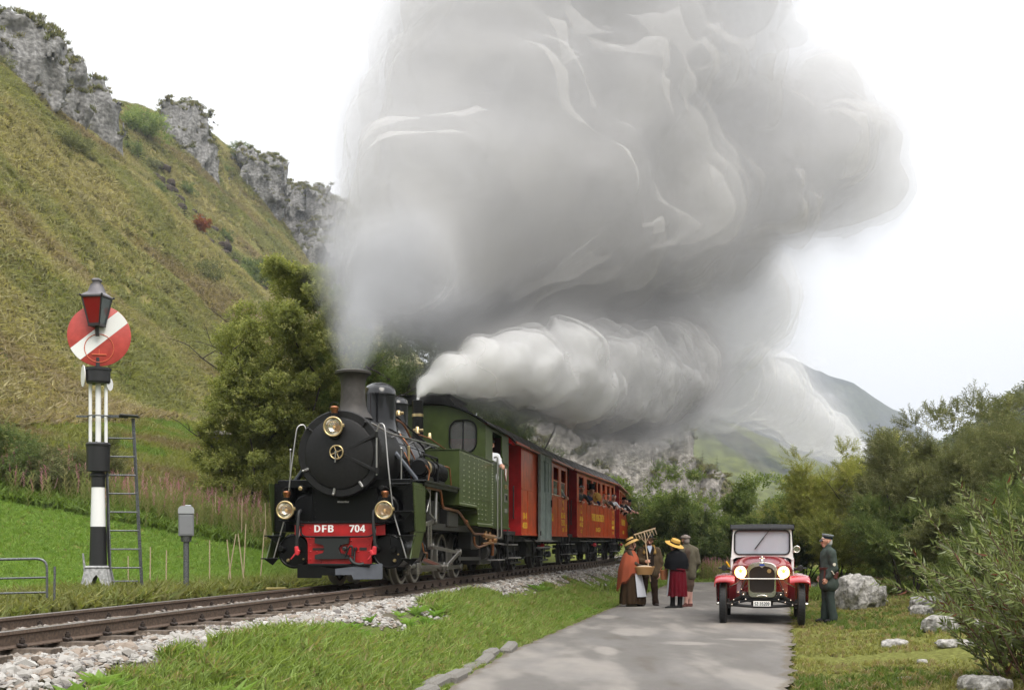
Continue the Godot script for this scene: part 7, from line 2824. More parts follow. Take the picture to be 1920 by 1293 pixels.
	hup = Vector3(0.16, 0.98, 0.0).normalized()
	s.lathe(Vector3(-0.01, 1.635, 0.0), hup, pg([0.098, 0.0, 0.100, 0.05, 0.112, 0.075, 0.112, 0.082, 0, 0.085]), 28)
	obj("peaked_cap", s, cloth("dark blue cap cloth", Color(0.020, 0.030, 0.042)), o)
	s = Shape.new()
	s.lathe(Vector3(-0.01, 1.635, 0.0) + hup * 0.045, hup, pg([0.101, 0.0, 0.115, 0.026, 0.116, 0.032, 0.108, 0.043, 0.0, 0.046]), 28)
	obj("cap_top", s, cloth("pale cap top", Color(0.30, 0.33, 0.35)), o)
	s = Shape.new()
	var vis := []
	for k in 3:
		var row := PackedVector3Array()
		for j in 9:
			var a := lerpf(-1.0, 1.0, j / 8.0)
			var r := 0.095 + k * 0.036
			row.append(Vector3(-0.01 - cos(a) * r * (1.0 if k < 2 else 1.0), 1.640 - 0.012 * k * k + 0.0 * k, sin(a) * 0.098 * (1.0 - 0.12 * k)))
		vis.append(row)
	s.sheet(vis)
	var vis2 := []
	for r in vis:
		var q := PackedVector3Array()
		for p in r:
			q.append(p + Vector3(0, -0.006, 0))
		vis2.append(q)
	s.sheet(vis2, false, true)
	obj("cap_peak", s, mat("shiny cap peak", Color(0.02, 0.02, 0.022), 0.2), o)
	# ---- people in the train and in the car: as far down as they show
	build_bust("person", "person driving the locomotive, in white shirt and black cap, at the cab door", track_frame(0.0) * L(7.25, 1.12, 2.18), Vector3(0.35, 0, 1), Color(0.62, 0.63, 0.66), Color(0.012, 0.012, 0.013), 0, 0.0, 0.15)
	var f2 := wagon_frame(19.85, 31.2)
	var turn := f2.basis * Vector3(0.6, 0, 0.8)
	var q2 := [
		[21.75, "person in white headscarf and black bodice at the first window of the lettered coach", Color(0.02, 0.02, 0.022), Color(0.68, 0.70, 0.74), 1, 0.28],
		[23.45, "person with black top hat holding a straw hat out of the second window", Color(0.03, 0.04, 0.10), Color(0.012, 0.012, 0.014), 2, 0.36],
		[27.1, "person with red hat at the window above the yellow lettering's end", Color(0.16, 0.10, 0.06), Color(0.48, 0.06, 0.02), 3, 0.22],
		[28.4, "person in dark brown waving an arm from the last window but one", Color(0.05, 0.035, 0.03), Color(0.04, 0.03, 0.025), 0, 0.25],
		[29.7, "person in white bonnet and white sleeves at the last window of the lettered coach", Color(0.62, 0.62, 0.66), Color(0.70, 0.71, 0.76), 1, 0.30]]
	for q in q2:
		build_bust("person", q[1], f2 * L(q[0] - 19.85, 1.02, 1.86), turn, q[2], q[3], q[4], q[5], 0.25)
	var hat := thing("straw_hat", "yellow straw hat held out of the coach window by the person in the top hat", "hat")
	hat.transform = f2 * Transform3D(Basis(), L(23.5 - 19.85, 1.58, 2.36))
	obj("straw", straw_hat(Vector3.ZERO, Vector3(0.5, 0.1, 0.85), 0.17, 0.09, 0.09), mat("yellow straw", Color.BLACK), hat)
	build_bust("person", "person in grey shawl and cap at the last window of the luggage coach", wagon_frame(9.35, 19.6) * L(17.9 - 9.35, 0.95, 1.88), turn, Color(0.30, 0.29, 0.29), Color(0.34, 0.33, 0.34), 1, 0.12, 0.2)
	var f3 := wagon_frame(31.4, 42.0)
	var k3 := 0
	for q in [[33.0, "person with dark hat leaning from the first window of the last coach", Color(0.025, 0.025, 0.03), Color(0.015, 0.015, 0.016), 3, 0.40], [34.4, "person in white shirt with bare forearm out of the last coach", Color(0.60, 0.58, 0.56), Color(0.05, 0.035, 0.025), 0, 0.42], [35.8, "person in black leaning furthest out of the last coach", Color(0.02, 0.02, 0.022), Color(0.02, 0.02, 0.02), 3, 0.50]]:
		build_bust("person", q[1], f3 * L(q[0] - 31.4, 1.05, 1.86), turn, q[2], q[3], q[4], q[5], 0.25)
		k3 += 1
	var car_at := Transform3D(Basis(Vector3.UP, atan2(-4.66, 21.85)), P(4.66, 0.004, 21.85))
	build_bust("person", "person in dark suit and tie at the wheel of the red car", car_at * Vector3(0.26, 0.83, -2.40), car_at.basis * Vector3(0, 0, 1), Color(0.020, 0.022, 0.03), Color(0.22, 0.20, 0.19), 0, 0.0, 0.0)

func build_bust(called: String, label: String, at: Vector3, face: Vector3, coat: Color, hat: Color, kind: int, lean: float, arm: float):
	# a seated or standing person from the hips up, leaning out towards the road side by lean metres
	var o := thing(called, label, "person", at, 0.0, "people in the train and car")
	var z := (face * Vector3(1, 0, 1)).normalized()
	var x := Vector3.UP.cross(z).normalized()
	var out := track_frame(25.0).basis.x * lean
	var main := []
	main.append([x * -0.08, x * 0.08, 0.13, 0.13, coat])
	main.append([Vector3.ZERO, Vector3(0, 0.42, 0) + out * 0.7, 0.13, 0.145, coat])
	main.append([Vector3(0, 0.48, 0) + out * 0.8 - x * 0.14, Vector3(0, 0.48, 0) + out * 0.8 + x * 0.14, 0.075, 0.075, coat])
	main.append([Vector3(0, 0.48, 0) + out * 0.8, Vector3(0, 0.62, 0) + out + z * 0.02, 0.065, 0.055, SKIN])
	var hands := []
	for e: float in [-1.0, 1.0]:
		var sh := Vector3(0, 0.48, 0) + out * 0.8 + x * 0.19 * e
		var el := sh + Vector3(0, -0.22, 0) + z * 0.10 + x * 0.04 * e + out * 0.3
		var wr := el + z * 0.20 + Vector3(0, -0.02 + 0.2 * arm, 0) - x * 0.05 * e
		main.append([sh, el, 0.058, 0.048, coat])
		main.append([el, wr, 0.046, 0.032, coat])
		hands.append(hand_bones(wr, z + Vector3(0, -0.3, 0), Vector3(0, -1, 0), 0.6, SKIN, e))
	var hd := Vector3(0, 0.71, 0) + out + z * 0.03
	body(o, main, head_bones(hd, face, hat if kind == 0 else Color(0.08, 0.055, 0.04)), hands)
	var s := Shape.new()
	if kind == 1:
		s.ball(hd + Vector3(0, 0.035, 0) - z * 0.025, Vector3(0.112, 0.10, 0.112), 16, 10)
		s.ball(hd + Vector3(0, -0.03, 0) - z * 0.06, Vector3(0.09, 0.09, 0.07), 14, 9)
		obj("headscarf", s, cloth("scarf cloth %s" % label.substr(0, 24), hat), o)
	elif kind == 2:
		s.lathe(hd + Vector3(0, 0.075, 0), Vector3.UP, pg([0.10, -0.004, 0.165, 0.006, 0.165, 0.012, 0.10, 0.008, 0.095, 0.10, 0.108, 0.19, 0.10, 0.195, 0, 0.196]), 24)
		obj("top_hat", s, cloth("black silk hat", hat), o)
	elif kind == 3:
		s.lathe(hd + Vector3(0, 0.06, 0), Vector3.UP, pg([0.10, -0.004, 0.17, -0.01, 0.17, -0.004, 0.10, 0.008, 0.10, 0.07, 0.06, 0.105, 0, 0.11]), 24)
		obj("brimmed_hat", s, cloth("hat felt %s" % label.substr(0, 24), hat), o)
	elif lean == 0.0 and arm > 0.1:
		s.ball(hd + Vector3(0, 0.075, 0), Vector3(0.115, 0.05, 0.12), 16, 9)
		s.ball(hd + Vector3(0, 0.055, 0) + z * 0.10, Vector3(0.07, 0.012, 0.06), 12, 7, Basis(x, Vector3.UP, z))
		obj("black_cap", s, cloth("black cap cloth", hat), o)
	if lean == 0.0 and arm == 0.0:
		s = Shape.new()
		s.prism(pg([-0.06, 0.06, 0.0, -0.16, 0.06, 0.06]), Vector3(0, 0.50, 0) + z * 0.115, x, Vector3.UP, 0.02)
		obj("white_shirt", s, cloth("white apron linen", Color.WHITE), o)
# ------------------------------------------------------------------ road, kerb, rocks, mountains
func build_road():
	var m := mat("worn pale asphalt", Color(1, 1, 1), 0.88)
	m.vertex_color_use_as_albedo = true
	m.metallic_specular = 0.25
	grain(m, "asphalt", noise(81, 0.09, 5), Color(0.66, 0.66, 0.66), Color(1, 1, 1), 1.9, true)
	relief(m, "asphalt_n", noise(82, 0.12, 4), 5.0, 0.6, 1.9)
	m.uv1_world_triplanar = true
	var np := noise(83, 0.28, 5)
	var nl := noise(84, 0.9, 4)
	var rows := []
	var cols := PackedColorArray()
	var d := 8.0
	while d < 48.0:
		var l := road_left(d) + 0.10 * n_small.get_noise_2d(0.0, d * 3.0)
		var r := road_right(d) + 0.16 * n_small.get_noise_2d(9.0, d * 3.0)
		if d > 40.0:
			r = lerpf(r, r + 12.0, smoothstep(40.0, 42.5, d))
		var row := PackedVector3Array()
		for k in 61:
			var f := k / 60.0
			var x := lerpf(l, r, f)
			row.append(P(x, 0.012 + 0.03 * (1.0 - pow(2.0 * f - 1.0, 2.0)) * (1.0 if d < 40.0 else 0.3), d))
			# old repairs and worn patches: paler where the binder has gone
			var a := np.get_noise_2d(x * 2.6, d * 0.6) * 0.6 + 0.3 * n_small.get_noise_2d(x * 5.0, d * 1.2)
			var b := nl.get_noise_2d(x * 0.8, d * 0.25)
			var c := Color(0.185, 0.172, 0.158)
			var worn := 0.0
			for q in [[0.75, 13.6, 0.62, 1.5], [2.0, 19.4, 0.45, 1.1], [1.95, 24.0, 0.30, 0.9], [2.6, 17.2, 0.5, 0.35], [2.6, 12.4, 0.4, 1.6], [3.6, 18.0, 0.5, 0.3], [3.2, 28.0, 0.7, 1.0], [1.3, 16.0, 0.2, 0.8]]:
				worn = maxf(worn, 1.0 - Vector2((x - q[0]) / q[2], (d - q[1]) / q[3]).length())
			c = c.lerp(Color(0.37, 0.34, 0.305), smoothstep(-0.1, 0.35, worn + 0.7 * a) * 0.7)
			c = c.lerp(Color(0.225, 0.212, 0.20), smoothstep(0.0, 0.5, b) * 0.6)
			c = c * (1.0 + 0.10 * n_small.get_noise_2d(x * 14.0, d * 9.0))
			c = c.lerp(Color(0.13, 0.11, 0.09), smoothstep(0.25, 0.5, -a) * 0.5)
			if f > 0.97 or f < 0.02:
				c = c.lerp(Color(0.16, 0.13, 0.09), 0.6)
			cols.append(c)
		rows.append(row)
		d += 0.10 if d < 22.0 else 0.2
	var s := Shape.new()
	s.sheet(rows, false, false)
	s.c = cols
	obj("road", s, m, null, "structure")
	# kerb stones along the left edge
	var km := mat("grey kerb granite", Color(0.21, 0.195, 0.175), 0.9)
	grain(km, "stone", null, Color.BLACK, Color.WHITE, 4.0)
	relief(km, "rock_n", noise(85, 0.03, 5), 8.0, 0.8, 2.5)
	var kd := 11.0
	var kk := 0
	while kd < 16.6:
		var ln := 0.62 + 0.2 * rng.randf()
		var a := P(road_left(kd) - 0.10, 0.0, kd)
		var b := P(road_left(kd + ln) - 0.10, 0.0, kd + ln)
		s = Shape.new()
		var z := (b - a).normalized()
		var x := Vector3.UP.cross(z).normalized()
		s.box(Vector3.ZERO, Vector3(0.17, 0.34, ln - rng.randf() * 0.05), Basis(x, Vector3.UP, z), 0.035)
		var kb := obj("kerb_stone", s, km)
		kb.position = (a + b) * 0.5 + Vector3(0.025 * rng.randfn(), -0.075 + 0.02 * rng.randfn(), 0)
		kb.rotation = Vector3(0.025 * rng.randfn(), 0.04 * rng.randfn(), 0.08 * rng.randfn())
		tag(kb, "rough granite kerb stone at the left edge of the road", "kerb stone", "kerb stones along the road")
		kd += ln
		kk += 1

func rock_mat(key: String, lin: Color, scale: float) -> StandardMaterial3D:
	if mats.has(key):
		return mats[key]
	var m := mat(key, lin, 0.92)
	m.metallic_specular = 0.25
	grain(m, "rockgrain", noise(86, 0.014, 6), Color(0.42, 0.40, 0.37), Color(1.0, 1.0, 1.0), scale)
	relief(m, "rock_n", noise(85, 0.03, 5), 8.0, 1.2, scale)
	return m

var ledges := PackedVector3Array()

func crag(called: String, label: String, cat: String, at: Vector3, size: Vector3, cell: float, m: Material, seed_: int, turn := 0.0, rough := 0.34, group := "") -> Node3D:
	# a rock: an ellipsoid-block broken by cracks and ledges
	var dim := Vector3i((size * 1.5 / cell).ceil()) + Vector3i.ONE * 4
	var lo := -Vector3(dim) * cell * 0.5
	var f := PackedFloat32Array()
	f.resize(dim.x * dim.y * dim.z)
	var big := maxf(size.x, maxf(size.y, size.z))
	var nc := noise(seed_, 2.6 / big, 3, FastNoiseLite.TYPE_CELLULAR)
	nc.cellular_return_type = FastNoiseLite.RETURN_DISTANCE2_SUB
	nc.fractal_gain = 0.5
	var nr := noise(seed_ + 7, 3.4 / big, 5)
	nr.fractal_type = FastNoiseLite.FRACTAL_RIDGED
	var i := 0
	var h := size * 0.5
	for z in dim.z:
		for y in dim.y:
			for x in dim.x:
				if x < 1 or y < 1 or z < 1 or x > dim.x - 3 or y > dim.y - 3 or z > dim.z - 3:
					f[i] = -1.0
				else:
					var p := lo + Vector3(x, y, z) * cell
					var q := (p / h).abs()
					var r := pow(pow(q.x, 3.2) + pow(q.y, 3.2) + pow(q.z, 3.2), 1.0 / 3.2)
					f[i] = 1.0 - r
					if r < 1.9 and r > 0.3:
						f[i] += rough * (0.75 * nc.get_noise_3d(p.x * 1.3, p.y * 0.7, p.z * 1.3) + 0.45 + 0.8 * nr.get_noise_3d(p.x, p.y * 0.55, p.z)) - 0.1
				i += 1
	var s := nets(f, lo, cell, dim, 0.0)
	var o := obj(called, s, m)
	o.position = at
	o.rotation.y = turn
	if big > 8.0:
		# ledges where turf has settled
		for k in s.v.size():
			if s.n[k].y > 0.45 and rng.randf() < 0.75 and n_mid.get_noise_3dv(s.v[k] * 5.0) > -0.12:
				ledges.append(o.transform * s.v[k])
	tag(o, label, cat, group)
	return o

func outline_mountain(called: String, label: String, line: Array, d: float, deep: float, m: Material, seed_: int, colour: Callable, steps := 90, bump := 0.08, turn := 0.0):
	# a ridge: crest heights along its length (side, height), falling to the valley in front and behind
	var nn := noise(seed_, 1.0, 5)
	nn.fractal_type = FastNoiseLite.FRACTAL_RIDGED
	var rows := []
	var cols := PackedColorArray()
	var x0: float = line[0][0]
	var x1: float = line[-1][0]
	var k := 0
	for r in 41:
		var g := r / 40.0 * 2.0 - 1.0
		var row := PackedVector3Array()
		for j in steps + 1:
			var x := lerpf(x0, x1, float(j) / steps)
			k = 0
			while k < line.size() - 2 and line[k + 1][0] < x:
				k += 1
			var a: Array = line[k]
			var b: Array = line[k + 1]
			var h := lerpf(a[1], b[1], (x - a[0]) / (b[0] - a[0]))
			var fall := 1.0 - pow(absf(g), 1.15)
			var n := nn.get_noise_2d(x / deep * 4.0, g * 2.0)
			var y := h * fall + h * bump * n * (1.0 - absf(g)) * minf(1.0, absf(g) * 6.0 + 0.25)
			row.append(P(x, y - 4.0, d + g * deep))
			cols.append(colour.call(x, y, g, n))
		rows.append(row)
	var s := Shape.new()
	s.sheet(rows, false, false)
	s.c = cols
	var o := obj(called, s, m, null, "structure")
	o.rotation.y = turn
	tag(o, label, "", "", "structure")

func build_far():
	var m := mat("far slope", Color(1, 1, 1), 0.95)
	m.vertex_color_use_as_albedo = true
	m.metallic_specular = 0.1
	grain(m, "rockgrain", null, Color.BLACK, Color.WHITE, 0.012)
	var px := func(x: float, y: float, d: float) -> Array:
		return [(x - 960.0) / 2200.0 * d, 1.45 + (1025.0 - y) / 2200.0 * d + 4.0]
	var np := noise(87, 0.006, 4)
	var far := []
	for q in [[900, 800], [1150, 720], [1380, 682], [1440, 672], [1480, 674], [1560, 705], [1640, 745], [1730, 815], [1800, 880], [1900, 960], [2100, 1010]]:
		far.append(px.call(float(q[0]), float(q[1]), 2200.0))
	outline_mountain("far_mountain", "hazy grey-green mountain at the end of the valley", far, 2200.0, 520.0, m, 201,
		func(x: float, y: float, g: float, n: float) -> Color:
			var c := Color(0.090, 0.098, 0.055).lerp(Color(0.055, 0.062, 0.050), smoothstep(-0.1, 0.3, np.get_noise_2d(x, y * 2.0)))
			return c.lerp(Color(0.24, 0.235, 0.22), smoothstep(0.35, 0.7, n) * smoothstep(0.0, 0.3, np.get_noise_2d(x * 2.0 + 900.0, y))))
	var mid := []
	for q in [[1050, 760], [1200, 740], [1310, 775], [1400, 805], [1520, 862], [1640, 918], [1740, 965], [1850, 1010]]:
		mid.append(px.call(float(q[0]), float(q[1]), 900.0))
	outline_mountain("green_slope", "green and grey mountain slope falling to the valley", mid, 900.0, 240.0, m, 202,
		func(x: float, y: float, g: float, n: float) -> Color:
			var c := Color(0.150, 0.170, 0.040).lerp(Color(0.105, 0.105, 0.070), smoothstep(-0.05, 0.15, np.get_noise_2d(x * 2.4 + y * 2.0, y * 0.8)))
			return c.lerp(Color(0.06, 0.07, 0.05), smoothstep(0.15, 0.4, np.get_noise_2d(x * 3.0 + y * 3.0 + 77.0, y))))
	var right := []
	for q in [[1640, 905], [1700, 860], [1790, 806], [1850, 766], [1920, 715], [2000, 660], [2250, 540], [2700, 500]]:
		right.append(px.call(float(q[0]), float(q[1]) + 14.0, 330.0))
	# the valley's other side and its lower end, behind the camera: the engine's polished boiler mirrors them
	var sides := [[-900.0, 60.0], [-500.0, 85.0], [-200.0, 95.0], [100.0, 80.0], [400.0, 90.0], [900.0, 60.0]]
	var wood := func(x: float, y: float, g: float, n: float) -> Color:
		return Color(0.05, 0.065, 0.028).lerp(Color(0.10, 0.11, 0.05), smoothstep(-0.2, 0.4, n))
	outline_mountain("valley_side", "wooded valley side across the road, out of the photograph", sides, 400.0, 150.0, m, 204, wood, 60, 0.08, -PI / 2)
	outline_mountain("valley_end", "wooded valley side behind the camera, out of the photograph", sides, 420.0, 160.0, m, 205, wood, 60, 0.08, PI)
	outline_mountain("wooded_hill", "dark green hill covered in bushes at the edge of the valley", right, 330.0, 120.0, m, 203,
		func(x: float, y: float, g: float, n: float) -> Color:
			return Color(0.045, 0.052, 0.022).lerp(Color(0.075, 0.070, 0.035), smoothstep(0.0, 0.4, n)))
# ------------------------------------------------------------------ signal, posts, gate
func build_signal():
	var white := mat("white signal paint", Color(0.78, 0.78, 0.77), 0.4)
	var black := mat("black signal paint", Color(0.016, 0.016, 0.017), 0.42)
	var grey := mat("pale grey cast iron", Color(0.46, 0.46, 0.46), 0.5)
	grain(grey, "roofgrain", null, Color.BLACK, Color.WHITE, 1.5)
	var galv := mat("galvanised steel", Color(0.25, 0.26, 0.27), 0.5, 0.6)
	grain(galv, "steelgrain", null, Color.BLACK, Color.WHITE, 2.0)
	var red := mat("faded signal red", Color(0.56, 0.075, 0.060), 0.45)
	grain(red, "greengrain", null, Color.BLACK, Color.WHITE, 1.0)
	var lead := mat("weathered lamp zinc", Color(0.13, 0.12, 0.125), 0.55, 0.3)
	var at := P(-6.53, 0.69, 18.5)
	var o := thing("railway_signal", "old disc signal on a black and white post, red disc with white bar", "railway signal", at, atan2(6.53, 18.5) * 0.55)
	# base casting with a pointed opening on each face
	var s := Shape.new()
	for k in 4:
		var b := Basis(Vector3.UP, PI / 2 * k)
		var hole := pg([-0.075, -0.2, 0.075, -0.2, 0.072, 0.18, 0.045, 0.27, 0.0, 0.33, -0.045, 0.27, -0.072, 0.18])
		panel_with_holes(s, pg([-0.26, -0.15, 0.26, -0.15, 0.15, 0.42, -0.15, 0.42]), [hole], b * Vector3(0, 0, 0.235) + Vector3.ZERO, b * Vector3.RIGHT, (b * Vector3(0, 1, -0.20)).normalized(), 0.03)
	s.box(Vector3(0, 0.44, 0), Vector3(0.36, 0.05, 0.36), Basis(), 0.02)
	obj("base_casting", s, grey, o)
	s = Shape.new()
	s.cyl(Vector3(-0.19, 0.36, 0.05), Vector3(-0.22, 0.66, 0.05), 0.022, 0.014, 8)
	obj("cable_stub", s, grey, o)
	s = Shape.new()
	s.cyl(Vector3(0, 0.45, 0), Vector3(0, 1.08, 0), 0.135, 0.118, 28)
	obj("black_shaft", s, black, o)
	s = Shape.new()
	s.cyl(Vector3(0, 1.08, 0), Vector3(0, 1.70, 0), 0.117, 0.100, 28)
	obj("white_shaft", s, white, o)
	s = Shape.new()
	s.lathe(Vector3.ZERO, Vector3.UP, pg([0.104, 1.70, 0.104, 1.86, 0.125, 1.875, 0.125, 1.90, 0.10, 1.92, 0.10, 1.94, 0.175, 1.95, 0.180, 2.34, 0.188, 2.345, 0.192, 2.375, 0.17, 2.40, 0.0, 2.41]), 32)
	for k in 8:
		s.rivet(Vector3(cos(TAU * k / 8) * 0.15, 2.40, sin(TAU * k / 8) * 0.15), Vector3.UP, 0.018)
	obj("gear_drum", s, black, o)
	for q in [[0.0, 0.0, 0.042], [-0.118, 0.0, 0.026], [0.118, 0.0, 0.026], [0.0, -0.118, 0.026]]:
		s = Shape.new()
		s.cyl(Vector3(q[0], 2.40, q[1]), Vector3(q[0], 3.36, q[1]), q[2], q[2], 16)
		obj("white_tube", s, white, o)
	s = Shape.new()
	s.lathe(Vector3.ZERO, Vector3.UP, pg([0.0, 3.33, 0.17, 3.33, 0.175, 3.35, 0.185, 3.36, 0.185, 3.53, 0.20, 3.535, 0.20, 3.575, 0.05, 3.59, 0.045, 3.74, 0.0, 3.74]), 32)
	obj("bearing_box", s, black, o)
	# disc with its diagonal bar, ring and rivets
	var disc := Node3D.new()
	disc.name = "signal_disc"
	o.add_child(disc)
	disc.position = Vector3(0.02, 4.085, 0.03)
	s = Shape.new()
	s.lathe(Vector3(0, 0, -0.006), Vector3(0, 0, 1), pg([0.0, 0.0, 0.478, 0.0, 0.482, 0.004, 0.482, 0.010, 0.476, 0.014, 0.0, 0.014]), 56)
	obj("red_plate", s, red, disc)
	s = Shape.new()
	var bar := PackedVector2Array()
	var hw := 0.118
	for k in 9:
		var f := lerpf(-0.245, 0.245, k / 8.0)
		bar.append(Vector2(cos(f), sin(f)) * 0.479)
	for k in 9:
		var f := PI + lerpf(-0.245, 0.245, k / 8.0)
		bar.append(Vector2(cos(f), sin(f)) * 0.479)
	var bd := Basis(Vector3(0, 0, 1), deg_to_rad(40.0))
	s.prism(bar, Vector3(0, 0, 0.008), bd * Vector3.RIGHT, bd * Vector3.UP, 0.003)
	obj("white_bar", s, white, disc)
	s = Shape.new()
	s.ring(Vector3(0.0, -0.20, 0.013), Vector3(0, 0, 1), 0.22, 0.007, 40, 6)
	s.box(Vector3(0.0, -0.30, 0.018), Vector3(0.22, 0.022, 0.016), Basis(), 0.004)
	s.box(Vector3(0.0, -0.26, 0.016), Vector3(0.012, 0.10, 0.01))
	for k in 10:
		s.rivet(Vector3(cos(TAU * k / 10) * 0.22, -0.20 + sin(TAU * k / 10) * 0.22, 0.018), Vector3(0, 0, 1), 0.010)
	obj("hub_ring", s, mat("orange-red enamel", Color(0.55, 0.12, 0.055), 0.45), disc)
	# lantern
	var la := Node3D.new()
	la.name = "signal_lantern"
	o.add_child(la)
	la.position = Vector3(0.0, 4.24, 0.13)
	la.rotation.y = -0.35
	s = Shape.new()
	var w0 := 0.09
	var w1 := 0.165
	var h := 0.42
	for k in 4:
		var b := Basis(Vector3.UP, PI / 2 * k)
		s.bar(b * Vector3(w0, 0, w0), b * Vector3(w1, h, w1), 0.020, 0.020)
		s.bar(b * Vector3(w0, 0, w0), b * Vector3(-w0, 0, w0), 0.022, 0.022)
		s.bar(b * Vector3(w1, h, w1), b * Vector3(-w1, h, w1), 0.026, 0.026)
		s.ball(b * Vector3(w1 + 0.02, h + 0.02, w1 + 0.02), Vector3.ONE * 0.018, 8, 6)
	s.box(Vector3(0, -0.02, 0), Vector3(0.2, 0.03, 0.2), Basis(), 0.006)
	s.cyl(Vector3(0, -0.18, -0.02), Vector3(0, -0.02, 0), 0.03, 0.03, 10)
	obj("lantern_frame", s, mat("black signal paint", Color.BLACK), la)
	s = Shape.new()
	s.lathe(Vector3(0, h, 0), Vector3.UP, pg([0.255, 0.0, 0.255, 0.02, 0.14, 0.09, 0.115, 0.16, 0.095, 0.20, 0.095, 0.215, 0.07, 0.22, 0.07, 0.25, 0.085, 0.26, 0.085, 0.28, 0.05, 0.30, 0, 0.305]), 4, 1.0, Vector3(1, 0, 1))
	obj("lantern_roof", s, lead, la)
	var ruby := mat("ruby lantern glass", Color(0.20, 0.004, 0.010), 0.12)
	for k in 4:
		var b := Basis(Vector3.UP, PI / 2 * k)
		s = Shape.new()
		s.quad(b * Vector3(-w0, 0.012, w0 - 0.004), b * Vector3(w0, 0.012, w0 - 0.004), b * Vector3(w1, h - 0.012, w1 - 0.004), b * Vector3(-w1, h - 0.012, w1 - 0.004), b * Vector3(0, 0, 1))
		s.quad(b * Vector3(-w0, 0.012, w0 - 0.010), b * Vector3(w0, 0.012, w0 - 0.010), b * Vector3(w1, h - 0.012, w1 - 0.010), b * Vector3(-w1, h - 0.012, w1 - 0.010), b * Vector3(0, 0, -1))
		obj("red_pane" if k == 0 else "lantern_pane", s, ruby if k == 0 else mat("dim lantern glass", Color(0.05, 0.07, 0.07), 0.1), la)
	# the two small white repeater discs
	for e: float in [-1.0, 1.0]:
		s = Shape.new()
		s.lathe(Vector3(0.20 * e - 0.03, 3.45 - (0.12 if e > 0.0 else 0.0), -0.02), Vector3(1.0 * e, 0, 0.35), pg([0, -0.006, 0.17 if e < 0.0 else 0.10, -0.006, 0.172 if e < 0.0 else 0.102, 0.006, 0, 0.006]), 28)
		obj("repeater_disc", s, white, o)
	# bracket arms and the ladder
	s = Shape.new()
	s.bar(Vector3(-0.34, 2.82, -0.08), Vector3(0.44, 2.82, -0.08), 0.05, 0.03)
	s.bar(Vector3(0.14, 2.83, -0.08), Vector3(0.34, 2.82, 0.02), 0.09, 0.04)
	s.ring(Vector3(0.0, 2.82, -0.02), Vector3.UP, 0.16, 0.012, 24, 6)
	obj("bracket_arm", s, galv, o)
	s = Shape.new()
	s.box(Vector3(0.47, 2.84, -0.05), Vector3(0.28, 0.025, 0.26), Basis(Vector3(0, 0, 1), -0.06), 0.006)
	obj("standing_plate", s, mat("dark step plate", Color(0.06, 0.06, 0.06), 0.6, 0.3), o)
	s = Shape.new()
	s.bar(Vector3(0.52, 2.80, -0.06), Vector3(0.675, 0.02, 0.06), 0.022, 0.05)
	s.bar(Vector3(0.11, 2.40, -0.06), Vector3(0.20, 0.02, 0.06), 0.022, 0.05)
	obj("ladder_rails", s, galv, o)
	for k in 8:
		s = Shape.new()
		var y := 0.43 + k * 0.293
		var f := y / 2.8
		s.cyl(Vector3(lerpf(0.20, 0.11, f), y, lerpf(0.06, -0.06, f)), Vector3(lerpf(0.675, 0.52, f), y, lerpf(0.06, -0.06, f)), 0.013, 0.013, 8)
		obj("rung", s, galv, o)
	for q in [[0.42, 0.22, 0.10], [0.60, 0.07, 0.14], [0.72, -0.04, 0.20]]:
		s = Shape.new()
		s.box(Vector3(q[0], q[1], q[2]), Vector3(0.38 if q[0] < 0.5 else 0.3, 0.02, 0.20), Basis(), 0.005)
		obj("ladder_foot_step", s, galv, o)
	s = Shape.new()
	s.tube(bend([Vector3(0.12, 1.9, 0.02), Vector3(0.15, 1.6, 0.03), Vector3(0.14, 0.9, 0.05), Vector3(0.18, 0.35, 0.06)], 0.1), 0.012, 6)
	obj("cable", s, black, o)
	# grey telephone box on its pole
	o = thing("line_side_box", "grey metal box on a round pole beside the track", "telephone box", P(-5.28, ground(-5.28, 19.0), 19.0), 0.25)
	s = Shape.new()
	s.cyl(Vector3(0, -0.1, 0), Vector3(0, 1.0, 0), 0.046, 0.046, 16)
	s.cyl(Vector3(0, 0.93, 0), Vector3(0, 1.02, 0), 0.075, 0.09, 16)
	obj("pole", s, galv, o)
	s = Shape.new()
	s.box(Vector3(0, 1.20, 0), Vector3(0.24, 0.36, 0.20), Basis(), 0.012)
	s.box(Vector3(0, 1.20, 0.102), Vector3(0.20, 0.31, 0.012), Basis(), 0.004)
	s.cyl(Vector3(0.06, 1.20, 0.105), Vector3(0.06, 1.20, 0.118), 0.012, 0.012, 10)
	var gp := mat("grey box paint", Color(0.20, 0.205, 0.215), 0.5, 0.2)
	obj("box_body", s, gp, o)
	s = Shape.new()
	var hood := pg([-0.125, 1.385, 0.125, 1.385, 0.125, 1.44])
	for k in 6:
		var f := PI * 0.5 * k / 5
		hood.append(Vector2(0.055 + 0.07 * cos(f), 1.44 + 0.07 * sin(f)))
	for k in 6:
		var f := PI * 0.5 * (1 + k / 5.0)
		hood.append(Vector2(-0.055 + 0.07 * cos(f), 1.44 + 0.07 * sin(f)))
	hood.append(Vector2(-0.125, 1.44))
	s.prism(hood, Vector3(0, 0, -0.11), Vector3.RIGHT, Vector3.UP, 0.22)
	s.box(Vector3(0.03, 1.515, 0), Vector3(0.1, 0.02, 0.1), Basis(), 0.008)
	obj("box_hood", s, mat("paler box hood", Color(0.34, 0.35, 0.36), 0.45, 0.2), o)
	# field gate at the edge
	o = thing("field_gate", "galvanised tubular field gate in the meadow before the signal", "gate", P(-5.95, 0.60, 15.0), 0.0)
	s = Shape.new()
	s.tube(bend([Vector3(-2.2, 0.66, 0.1), Vector3(-0.08, 0.70, 0), Vector3(0, 0.64, 0), Vector3(0.0, -0.1, 0)], 0.08), 0.017, 8)
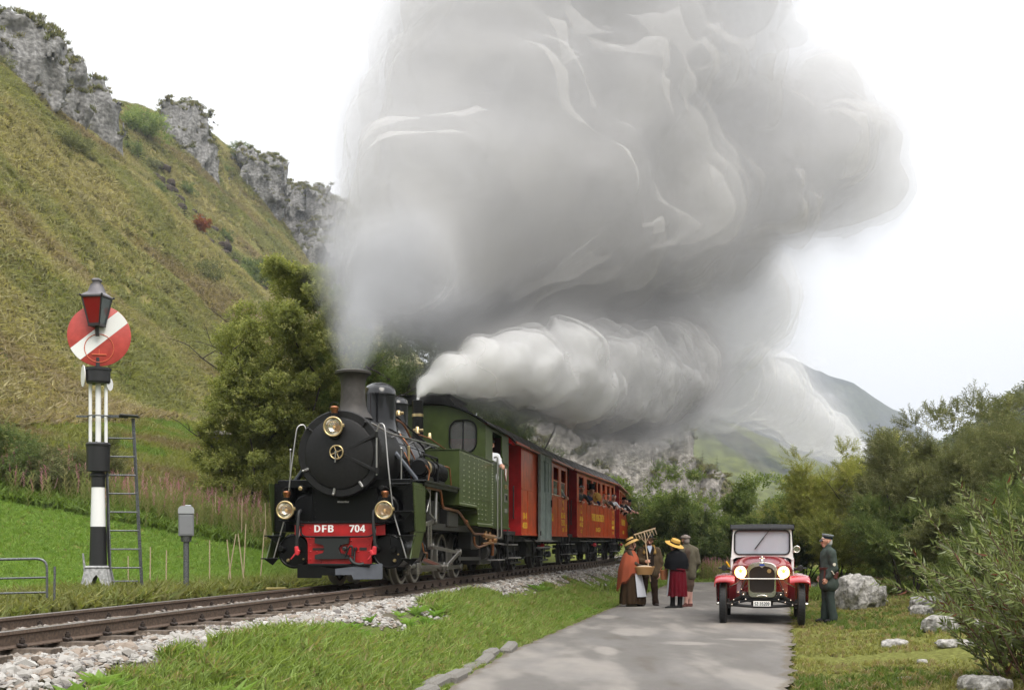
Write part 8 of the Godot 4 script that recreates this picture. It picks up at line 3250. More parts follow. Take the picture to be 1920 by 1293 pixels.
	obj("gate_frame", s, galv, o)
	for h2: float in [0.46, 0.27, 0.10, -0.02]:
		s = Shape.new()
		s.tube(PackedVector3Array([Vector3(-2.2, h2 - 0.05, 0.1), Vector3(0.0, h2, 0)]), 0.013, 8)
		obj("gate_rail", s, galv, o)
	o = thing("gate_post", "thin steel post standing beside the field gate", "post", P(-5.86, 0.58, 15.0))
	s = Shape.new()
	s.cyl(Vector3(0, -0.1, 0), Vector3(0.01, 0.62, 0), 0.016, 0.016, 8)
	obj("post_tube", s, galv, o)
	# yellow-topped track-side box
	o = thing("cable_box", "small brown track-side box with a yellow lid behind the far rail", "cable box", P(-4.02, ground(-4.02, 20.0) - 0.03, 20.0), 0.3)
	s = Shape.new()
	s.box(Vector3(0, 0.07, 0), Vector3(0.24, 0.16, 0.22), Basis(), 0.01)
	obj("box_body", s, mat("brown box wood", Color(0.12, 0.06, 0.03), 0.8), o)
	s = Shape.new()
	s.box(Vector3(0, 0.17, 0), Vector3(0.34, 0.035, 0.28), Basis(), 0.008)
	obj("lid", s, mat("faded yellow lid", Color(0.42, 0.33, 0.10), 0.7), o)
	# concrete culvert on the meadow slope
	o = thing("concrete_culvert", "small pale concrete culvert mouth on the grassy slope below the hill", "culvert", P(-13.0, ground(-13.0, 52.0) + 0.4, 52.0), 0.5)
	s = Shape.new()
	s.prism(pg([-0.6, 0.3, 1.6, 0.3, 1.6, -1.6, 0.9, -1.4, 0.0, -0.6]), Vector3.ZERO, Vector3.RIGHT, Vector3.UP, 0.3)
	obj("wing_wall", s, mat("pale concrete", Color(0.36, 0.34, 0.31), 0.9), o)
	s = Shape.new()
	s.box(Vector3(0.3, 0.4, 0.3), Vector3(2.4, 0.18, 1.4), Basis(), 0.02)
	obj("cover_slab", s, mat("dark concrete", Color(0.16, 0.15, 0.13), 0.9), o)
	# thin fence stakes in the meadow
	var sm := mat("weathered fence stake", Color(0.40, 0.32, 0.20), 0.8)
	var st := [[240, 1081, 39, 22.0, -0.01, "before the signal's ladder"], [310.6, 1085, 54, 21.5, 0.02, "right of the signal's ladder"], [392.6, 1078, 66, 22.5, 0.0, "between the grey box and the crossed sticks"], [436, 1079, 68, 22.0, -0.16, "upright pair of the crossed sticks, tipped away from the grey box"], [422, 1078, 77, 22.2, 0.26, "long stick of the crossed pair, tipped towards the locomotive"], [461, 1063, 63, 22.5, -0.24, "tipped stick leaning against the one beside the locomotive"], [455, 1039, 57, 24.0, 0.10, "tall pale stake near the locomotive's step"], [485.5, 1042, 51, 24.0, 0.2, "slanting stake just before the locomotive's lamp"], [499, 987, 45, 32.0, -0.05, "far stake beside the fireweed, nearest the locomotive"], [452, 980, 45, 32.0, 0.04, "far stake in the fireweed, second from the locomotive"], [405.6, 966, 42, 33.0, -0.06, "far stake in the fireweed above the grey box"], [319.7, 953, 44, 33.0, 0.0, "greenish far stake between the ladder and the grey box"], [239.7, 936, 43, 33.0, -0.01, "far stake seen through the signal's ladder"], [99, 921, 39, 33.0, 0.0, "far stake at the dark bush in the meadow"], [166.8, 927, 24, 33.0, -0.02, "short far stake beside the signal's white shaft"], [280.5, 1075, 50, 21.8, 0.02, "brown stalk-like stake behind the ladder's foot"]]
	for q in st:
		var d: float = q[3]
		var x: float = (q[0] - 960.0) / 2200.0 * d
		var hh: float = q[2] / 2200.0 * d
		var y := ground(x, d)
		var seen: float = EYE + (1025.0 - q[1]) / 2200.0 * d
		o = thing("fence_stake", "thin wooden fence stake, %s" % q[5], "stake", P(x, minf(y, seen), d), 0.0, "fence stakes in the meadow")
		s = Shape.new()
		var top := maxf(hh, seen + hh - minf(y, seen))
		s.cyl(Vector3(0, -0.15, 0), Vector3(q[4] * hh, top, 0), 0.014, 0.011, 7)
		obj("stick", s, sm, o)
# ------------------------------------------------------------------ plants
func leaf_mat(key: String, rough := 0.55) -> StandardMaterial3D:
	var m := mat(key, Color(1, 1, 1), rough)
	m.vertex_color_use_as_albedo = true
	m.metallic_specular = 0.3
	m.backlight_enabled = true
	m.backlight = Color(1, 1, 0.8)
	return m

func leaf(s: Shape, at: Vector3, dir: Vector3, nrm: Vector3, l: float, w: float, bow := 0.15):
	# a pointed leaf of four faces, folded along its rib
	var z := dir.normalized()
	var x := z.cross(nrm).normalized()
	var y := x.cross(z)
	var m1 := at + z * l * 0.35 + y * l * bow * 0.4
	var tip := at + z * l - y * l * bow * 0.3
	var a := m1 + x * w * 0.5 + y * w * 0.18
	var b := m1 - x * w * 0.5 + y * w * 0.18
	s.tri(at, a, tip)
	s.tri(at, tip, b)

func spray(kind: String, seed_: int) -> Shape:
	var r := RandomNumberGenerator.new()
	r.seed = seed_
	var s := Shape.new()
	if kind == "willow":
		for k in 15:
			var f := k / 14.0
			var a := k * 2.4
			var d := Vector3(cos(a) * 0.8, 0.75, sin(a) * 0.8).normalized()
			leaf(s, Vector3(0.03 * sin(f * 3.0), f * 0.9, 0), d, Vector3(-d.x, 0.4, -d.z), 0.26 + 0.05 * r.randf(), 0.062)
		s.col = Color(0.6, 0.35, 0.25)
		s.tri(Vector3(-0.008, 0, 0), Vector3(0.008, 0, 0), Vector3(0, 0.95, 0))
	elif kind == "round":
		for k in 14:
			var f := k / 13.0
			var a := k * 2.4 + r.randf()
			var d := Vector3(cos(a), 0.35 + r.randf() * 0.5, sin(a)).normalized()
			var p := Vector3(r.randfn() * 0.10, f * 0.75, r.randfn() * 0.10)
			leaf(s, p, d, Vector3(r.randfn() * 0.4, 1, r.randfn() * 0.4), 0.24, 0.15)
	elif kind == "needle":
		# a drooping fir branch, flat, with side twigs
		for k in 12:
			var f := k / 11.0
			for e: float in [-1.0, 1.0]:
				var p := Vector3(0, -0.12 * f * f, f)
				var d := Vector3(e * 0.8, -0.10 - 0.1 * r.randf(), 0.7)
				leaf(s, p, d, Vector3.UP, 0.42 * (1.1 - f) + 0.08, 0.09, 0.05)
	elif kind == "blade":
		for k in 9:
			var a := r.randf() * TAU
			var p := Vector3(cos(a), 0, sin(a)) * r.randf() * 0.28
			var lean := Vector3(r.randfn() * 0.35, 1.0, r.randfn() * 0.35).normalized()
			var h := r.randf_range(0.55, 1.0)
			var w := 0.045
			var x := lean.cross(Vector3(cos(a * 3.0), 0, sin(a * 3.0))).normalized() * w
			var bend_ := Vector3(r.randfn(), -0.25, r.randfn()) * 0.22
			var m := p + lean * h * 0.55
			var t := p + lean * h + bend_
			var n := (lean.cross(x).normalized() * 0.45 + Vector3.UP).normalized()
			s.put(PackedVector3Array([p - x, p + x, m + x * 0.8, m - x * 0.8, t]), PackedVector3Array([n, n, n, n, (n + Vector3.UP).normalized()]), PackedInt32Array([0, 1, 2, 0, 2, 3, 3, 2, 4]))
	elif kind == "weed":
		for k in 8:
			var a := k * 2.4
			var d := Vector3(cos(a), 0.5 + 0.5 * r.randf(), sin(a)).normalized()
			leaf(s, Vector3(0, 0.15 * r.randf(), 0), d, Vector3(-d.x * 0.5, 1, -d.z * 0.5), 0.7 + 0.3 * r.randf(), 0.26, 0.3)
	return s

var sprays := {}

func spray_mesh(kind: String, m: Material, n := 0) -> ArrayMesh:
	var key := kind + m.resource_name + str(n)
	if not sprays.has(key):
		sprays[key] = spray(kind, 900 + n).done(m)
	return sprays[key]

func limb(s: Shape, r: RandomNumberGenerator, at: Vector3, dir: Vector3, l: float, w: float, depth: int, tips: Array):
	var pts := PackedVector3Array([at])
	var p := at
	var d := dir
	for k in 4:
		d = (d + Vector3(r.randfn(), r.randfn() * 0.5 + 0.12, r.randfn()) * 0.16).normalized()
		p += d * l * 0.25
		pts.append(p)
		if depth > 0 and k > 0:
			var side := Vector3(r.randfn(), 0.25, r.randfn()).normalized()
			limb(s, r, p, (d * 0.55 + side * 0.8).normalized(), l * r.randf_range(0.32, 0.5), w * 0.5, depth - 1, tips)
	s.tube(pts, w, 5, w * 0.35)
	tips.append(p)
	tips.append(pts[2])

func bush(called: String, label: String, cat: String, at: Vector3, h: float, rad: float, kind: String, tone: Array, count: int, size: float, seed_: int, group: String, stems := 5, low := 0.12, open_ := 0.0) -> Node3D:
	# stems that branch, and leaf sprays in clumps round the branch ends
	var r := RandomNumberGenerator.new()
	r.seed = seed_
	var o := thing(called, label, cat, at, 0.0, group)
	var s := Shape.new()
	var tips := []
	for k in stems:
		var a := TAU * (k + r.randf()) / stems
		var d := Vector3(cos(a) * rad / h * r.randf_range(0.3, 1.0), 1.0, sin(a) * rad / h * r.randf_range(0.3, 1.0)).normalized()
		limb(s, r, Vector3(cos(a), 0, sin(a)) * 0.12 * rad - Vector3(0, 0.15, 0), d, h * r.randf_range(0.5, 0.68), 0.016 * h / sqrt(stems) + 0.012, 2 if h > 2.5 else 1, tips)
	obj("stems" if stems > 1 else "trunk", s, mat("grey-brown bark", Color(0.055, 0.042, 0.032), 0.9), o)
	var m := leaf_mat("leaf")
	var bufs := [PackedFloat32Array(), PackedFloat32Array()]
	# clumps: centres through the crown's volume, thinning towards a ragged rim
	var clumps := []
	for t in tips:
		if t.y > low * h and t.y < h * 0.97 and Vector2(t.x, t.z).length() < rad * 0.95:
			clumps.append([t, r.randf_range(0.10, 0.2) * rad])
	var tries := 0
	while clumps.size() < 60 + int(rad * 42.0) and tries < 1500:
		tries += 1
		var a := r.randf() * TAU
		var f := pow(r.randf(), 0.42)
		var y := r.randf_range(low, 1.0)
		var prof := pow(maxf(0.0, 1.0 - pow(absf(y - 0.42) / 0.60, 2.4)), 0.5)
		var c := Vector3(cos(a) * rad * f * prof, h * y, sin(a) * rad * f * prof)
		if open_ > 0.0 and n_mid.get_noise_3d(c.x * 9.0 + seed_, c.y * 9.0, c.z * 9.0) < open_ - 0.25:
			continue
		clumps.append([c, r.randf_range(0.10, 0.23) * rad])
	for k in count * 2:
		var c: Array = clumps[r.randi() % clumps.size()]
		var d := Vector3(r.randfn(), r.randfn(), r.randfn()).normalized()
		var p: Vector3 = c[0] + d * c[1] * pow(r.randf(), 0.5) * Vector3(1, 0.8, 1)
		if p.y < 0.03 * h:
			p.y = r.randf() * 0.1 * h
		var up := (d * 0.7 + Vector3(p.x / rad, 0.75, p.z / rad) * 0.8 + Vector3(r.randfn(), r.randfn(), r.randfn()) * 0.3).normalized()
		var x := up.cross(Vector3(r.randfn(), r.randfn(), r.randfn())).normalized()
		var sc := size * r.randf_range(0.65, 1.25)
		var t := r.randf()
		var col: Color = tone[0].lerp(tone[1], t)
		if r.randf() < 0.12:
			col = tone[2]
		inst(bufs[k % 2], p, Basis(x * sc, up * sc, x.cross(up) * sc), col)
	var crown := Node3D.new()
	crown.name = "crown"
	o.add_child(crown)
	crown.set_meta("kind", "stuff")
	for k in 2:
		many("foliage", spray_mesh(kind, m, k), bufs[k], true, crown)
	return o

func conifer(label: String, at: Vector3, h: float, rad: float, tone: Color, seed_: int, group: String, rows_ := 16, called := "spruce_tree"):
	var r := RandomNumberGenerator.new()
	r.seed = seed_
	var o := thing(called, label, "tree", at, r.randf() * TAU, group)
	var s := Shape.new()
	s.cyl(Vector3(0, -h * 0.05, 0), Vector3(0, h * 0.97, 0), h * 0.014 + 0.02, 0.01, 7)
	obj("trunk", s, mat("grey-brown bark", Color.BLACK), o)
	var buf := PackedFloat32Array()
	for k in rows_:
		var f := (k + 0.5) / rows_
		var l := rad * (1.0 - f) * r.randf_range(0.8, 1.15) + rad * 0.06
		var n := 9 if f < 0.7 else 6
		for j in n:
			if r.randf() < 0.08:
				continue
			var a := TAU * (j + r.randf() * 0.7) / n + k
			var out := Vector3(cos(a), -0.22 - 0.15 * r.randf() + f * 0.5, sin(a)).normalized()
			var x := Vector3.UP.cross(out).normalized()
			var up := out.cross(x)
			var w := l * 0.55
			var c := tone * r.randf_range(0.65, 1.3)
			inst(buf, Vector3(0, h * (0.06 + 0.94 * f) + h * 0.01 * r.randfn(), 0), Basis(x * w, up * l, out * l), c)
	many("crown", spray_mesh("needle", leaf_mat("needles", 0.6)), buf, true, o)
	return o

func scatter(called: String, label: String, cat: String, kind: String, count: int, seed_: int, where: Callable, m: Material):
	# where(r) gives [place, height, colour, downhill lean] or an empty array
	var r := RandomNumberGenerator.new()
	r.seed = seed_
	var bufs := [PackedFloat32Array(), PackedFloat32Array(), PackedFloat32Array()]
	for k in count:
		var q: Array = where.call(r)
		if q.is_empty():
			continue
		var h: float = q[1]
		var up: Vector3 = (Vector3.UP + q[3] + Vector3(r.randfn(), 0, r.randfn()) * 0.12).normalized()
		var x := up.cross(Vector3(r.randfn(), 0.01, r.randfn())).normalized()
		var w: float = h * r.randf_range(0.8, 1.3) * (q[4] if q.size() > 4 else 1.0)
		inst(bufs[k % 3], q[0], Basis(x * w, up * h, x.cross(up) * w), q[2])
	var o := Node3D.new()
	o.name = numbered(called)
	add_child(o)
	tag(o, label, cat, "", "stuff")
	for k in 3:
		if bufs[k].size():
			many("blades", spray_mesh(kind, m, k), bufs[k], true, o)

func slope_at(x: float, d: float) -> Vector3:
	var e := 0.6
	return Vector3((ground(x - e, d) - ground(x + e, d)) / (2 * e), 0, -(ground(x, d - e) - ground(x, d + e)) / (2 * e))

func build_grass():
	var m := leaf_mat("grass blade", 0.6)
	var np := noise(301, 0.22, 3)
	var nq := noise(302, 0.03, 3)
	# lush strip between the ballast and the road
	scatter("grass", "lush green grass between the ballast and the road", "grass", "blade", 26000, 1, func(r: RandomNumberGenerator) -> Array:
		var d := lerpf(5.5, 33.0, pow(r.randf(), 1.7))
		var l := track_x(d) + 1.75
		var x := lerpf(l, road_left(d) + 0.03, 1.0 - pow(r.randf(), 1.25))
		var t := x - track_x(d)
		var n := np.get_noise_2d(x, d)
		if t < 2.3 and n < -0.05 + (2.3 - t) * 0.35 - (0.25 if d < 9.5 else 0.0):
			return []
		var edge := smoothstep(0.0, 0.5, road_left(d) - x)
		var h := (0.13 + 0.10 * r.randf() + 0.12 * maxf(0.0, n)) * lerpf(0.45, 1.0, edge) * (0.75 if d < 9.0 else 1.0)
		var c := Color(0.21, 0.31, 0.065).lerp(Color(0.34, 0.44, 0.12), r.randf())
		if r.randf() < 0.14:
			c = Color(0.40, 0.34, 0.16)
		return [P(x, ground(x, d) - 0.01, d), h, c, Vector3(r.randfn() * 0.2, 0, 0.15)], m)
	scatter("weeds", "broad-leaved weeds among the grass by the road", "weeds", "weed", 900, 2, func(r: RandomNumberGenerator) -> Array:
		var d := lerpf(6.0, 30.0, pow(r.randf(), 1.5))
		var x := lerpf(track_x(d) + 1.9, road_left(d) - 0.15, r.randf())
		if np.get_noise_2d(x * 1.3 + 40.0, d) < 0.08:
			return []
		return [P(x, ground(x, d), d), 0.10 + 0.12 * r.randf(), Color(0.17, 0.30, 0.06).lerp(Color(0.27, 0.40, 0.10), r.randf()), Vector3.ZERO], m)
	# short dry verge right of the road
	scatter("grass", "short yellowish grass on the verge right of the road", "grass", "blade", 26000, 3, func(r: RandomNumberGenerator) -> Array:
		var d := lerpf(9.5, 42.0, pow(r.randf(), 1.6))
		var x := road_right(d) + 0.02 + 7.0 * pow(r.randf(), 1.15) * (1.0 + d * 0.03)
		var n := np.get_noise_2d(x * 0.9, d * 0.9)
		if n < -0.28:
			return []
		var h := 0.05 + 0.05 * r.randf() + 0.10 * maxf(0.0, n - 0.1)
		var c := Color(0.28, 0.29, 0.085).lerp(Color(0.40, 0.39, 0.14), r.randf())
		if r.randf() < 0.25:
			c = Color(0.40, 0.31, 0.17)
		elif n > 0.15:
			c = Color(0.155, 0.225, 0.05)
		return [P(x, ground(x, d) - 0.005, d), h, c, Vector3.ZERO, 1.2], m)
	# beyond the road's bend
	scatter("grass", "grass strip beyond the bend of the road", "grass", "blade", 9000, 4, func(r: RandomNumberGenerator) -> Array:
		var d := lerpf(32.0, 66.0, r.randf())
		var x := lerpf(track_x(d) + 2.6, 26.0, r.randf())
		if d < 47.8 and x > road_left(d) - 0.1 and (x < road_right(d) + 0.1 or d > 40.0):
			return []
		return [P(x, ground(x, d) - 0.01, d), 0.14 + 0.18 * r.randf(), Color(0.22, 0.34, 0.07).lerp(Color(0.35, 0.43, 0.12), r.randf()), Vector3.ZERO, 1.4], m)
	# meadow left of the track
	scatter("grass", "bright green meadow grass left of the track", "grass", "blade", 70000, 5, func(r: RandomNumberGenerator) -> Array:
		var d := lerpf(10.0, 36.0, pow(r.randf(), 0.9))
		var x := track_x(d) - 1.75 - 15.0 * pow(r.randf(), 1.1)
		var t := track_x(d) - x
		var n := np.get_noise_2d(x * 0.5, d * 0.5)
		var bank := 1.0 - smoothstep(2.2, 5.0, t + 1.2 * n - (0.8 if d < 20.0 else 0.0))
		if t < 2.2 and n < 0.0:
			return []
		var c := Color(0.20, 0.36, 0.06).lerp(Color(0.33, 0.48, 0.11), r.randf())
		c = c.lerp(Color(0.33, 0.28, 0.12).lerp(Color(0.21, 0.23, 0.075), r.randf()), bank * 0.8)
		var h := 0.08 + 0.07 * r.randf() + bank * (0.08 + 0.20 * r.randf()) * smoothstep(11.0, 17.0, d)
		return [P(x, ground(x, d) - 0.01, d), h, c, Vector3(r.randfn() * 0.25, 0, 0.1), 1.2], m)
	# rough terrace below the hill
	scatter("grass", "rough long grass on the terrace below the hill", "grass", "blade", 46000, 6, func(r: RandomNumberGenerator) -> Array:
		var d := lerpf(31.0, 78.0, pow(r.randf(), 1.1))
		var x := -1.0 - (d * 0.46) * r.randf()
		if x > track_x(d) - 2.5:
			return []
		var n := nq.get_noise_2d(x * 3.0, d * 3.0)
		var c := Color(0.23, 0.255, 0.065).lerp(Color(0.29, 0.295, 0.10), r.randf())
		c = c.lerp(Color(0.26, 0.21, 0.11), smoothstep(0.0, 0.3, n))
		if n < -0.2:
			c = Color(0.18, 0.27, 0.055)
		return [P(x, ground(x, d) - 0.02, d), 0.22 + 0.25 * r.randf(), c, slope_at(x, d) * 0.2, 1.3], m)
	# the steep hillside: tussocks combed downhill
	scatter("grass", "dry tussock grass combed down the steep hillside", "grass", "blade", 150000, 7, func(r: RandomNumberGenerator) -> Array:
		var d := lerpf(44.0, 400.0, pow(r.randf(), 1.9))
		var l := lerpf(22.0, 112.0, r.randf())
		var x := 0.07 * d - l
		if x < -0.50 * d:
			return []
		var h := ground(x, d)
		var q := nq.get_noise_2d(x * 0.9 + d * 0.5, d * 0.55 + h * 0.8)
		var c := Color(0.44, 0.39, 0.19).lerp(Color(0.28, 0.29, 0.11), smoothstep(-0.25, 0.3, q + r.randfn() * 0.12))
		c = c.lerp(Color(0.34, 0.26, 0.16), smoothstep(0.1, 0.45, n_mid.get_noise_2d(x * 0.35, h * 0.5 + d * 0.2) + r.randfn() * 0.06) * 0.8)
		c = c * r.randf_range(0.75, 1.15)
		var sl := slope_at(x, d)
		var s := 0.42 + 0.35 * r.randf() + d * 0.0016
		return [P(x, h - 0.03, d), s, c, sl * 0.75, 1.5], m)

func build_trees():
	var green := [Color(0.16, 0.225, 0.07), Color(0.27, 0.34, 0.11), Color(0.38, 0.43, 0.16)]
	var olive := [Color(0.115, 0.13, 0.058), Color(0.20, 0.212, 0.10), Color(0.31, 0.31, 0.17)]
	var lime := [Color(0.25, 0.275, 0.075), Color(0.39, 0.40, 0.12), Color(0.48, 0.46, 0.18)]
	var birch := [Color(0.20, 0.23, 0.07), Color(0.33, 0.355, 0.10), Color(0.45, 0.45, 0.17)]
	var deep := [Color(0.10, 0.145, 0.05), Color(0.18, 0.225, 0.08), Color(0.27, 0.30, 0.12)]
	var gr := "bushes beyond the road"
	# x, D, height, radius, leaf, tones, count, spray, label
	var list := [
		[7.3, 58.0, 5.0, 2.6, "round", green, 2600, 0.42, "round green willow bush behind the last coach"],
		[9.6, 60.0, 3.9, 2.2, "round", green, 1800, 0.42, "lower green bush behind the person with the rake"],
		[8.6, 54.0, 2.9, 1.8, "round", deep, 1500, 0.38, "dark low bush behind the straw hats"],
		[10.6, 56.0, 3.4, 2.0, "round", green, 1700, 0.40, "mid green bush left of the red car's roof"],
		[12.2, 55.0, 4.6, 2.4, "round", green, 2300, 0.42, "tall green bush behind the red car's roof"],
		[12.6, 51.0, 3.2, 2.0, "round", deep, 1700, 0.38, "dark bush hidden in part by the red car"],
		[13.6, 50.0, 5.2, 2.5, "willow", lime, 2600, 0.46, "yellow-green willow behind the policeman's cap"],
		[15.2, 47.0, 5.0, 2.3, "willow", lime, 2500, 0.44, "yellow-green willow right of the person in uniform"],
		[13.0, 46.0, 3.0, 1.9, "willow", birch, 1800, 0.40, "shorter olive willow behind the person in uniform"],
		[14.2, 42.0, 4.2, 2.2, "willow", olive, 2600, 0.40, "dull olive bush behind the large boulder"],
		[13.9, 37.0, 5.0, 2.2, "willow", olive, 3000, 0.38, "tall dark olive willow with a ragged top"],
		[12.2, 33.0, 4.9, 2.1, "willow", olive, 3200, 0.34, "dark olive willow rising behind the boulders"],
		[10.6, 31.5, 3.0, 1.5, "willow", deep, 2200, 0.30, "dark low bush over the large boulder"],
		[13.0, 29.0, 4.6, 2.1, "willow", olive, 3200, 0.32, "dense dark willow at the edge of the photograph, behind the near sprays"],
		[10.4, 26.0, 2.6, 1.5, "willow", olive, 2400, 0.27, "low olive bush beside the small boulders"],
		[11.6, 24.0, 3.9, 1.7, "willow", olive, 3000, 0.28, "olive willow overhanging the verge"],
		[9.7, 22.0, 2.2, 1.3, "willow", deep, 2200, 0.25, "dark low bush above the flat white stones"],
		[10.9, 20.0, 3.0, 1.5, "willow", olive, 2800, 0.25, "thick olive bush behind the near willow sprays"],
		[18.0, 52.0, 4.6, 2.6, "willow", olive, 2000, 0.46, "far olive bush at the foot of the wooded hill"],
		[20.0, 44.0, 5.2, 2.8, "willow", olive, 2400, 0.44, "broad olive willow at the photograph's edge, far back"]]
	var k := 0
	for q in list:
		bush("willow_bush" if q[4] == "willow" else "green_bush", q[8], "bush", P(q[0], ground(q[0], q[1]) - 0.05, q[1]), q[2] * 1.1, q[3] * 1.1, q[4], q[5], q[6], q[7], 500 + k, gr, 6, 0.04)
		k += 1
	# trees behind the locomotive
	var tr := "trees behind the locomotive"
	bush("alder_tree", "loose yellow-green tree standing left of the locomotive's chimney", "tree", P(-7.0, ground(-7.0, 37.0) - 0.3, 37.0), 8.3, 2.3, "round", birch, 8000, 0.29, 601, tr, 5, 0.05, 0.2)
	bush("alder_tree", "lower yellow-green tree at the meadow's edge, branching low", "tree", P(-7.9, ground(-7.9, 36.0) - 0.2, 36.0), 4.6, 1.7, "round", birch, 3600, 0.28, 602, tr, 4, 0.04, 0.2)
	bush("alder_tree", "green tree right behind the locomotive's chimney", "tree", P(-5.0, ground(-5.0, 40.0) - 0.3, 40.0), 8.4, 2.3, "round", green, 3400, 0.31, 603, tr, 4, 0.05, 0.15)
	bush("alder_tree", "dark green tree behind the locomotive's domes", "tree", P(-3.9, ground(-3.9, 43.0) - 0.3, 43.0), 8.0, 2.6, "round", deep, 3200, 0.32, 604, tr, 4, 0.05, 0.15)
	bush("alder_tree", "dark green tree behind the cab, half in the smoke", "tree", P(-2.2, ground(-2.2, 46.0) - 0.3, 46.0), 8.6, 2.8, "round", deep, 3000, 0.34, 605, tr, 4, 0.05, 0.15)
	bush("alder_tree", "dark tree behind the white steam", "tree", P(-0.9, ground(-0.9, 52.0) - 0.3, 52.0), 9.0, 2.9, "round", deep, 2600, 0.36, 606, tr, 4, 0.05, 0.15)
	# bushes on the terrace
	bush("terrace_bush", "dark bush in the long grass behind the signal", "bush", P(-14.6, ground(-14.6, 33.0) - 0.1, 33.0), 1.5, 1.5, "round", deep, 1500, 0.22, 621, "bushes on the terrace", 5, 0.05)
	bush("terrace_bush", "olive bush beside the dark one at the photograph's edge", "bush", P(-13.2, ground(-13.2, 33.5) - 0.1, 33.5), 1.2, 1.2, "round", olive, 1100, 0.22, 622, "bushes on the terrace", 5, 0.05)
	bush("terrace_bush", "grey-green shrub behind the signal's gear drum", "bush", P(-12.1, ground(-12.1, 34.5) - 0.1, 34.5), 1.7, 0.8, "willow", olive, 700, 0.24, 623, "bushes on the terrace", 5, 0.05)
	# fireweed: pink spires, in the meadow and beyond the road
	var pm := leaf_mat("fireweed blossom", 0.7)
	for q in [["pink fireweed in a band along the meadow's edge", 1, 1300], ["pink fireweed beyond the bend of the road", 2, 420]]:
		scatter("fireweed", q[0], "flowers", "willow", q[2], 30 + q[1], func(r: RandomNumberGenerator) -> Array:
			var d: float
			var x: float
			if q[1] == 1:
				var f := r.randf()
				x = lerpf(-15.0, -6.4, f)
				d = 33.5 + r.randfn() * 1.0
			else:
				x = r.randf_range(8.2, 11.2)
				d = 50.5 + r.randfn() * 0.6
			var pink := r.randf() < 0.24
			var c := Color(0.52, 0.20, 0.30).lerp(Color(0.60, 0.36, 0.42), r.randf()) if pink else Color(0.22, 0.27, 0.09).lerp(Color(0.33, 0.30, 0.15), r.randf())
			return [P(x, ground(x, d) + (0.45 if pink else 0.0) * r.randf_range(0.8, 1.4), d), (0.42 if pink else 0.75) * r.randf_range(0.7, 1.2), c, Vector3.ZERO, 0.55], pm)
	# conifers far back
	var cg := "conifers beyond the coaches"
	for q in [[37.5, 248.0, 15.5, "tallest spruce of the group on the slope beyond the coaches"], [40.0, 246.0, 12.5, "second spruce of the group beyond the coaches, on the downhill side"], [34.6, 250.0, 13.0, "spruce of the group beyond the coaches, half in the smoke"], [42.5, 243.0, 11.0, "outermost spruce of the group, lowest on the slope"], [38.6, 240.0, 10.0, "short spruce in front of the group beyond the coaches"]]:
		conifer(q[3], P(q[0], 10.0, q[1]), q[2], q[2] * 0.24, Color(0.030, 0.050, 0.022), int(q[0] * 10.0), cg, 18)
	# spruces and bushes on the hillside
	var hg := "small spruces on the hillside"
	for q in [[-74.6, 211.0, 6.5, "slim spruce leaning out from the cliff top, highest of the notch"], [-73.6, 214.0, 8.5, "tallest dark spruce in the notch of the ridge"], [-73.0, 217.0, 6.0, "spruce in the notch, third down"], [-74.2, 226.0, 5.5, "small spruce with reddish neighbour in the notch"], [-73.0, 229.0, 6.5, "lowest spruce of the notch in the ridge"], [-61.5, 352.0, 11.0, "spruce at the top of the last cliff"], [-57.5, 353.0, 13.0, "dark spruce at the cliff edge, half in the smoke"], [-53.5, 350.0, 12.0, "dark spruce below the cliff edge, at the smoke"], [-50.0, 346.0, 12.0, "spruce in a dark row running down behind the cliff"], [-47.0, 342.0, 12.0, "lowest spruce of the dark row behind the cliff"], [-55.6, 199.0, 5.5, "small bright spruce among the dark slope rocks"], [-51.0, 196.0, 4.0, "small spruce below the dark slope rocks"], [-46.5, 262.0, 9.0, "dark spruce at the foot of the last cliff"], [-48.2, 262.0, 7.0, "shorter spruce beside the one at the cliff foot"]]:
		conifer(q[3], P(q[0], ground(q[0], q[1]) - 0.5, q[1]), q[2], q[2] * 0.22, Color(0.035, 0.055, 0.026), int(-q[0] * 10.0) + 3, hg, 13)
	for q in [[-77.8, 248.0, 5.0, 5.5, green, "large green bush on the hillside above the dark rocks"], [-46.5, 213.0, 5.0, 4.0, deep, "dark bush on the lower hillside, above the alder"], [-47.3, 178.0, 3.2, 1.6, [Color(0.22, 0.06, 0.03), Color(0.32, 0.11, 0.05), Color(0.4, 0.2, 0.08)], "red-leaved bush on the hillside"], [-73.0, 317.0, 7.0, 4.5, deep, "tree with open crown on the ridge line"], [-66.0, 338.0, 4.0, 4.0, deep, "low dark bush on the ridge line"], [-52.0, 190.0, 3.0, 2.2, birch, "green bush beside the red-leaved one"]]:
		bush("hill_bush", q[5], "bush", P(q[0], ground(q[0], q[1]) - 0.2, q[1]), q[2], q[3], "round", q[4], 420, q[3] * 0.26, int(-q[0] * 7.0), "bushes on the hillside", 5, 0.03)
	var hr := RandomNumberGenerator.new()
	hr.seed = 5
	for k2 in 26:
		var d := hr.randf_range(120.0, 330.0)
		var l := hr.randf_range(40.0, 100.0)
		var x := 0.07 * d - l
		bush("hill_shrub", "small low shrub in the dry grass of the hillside", "shrub", P(x, ground(x, d) - 0.2, d), hr.randf_range(1.0, 2.6), hr.randf_range(1.2, 2.8), "round", deep if k2 % 3 else olive, 130, 0.8, 900 + k2, "small shrubs on the hillside", 3, 0.03)
	# wooded hill: bushes by the thousand
	var wm := leaf_mat("leaf")
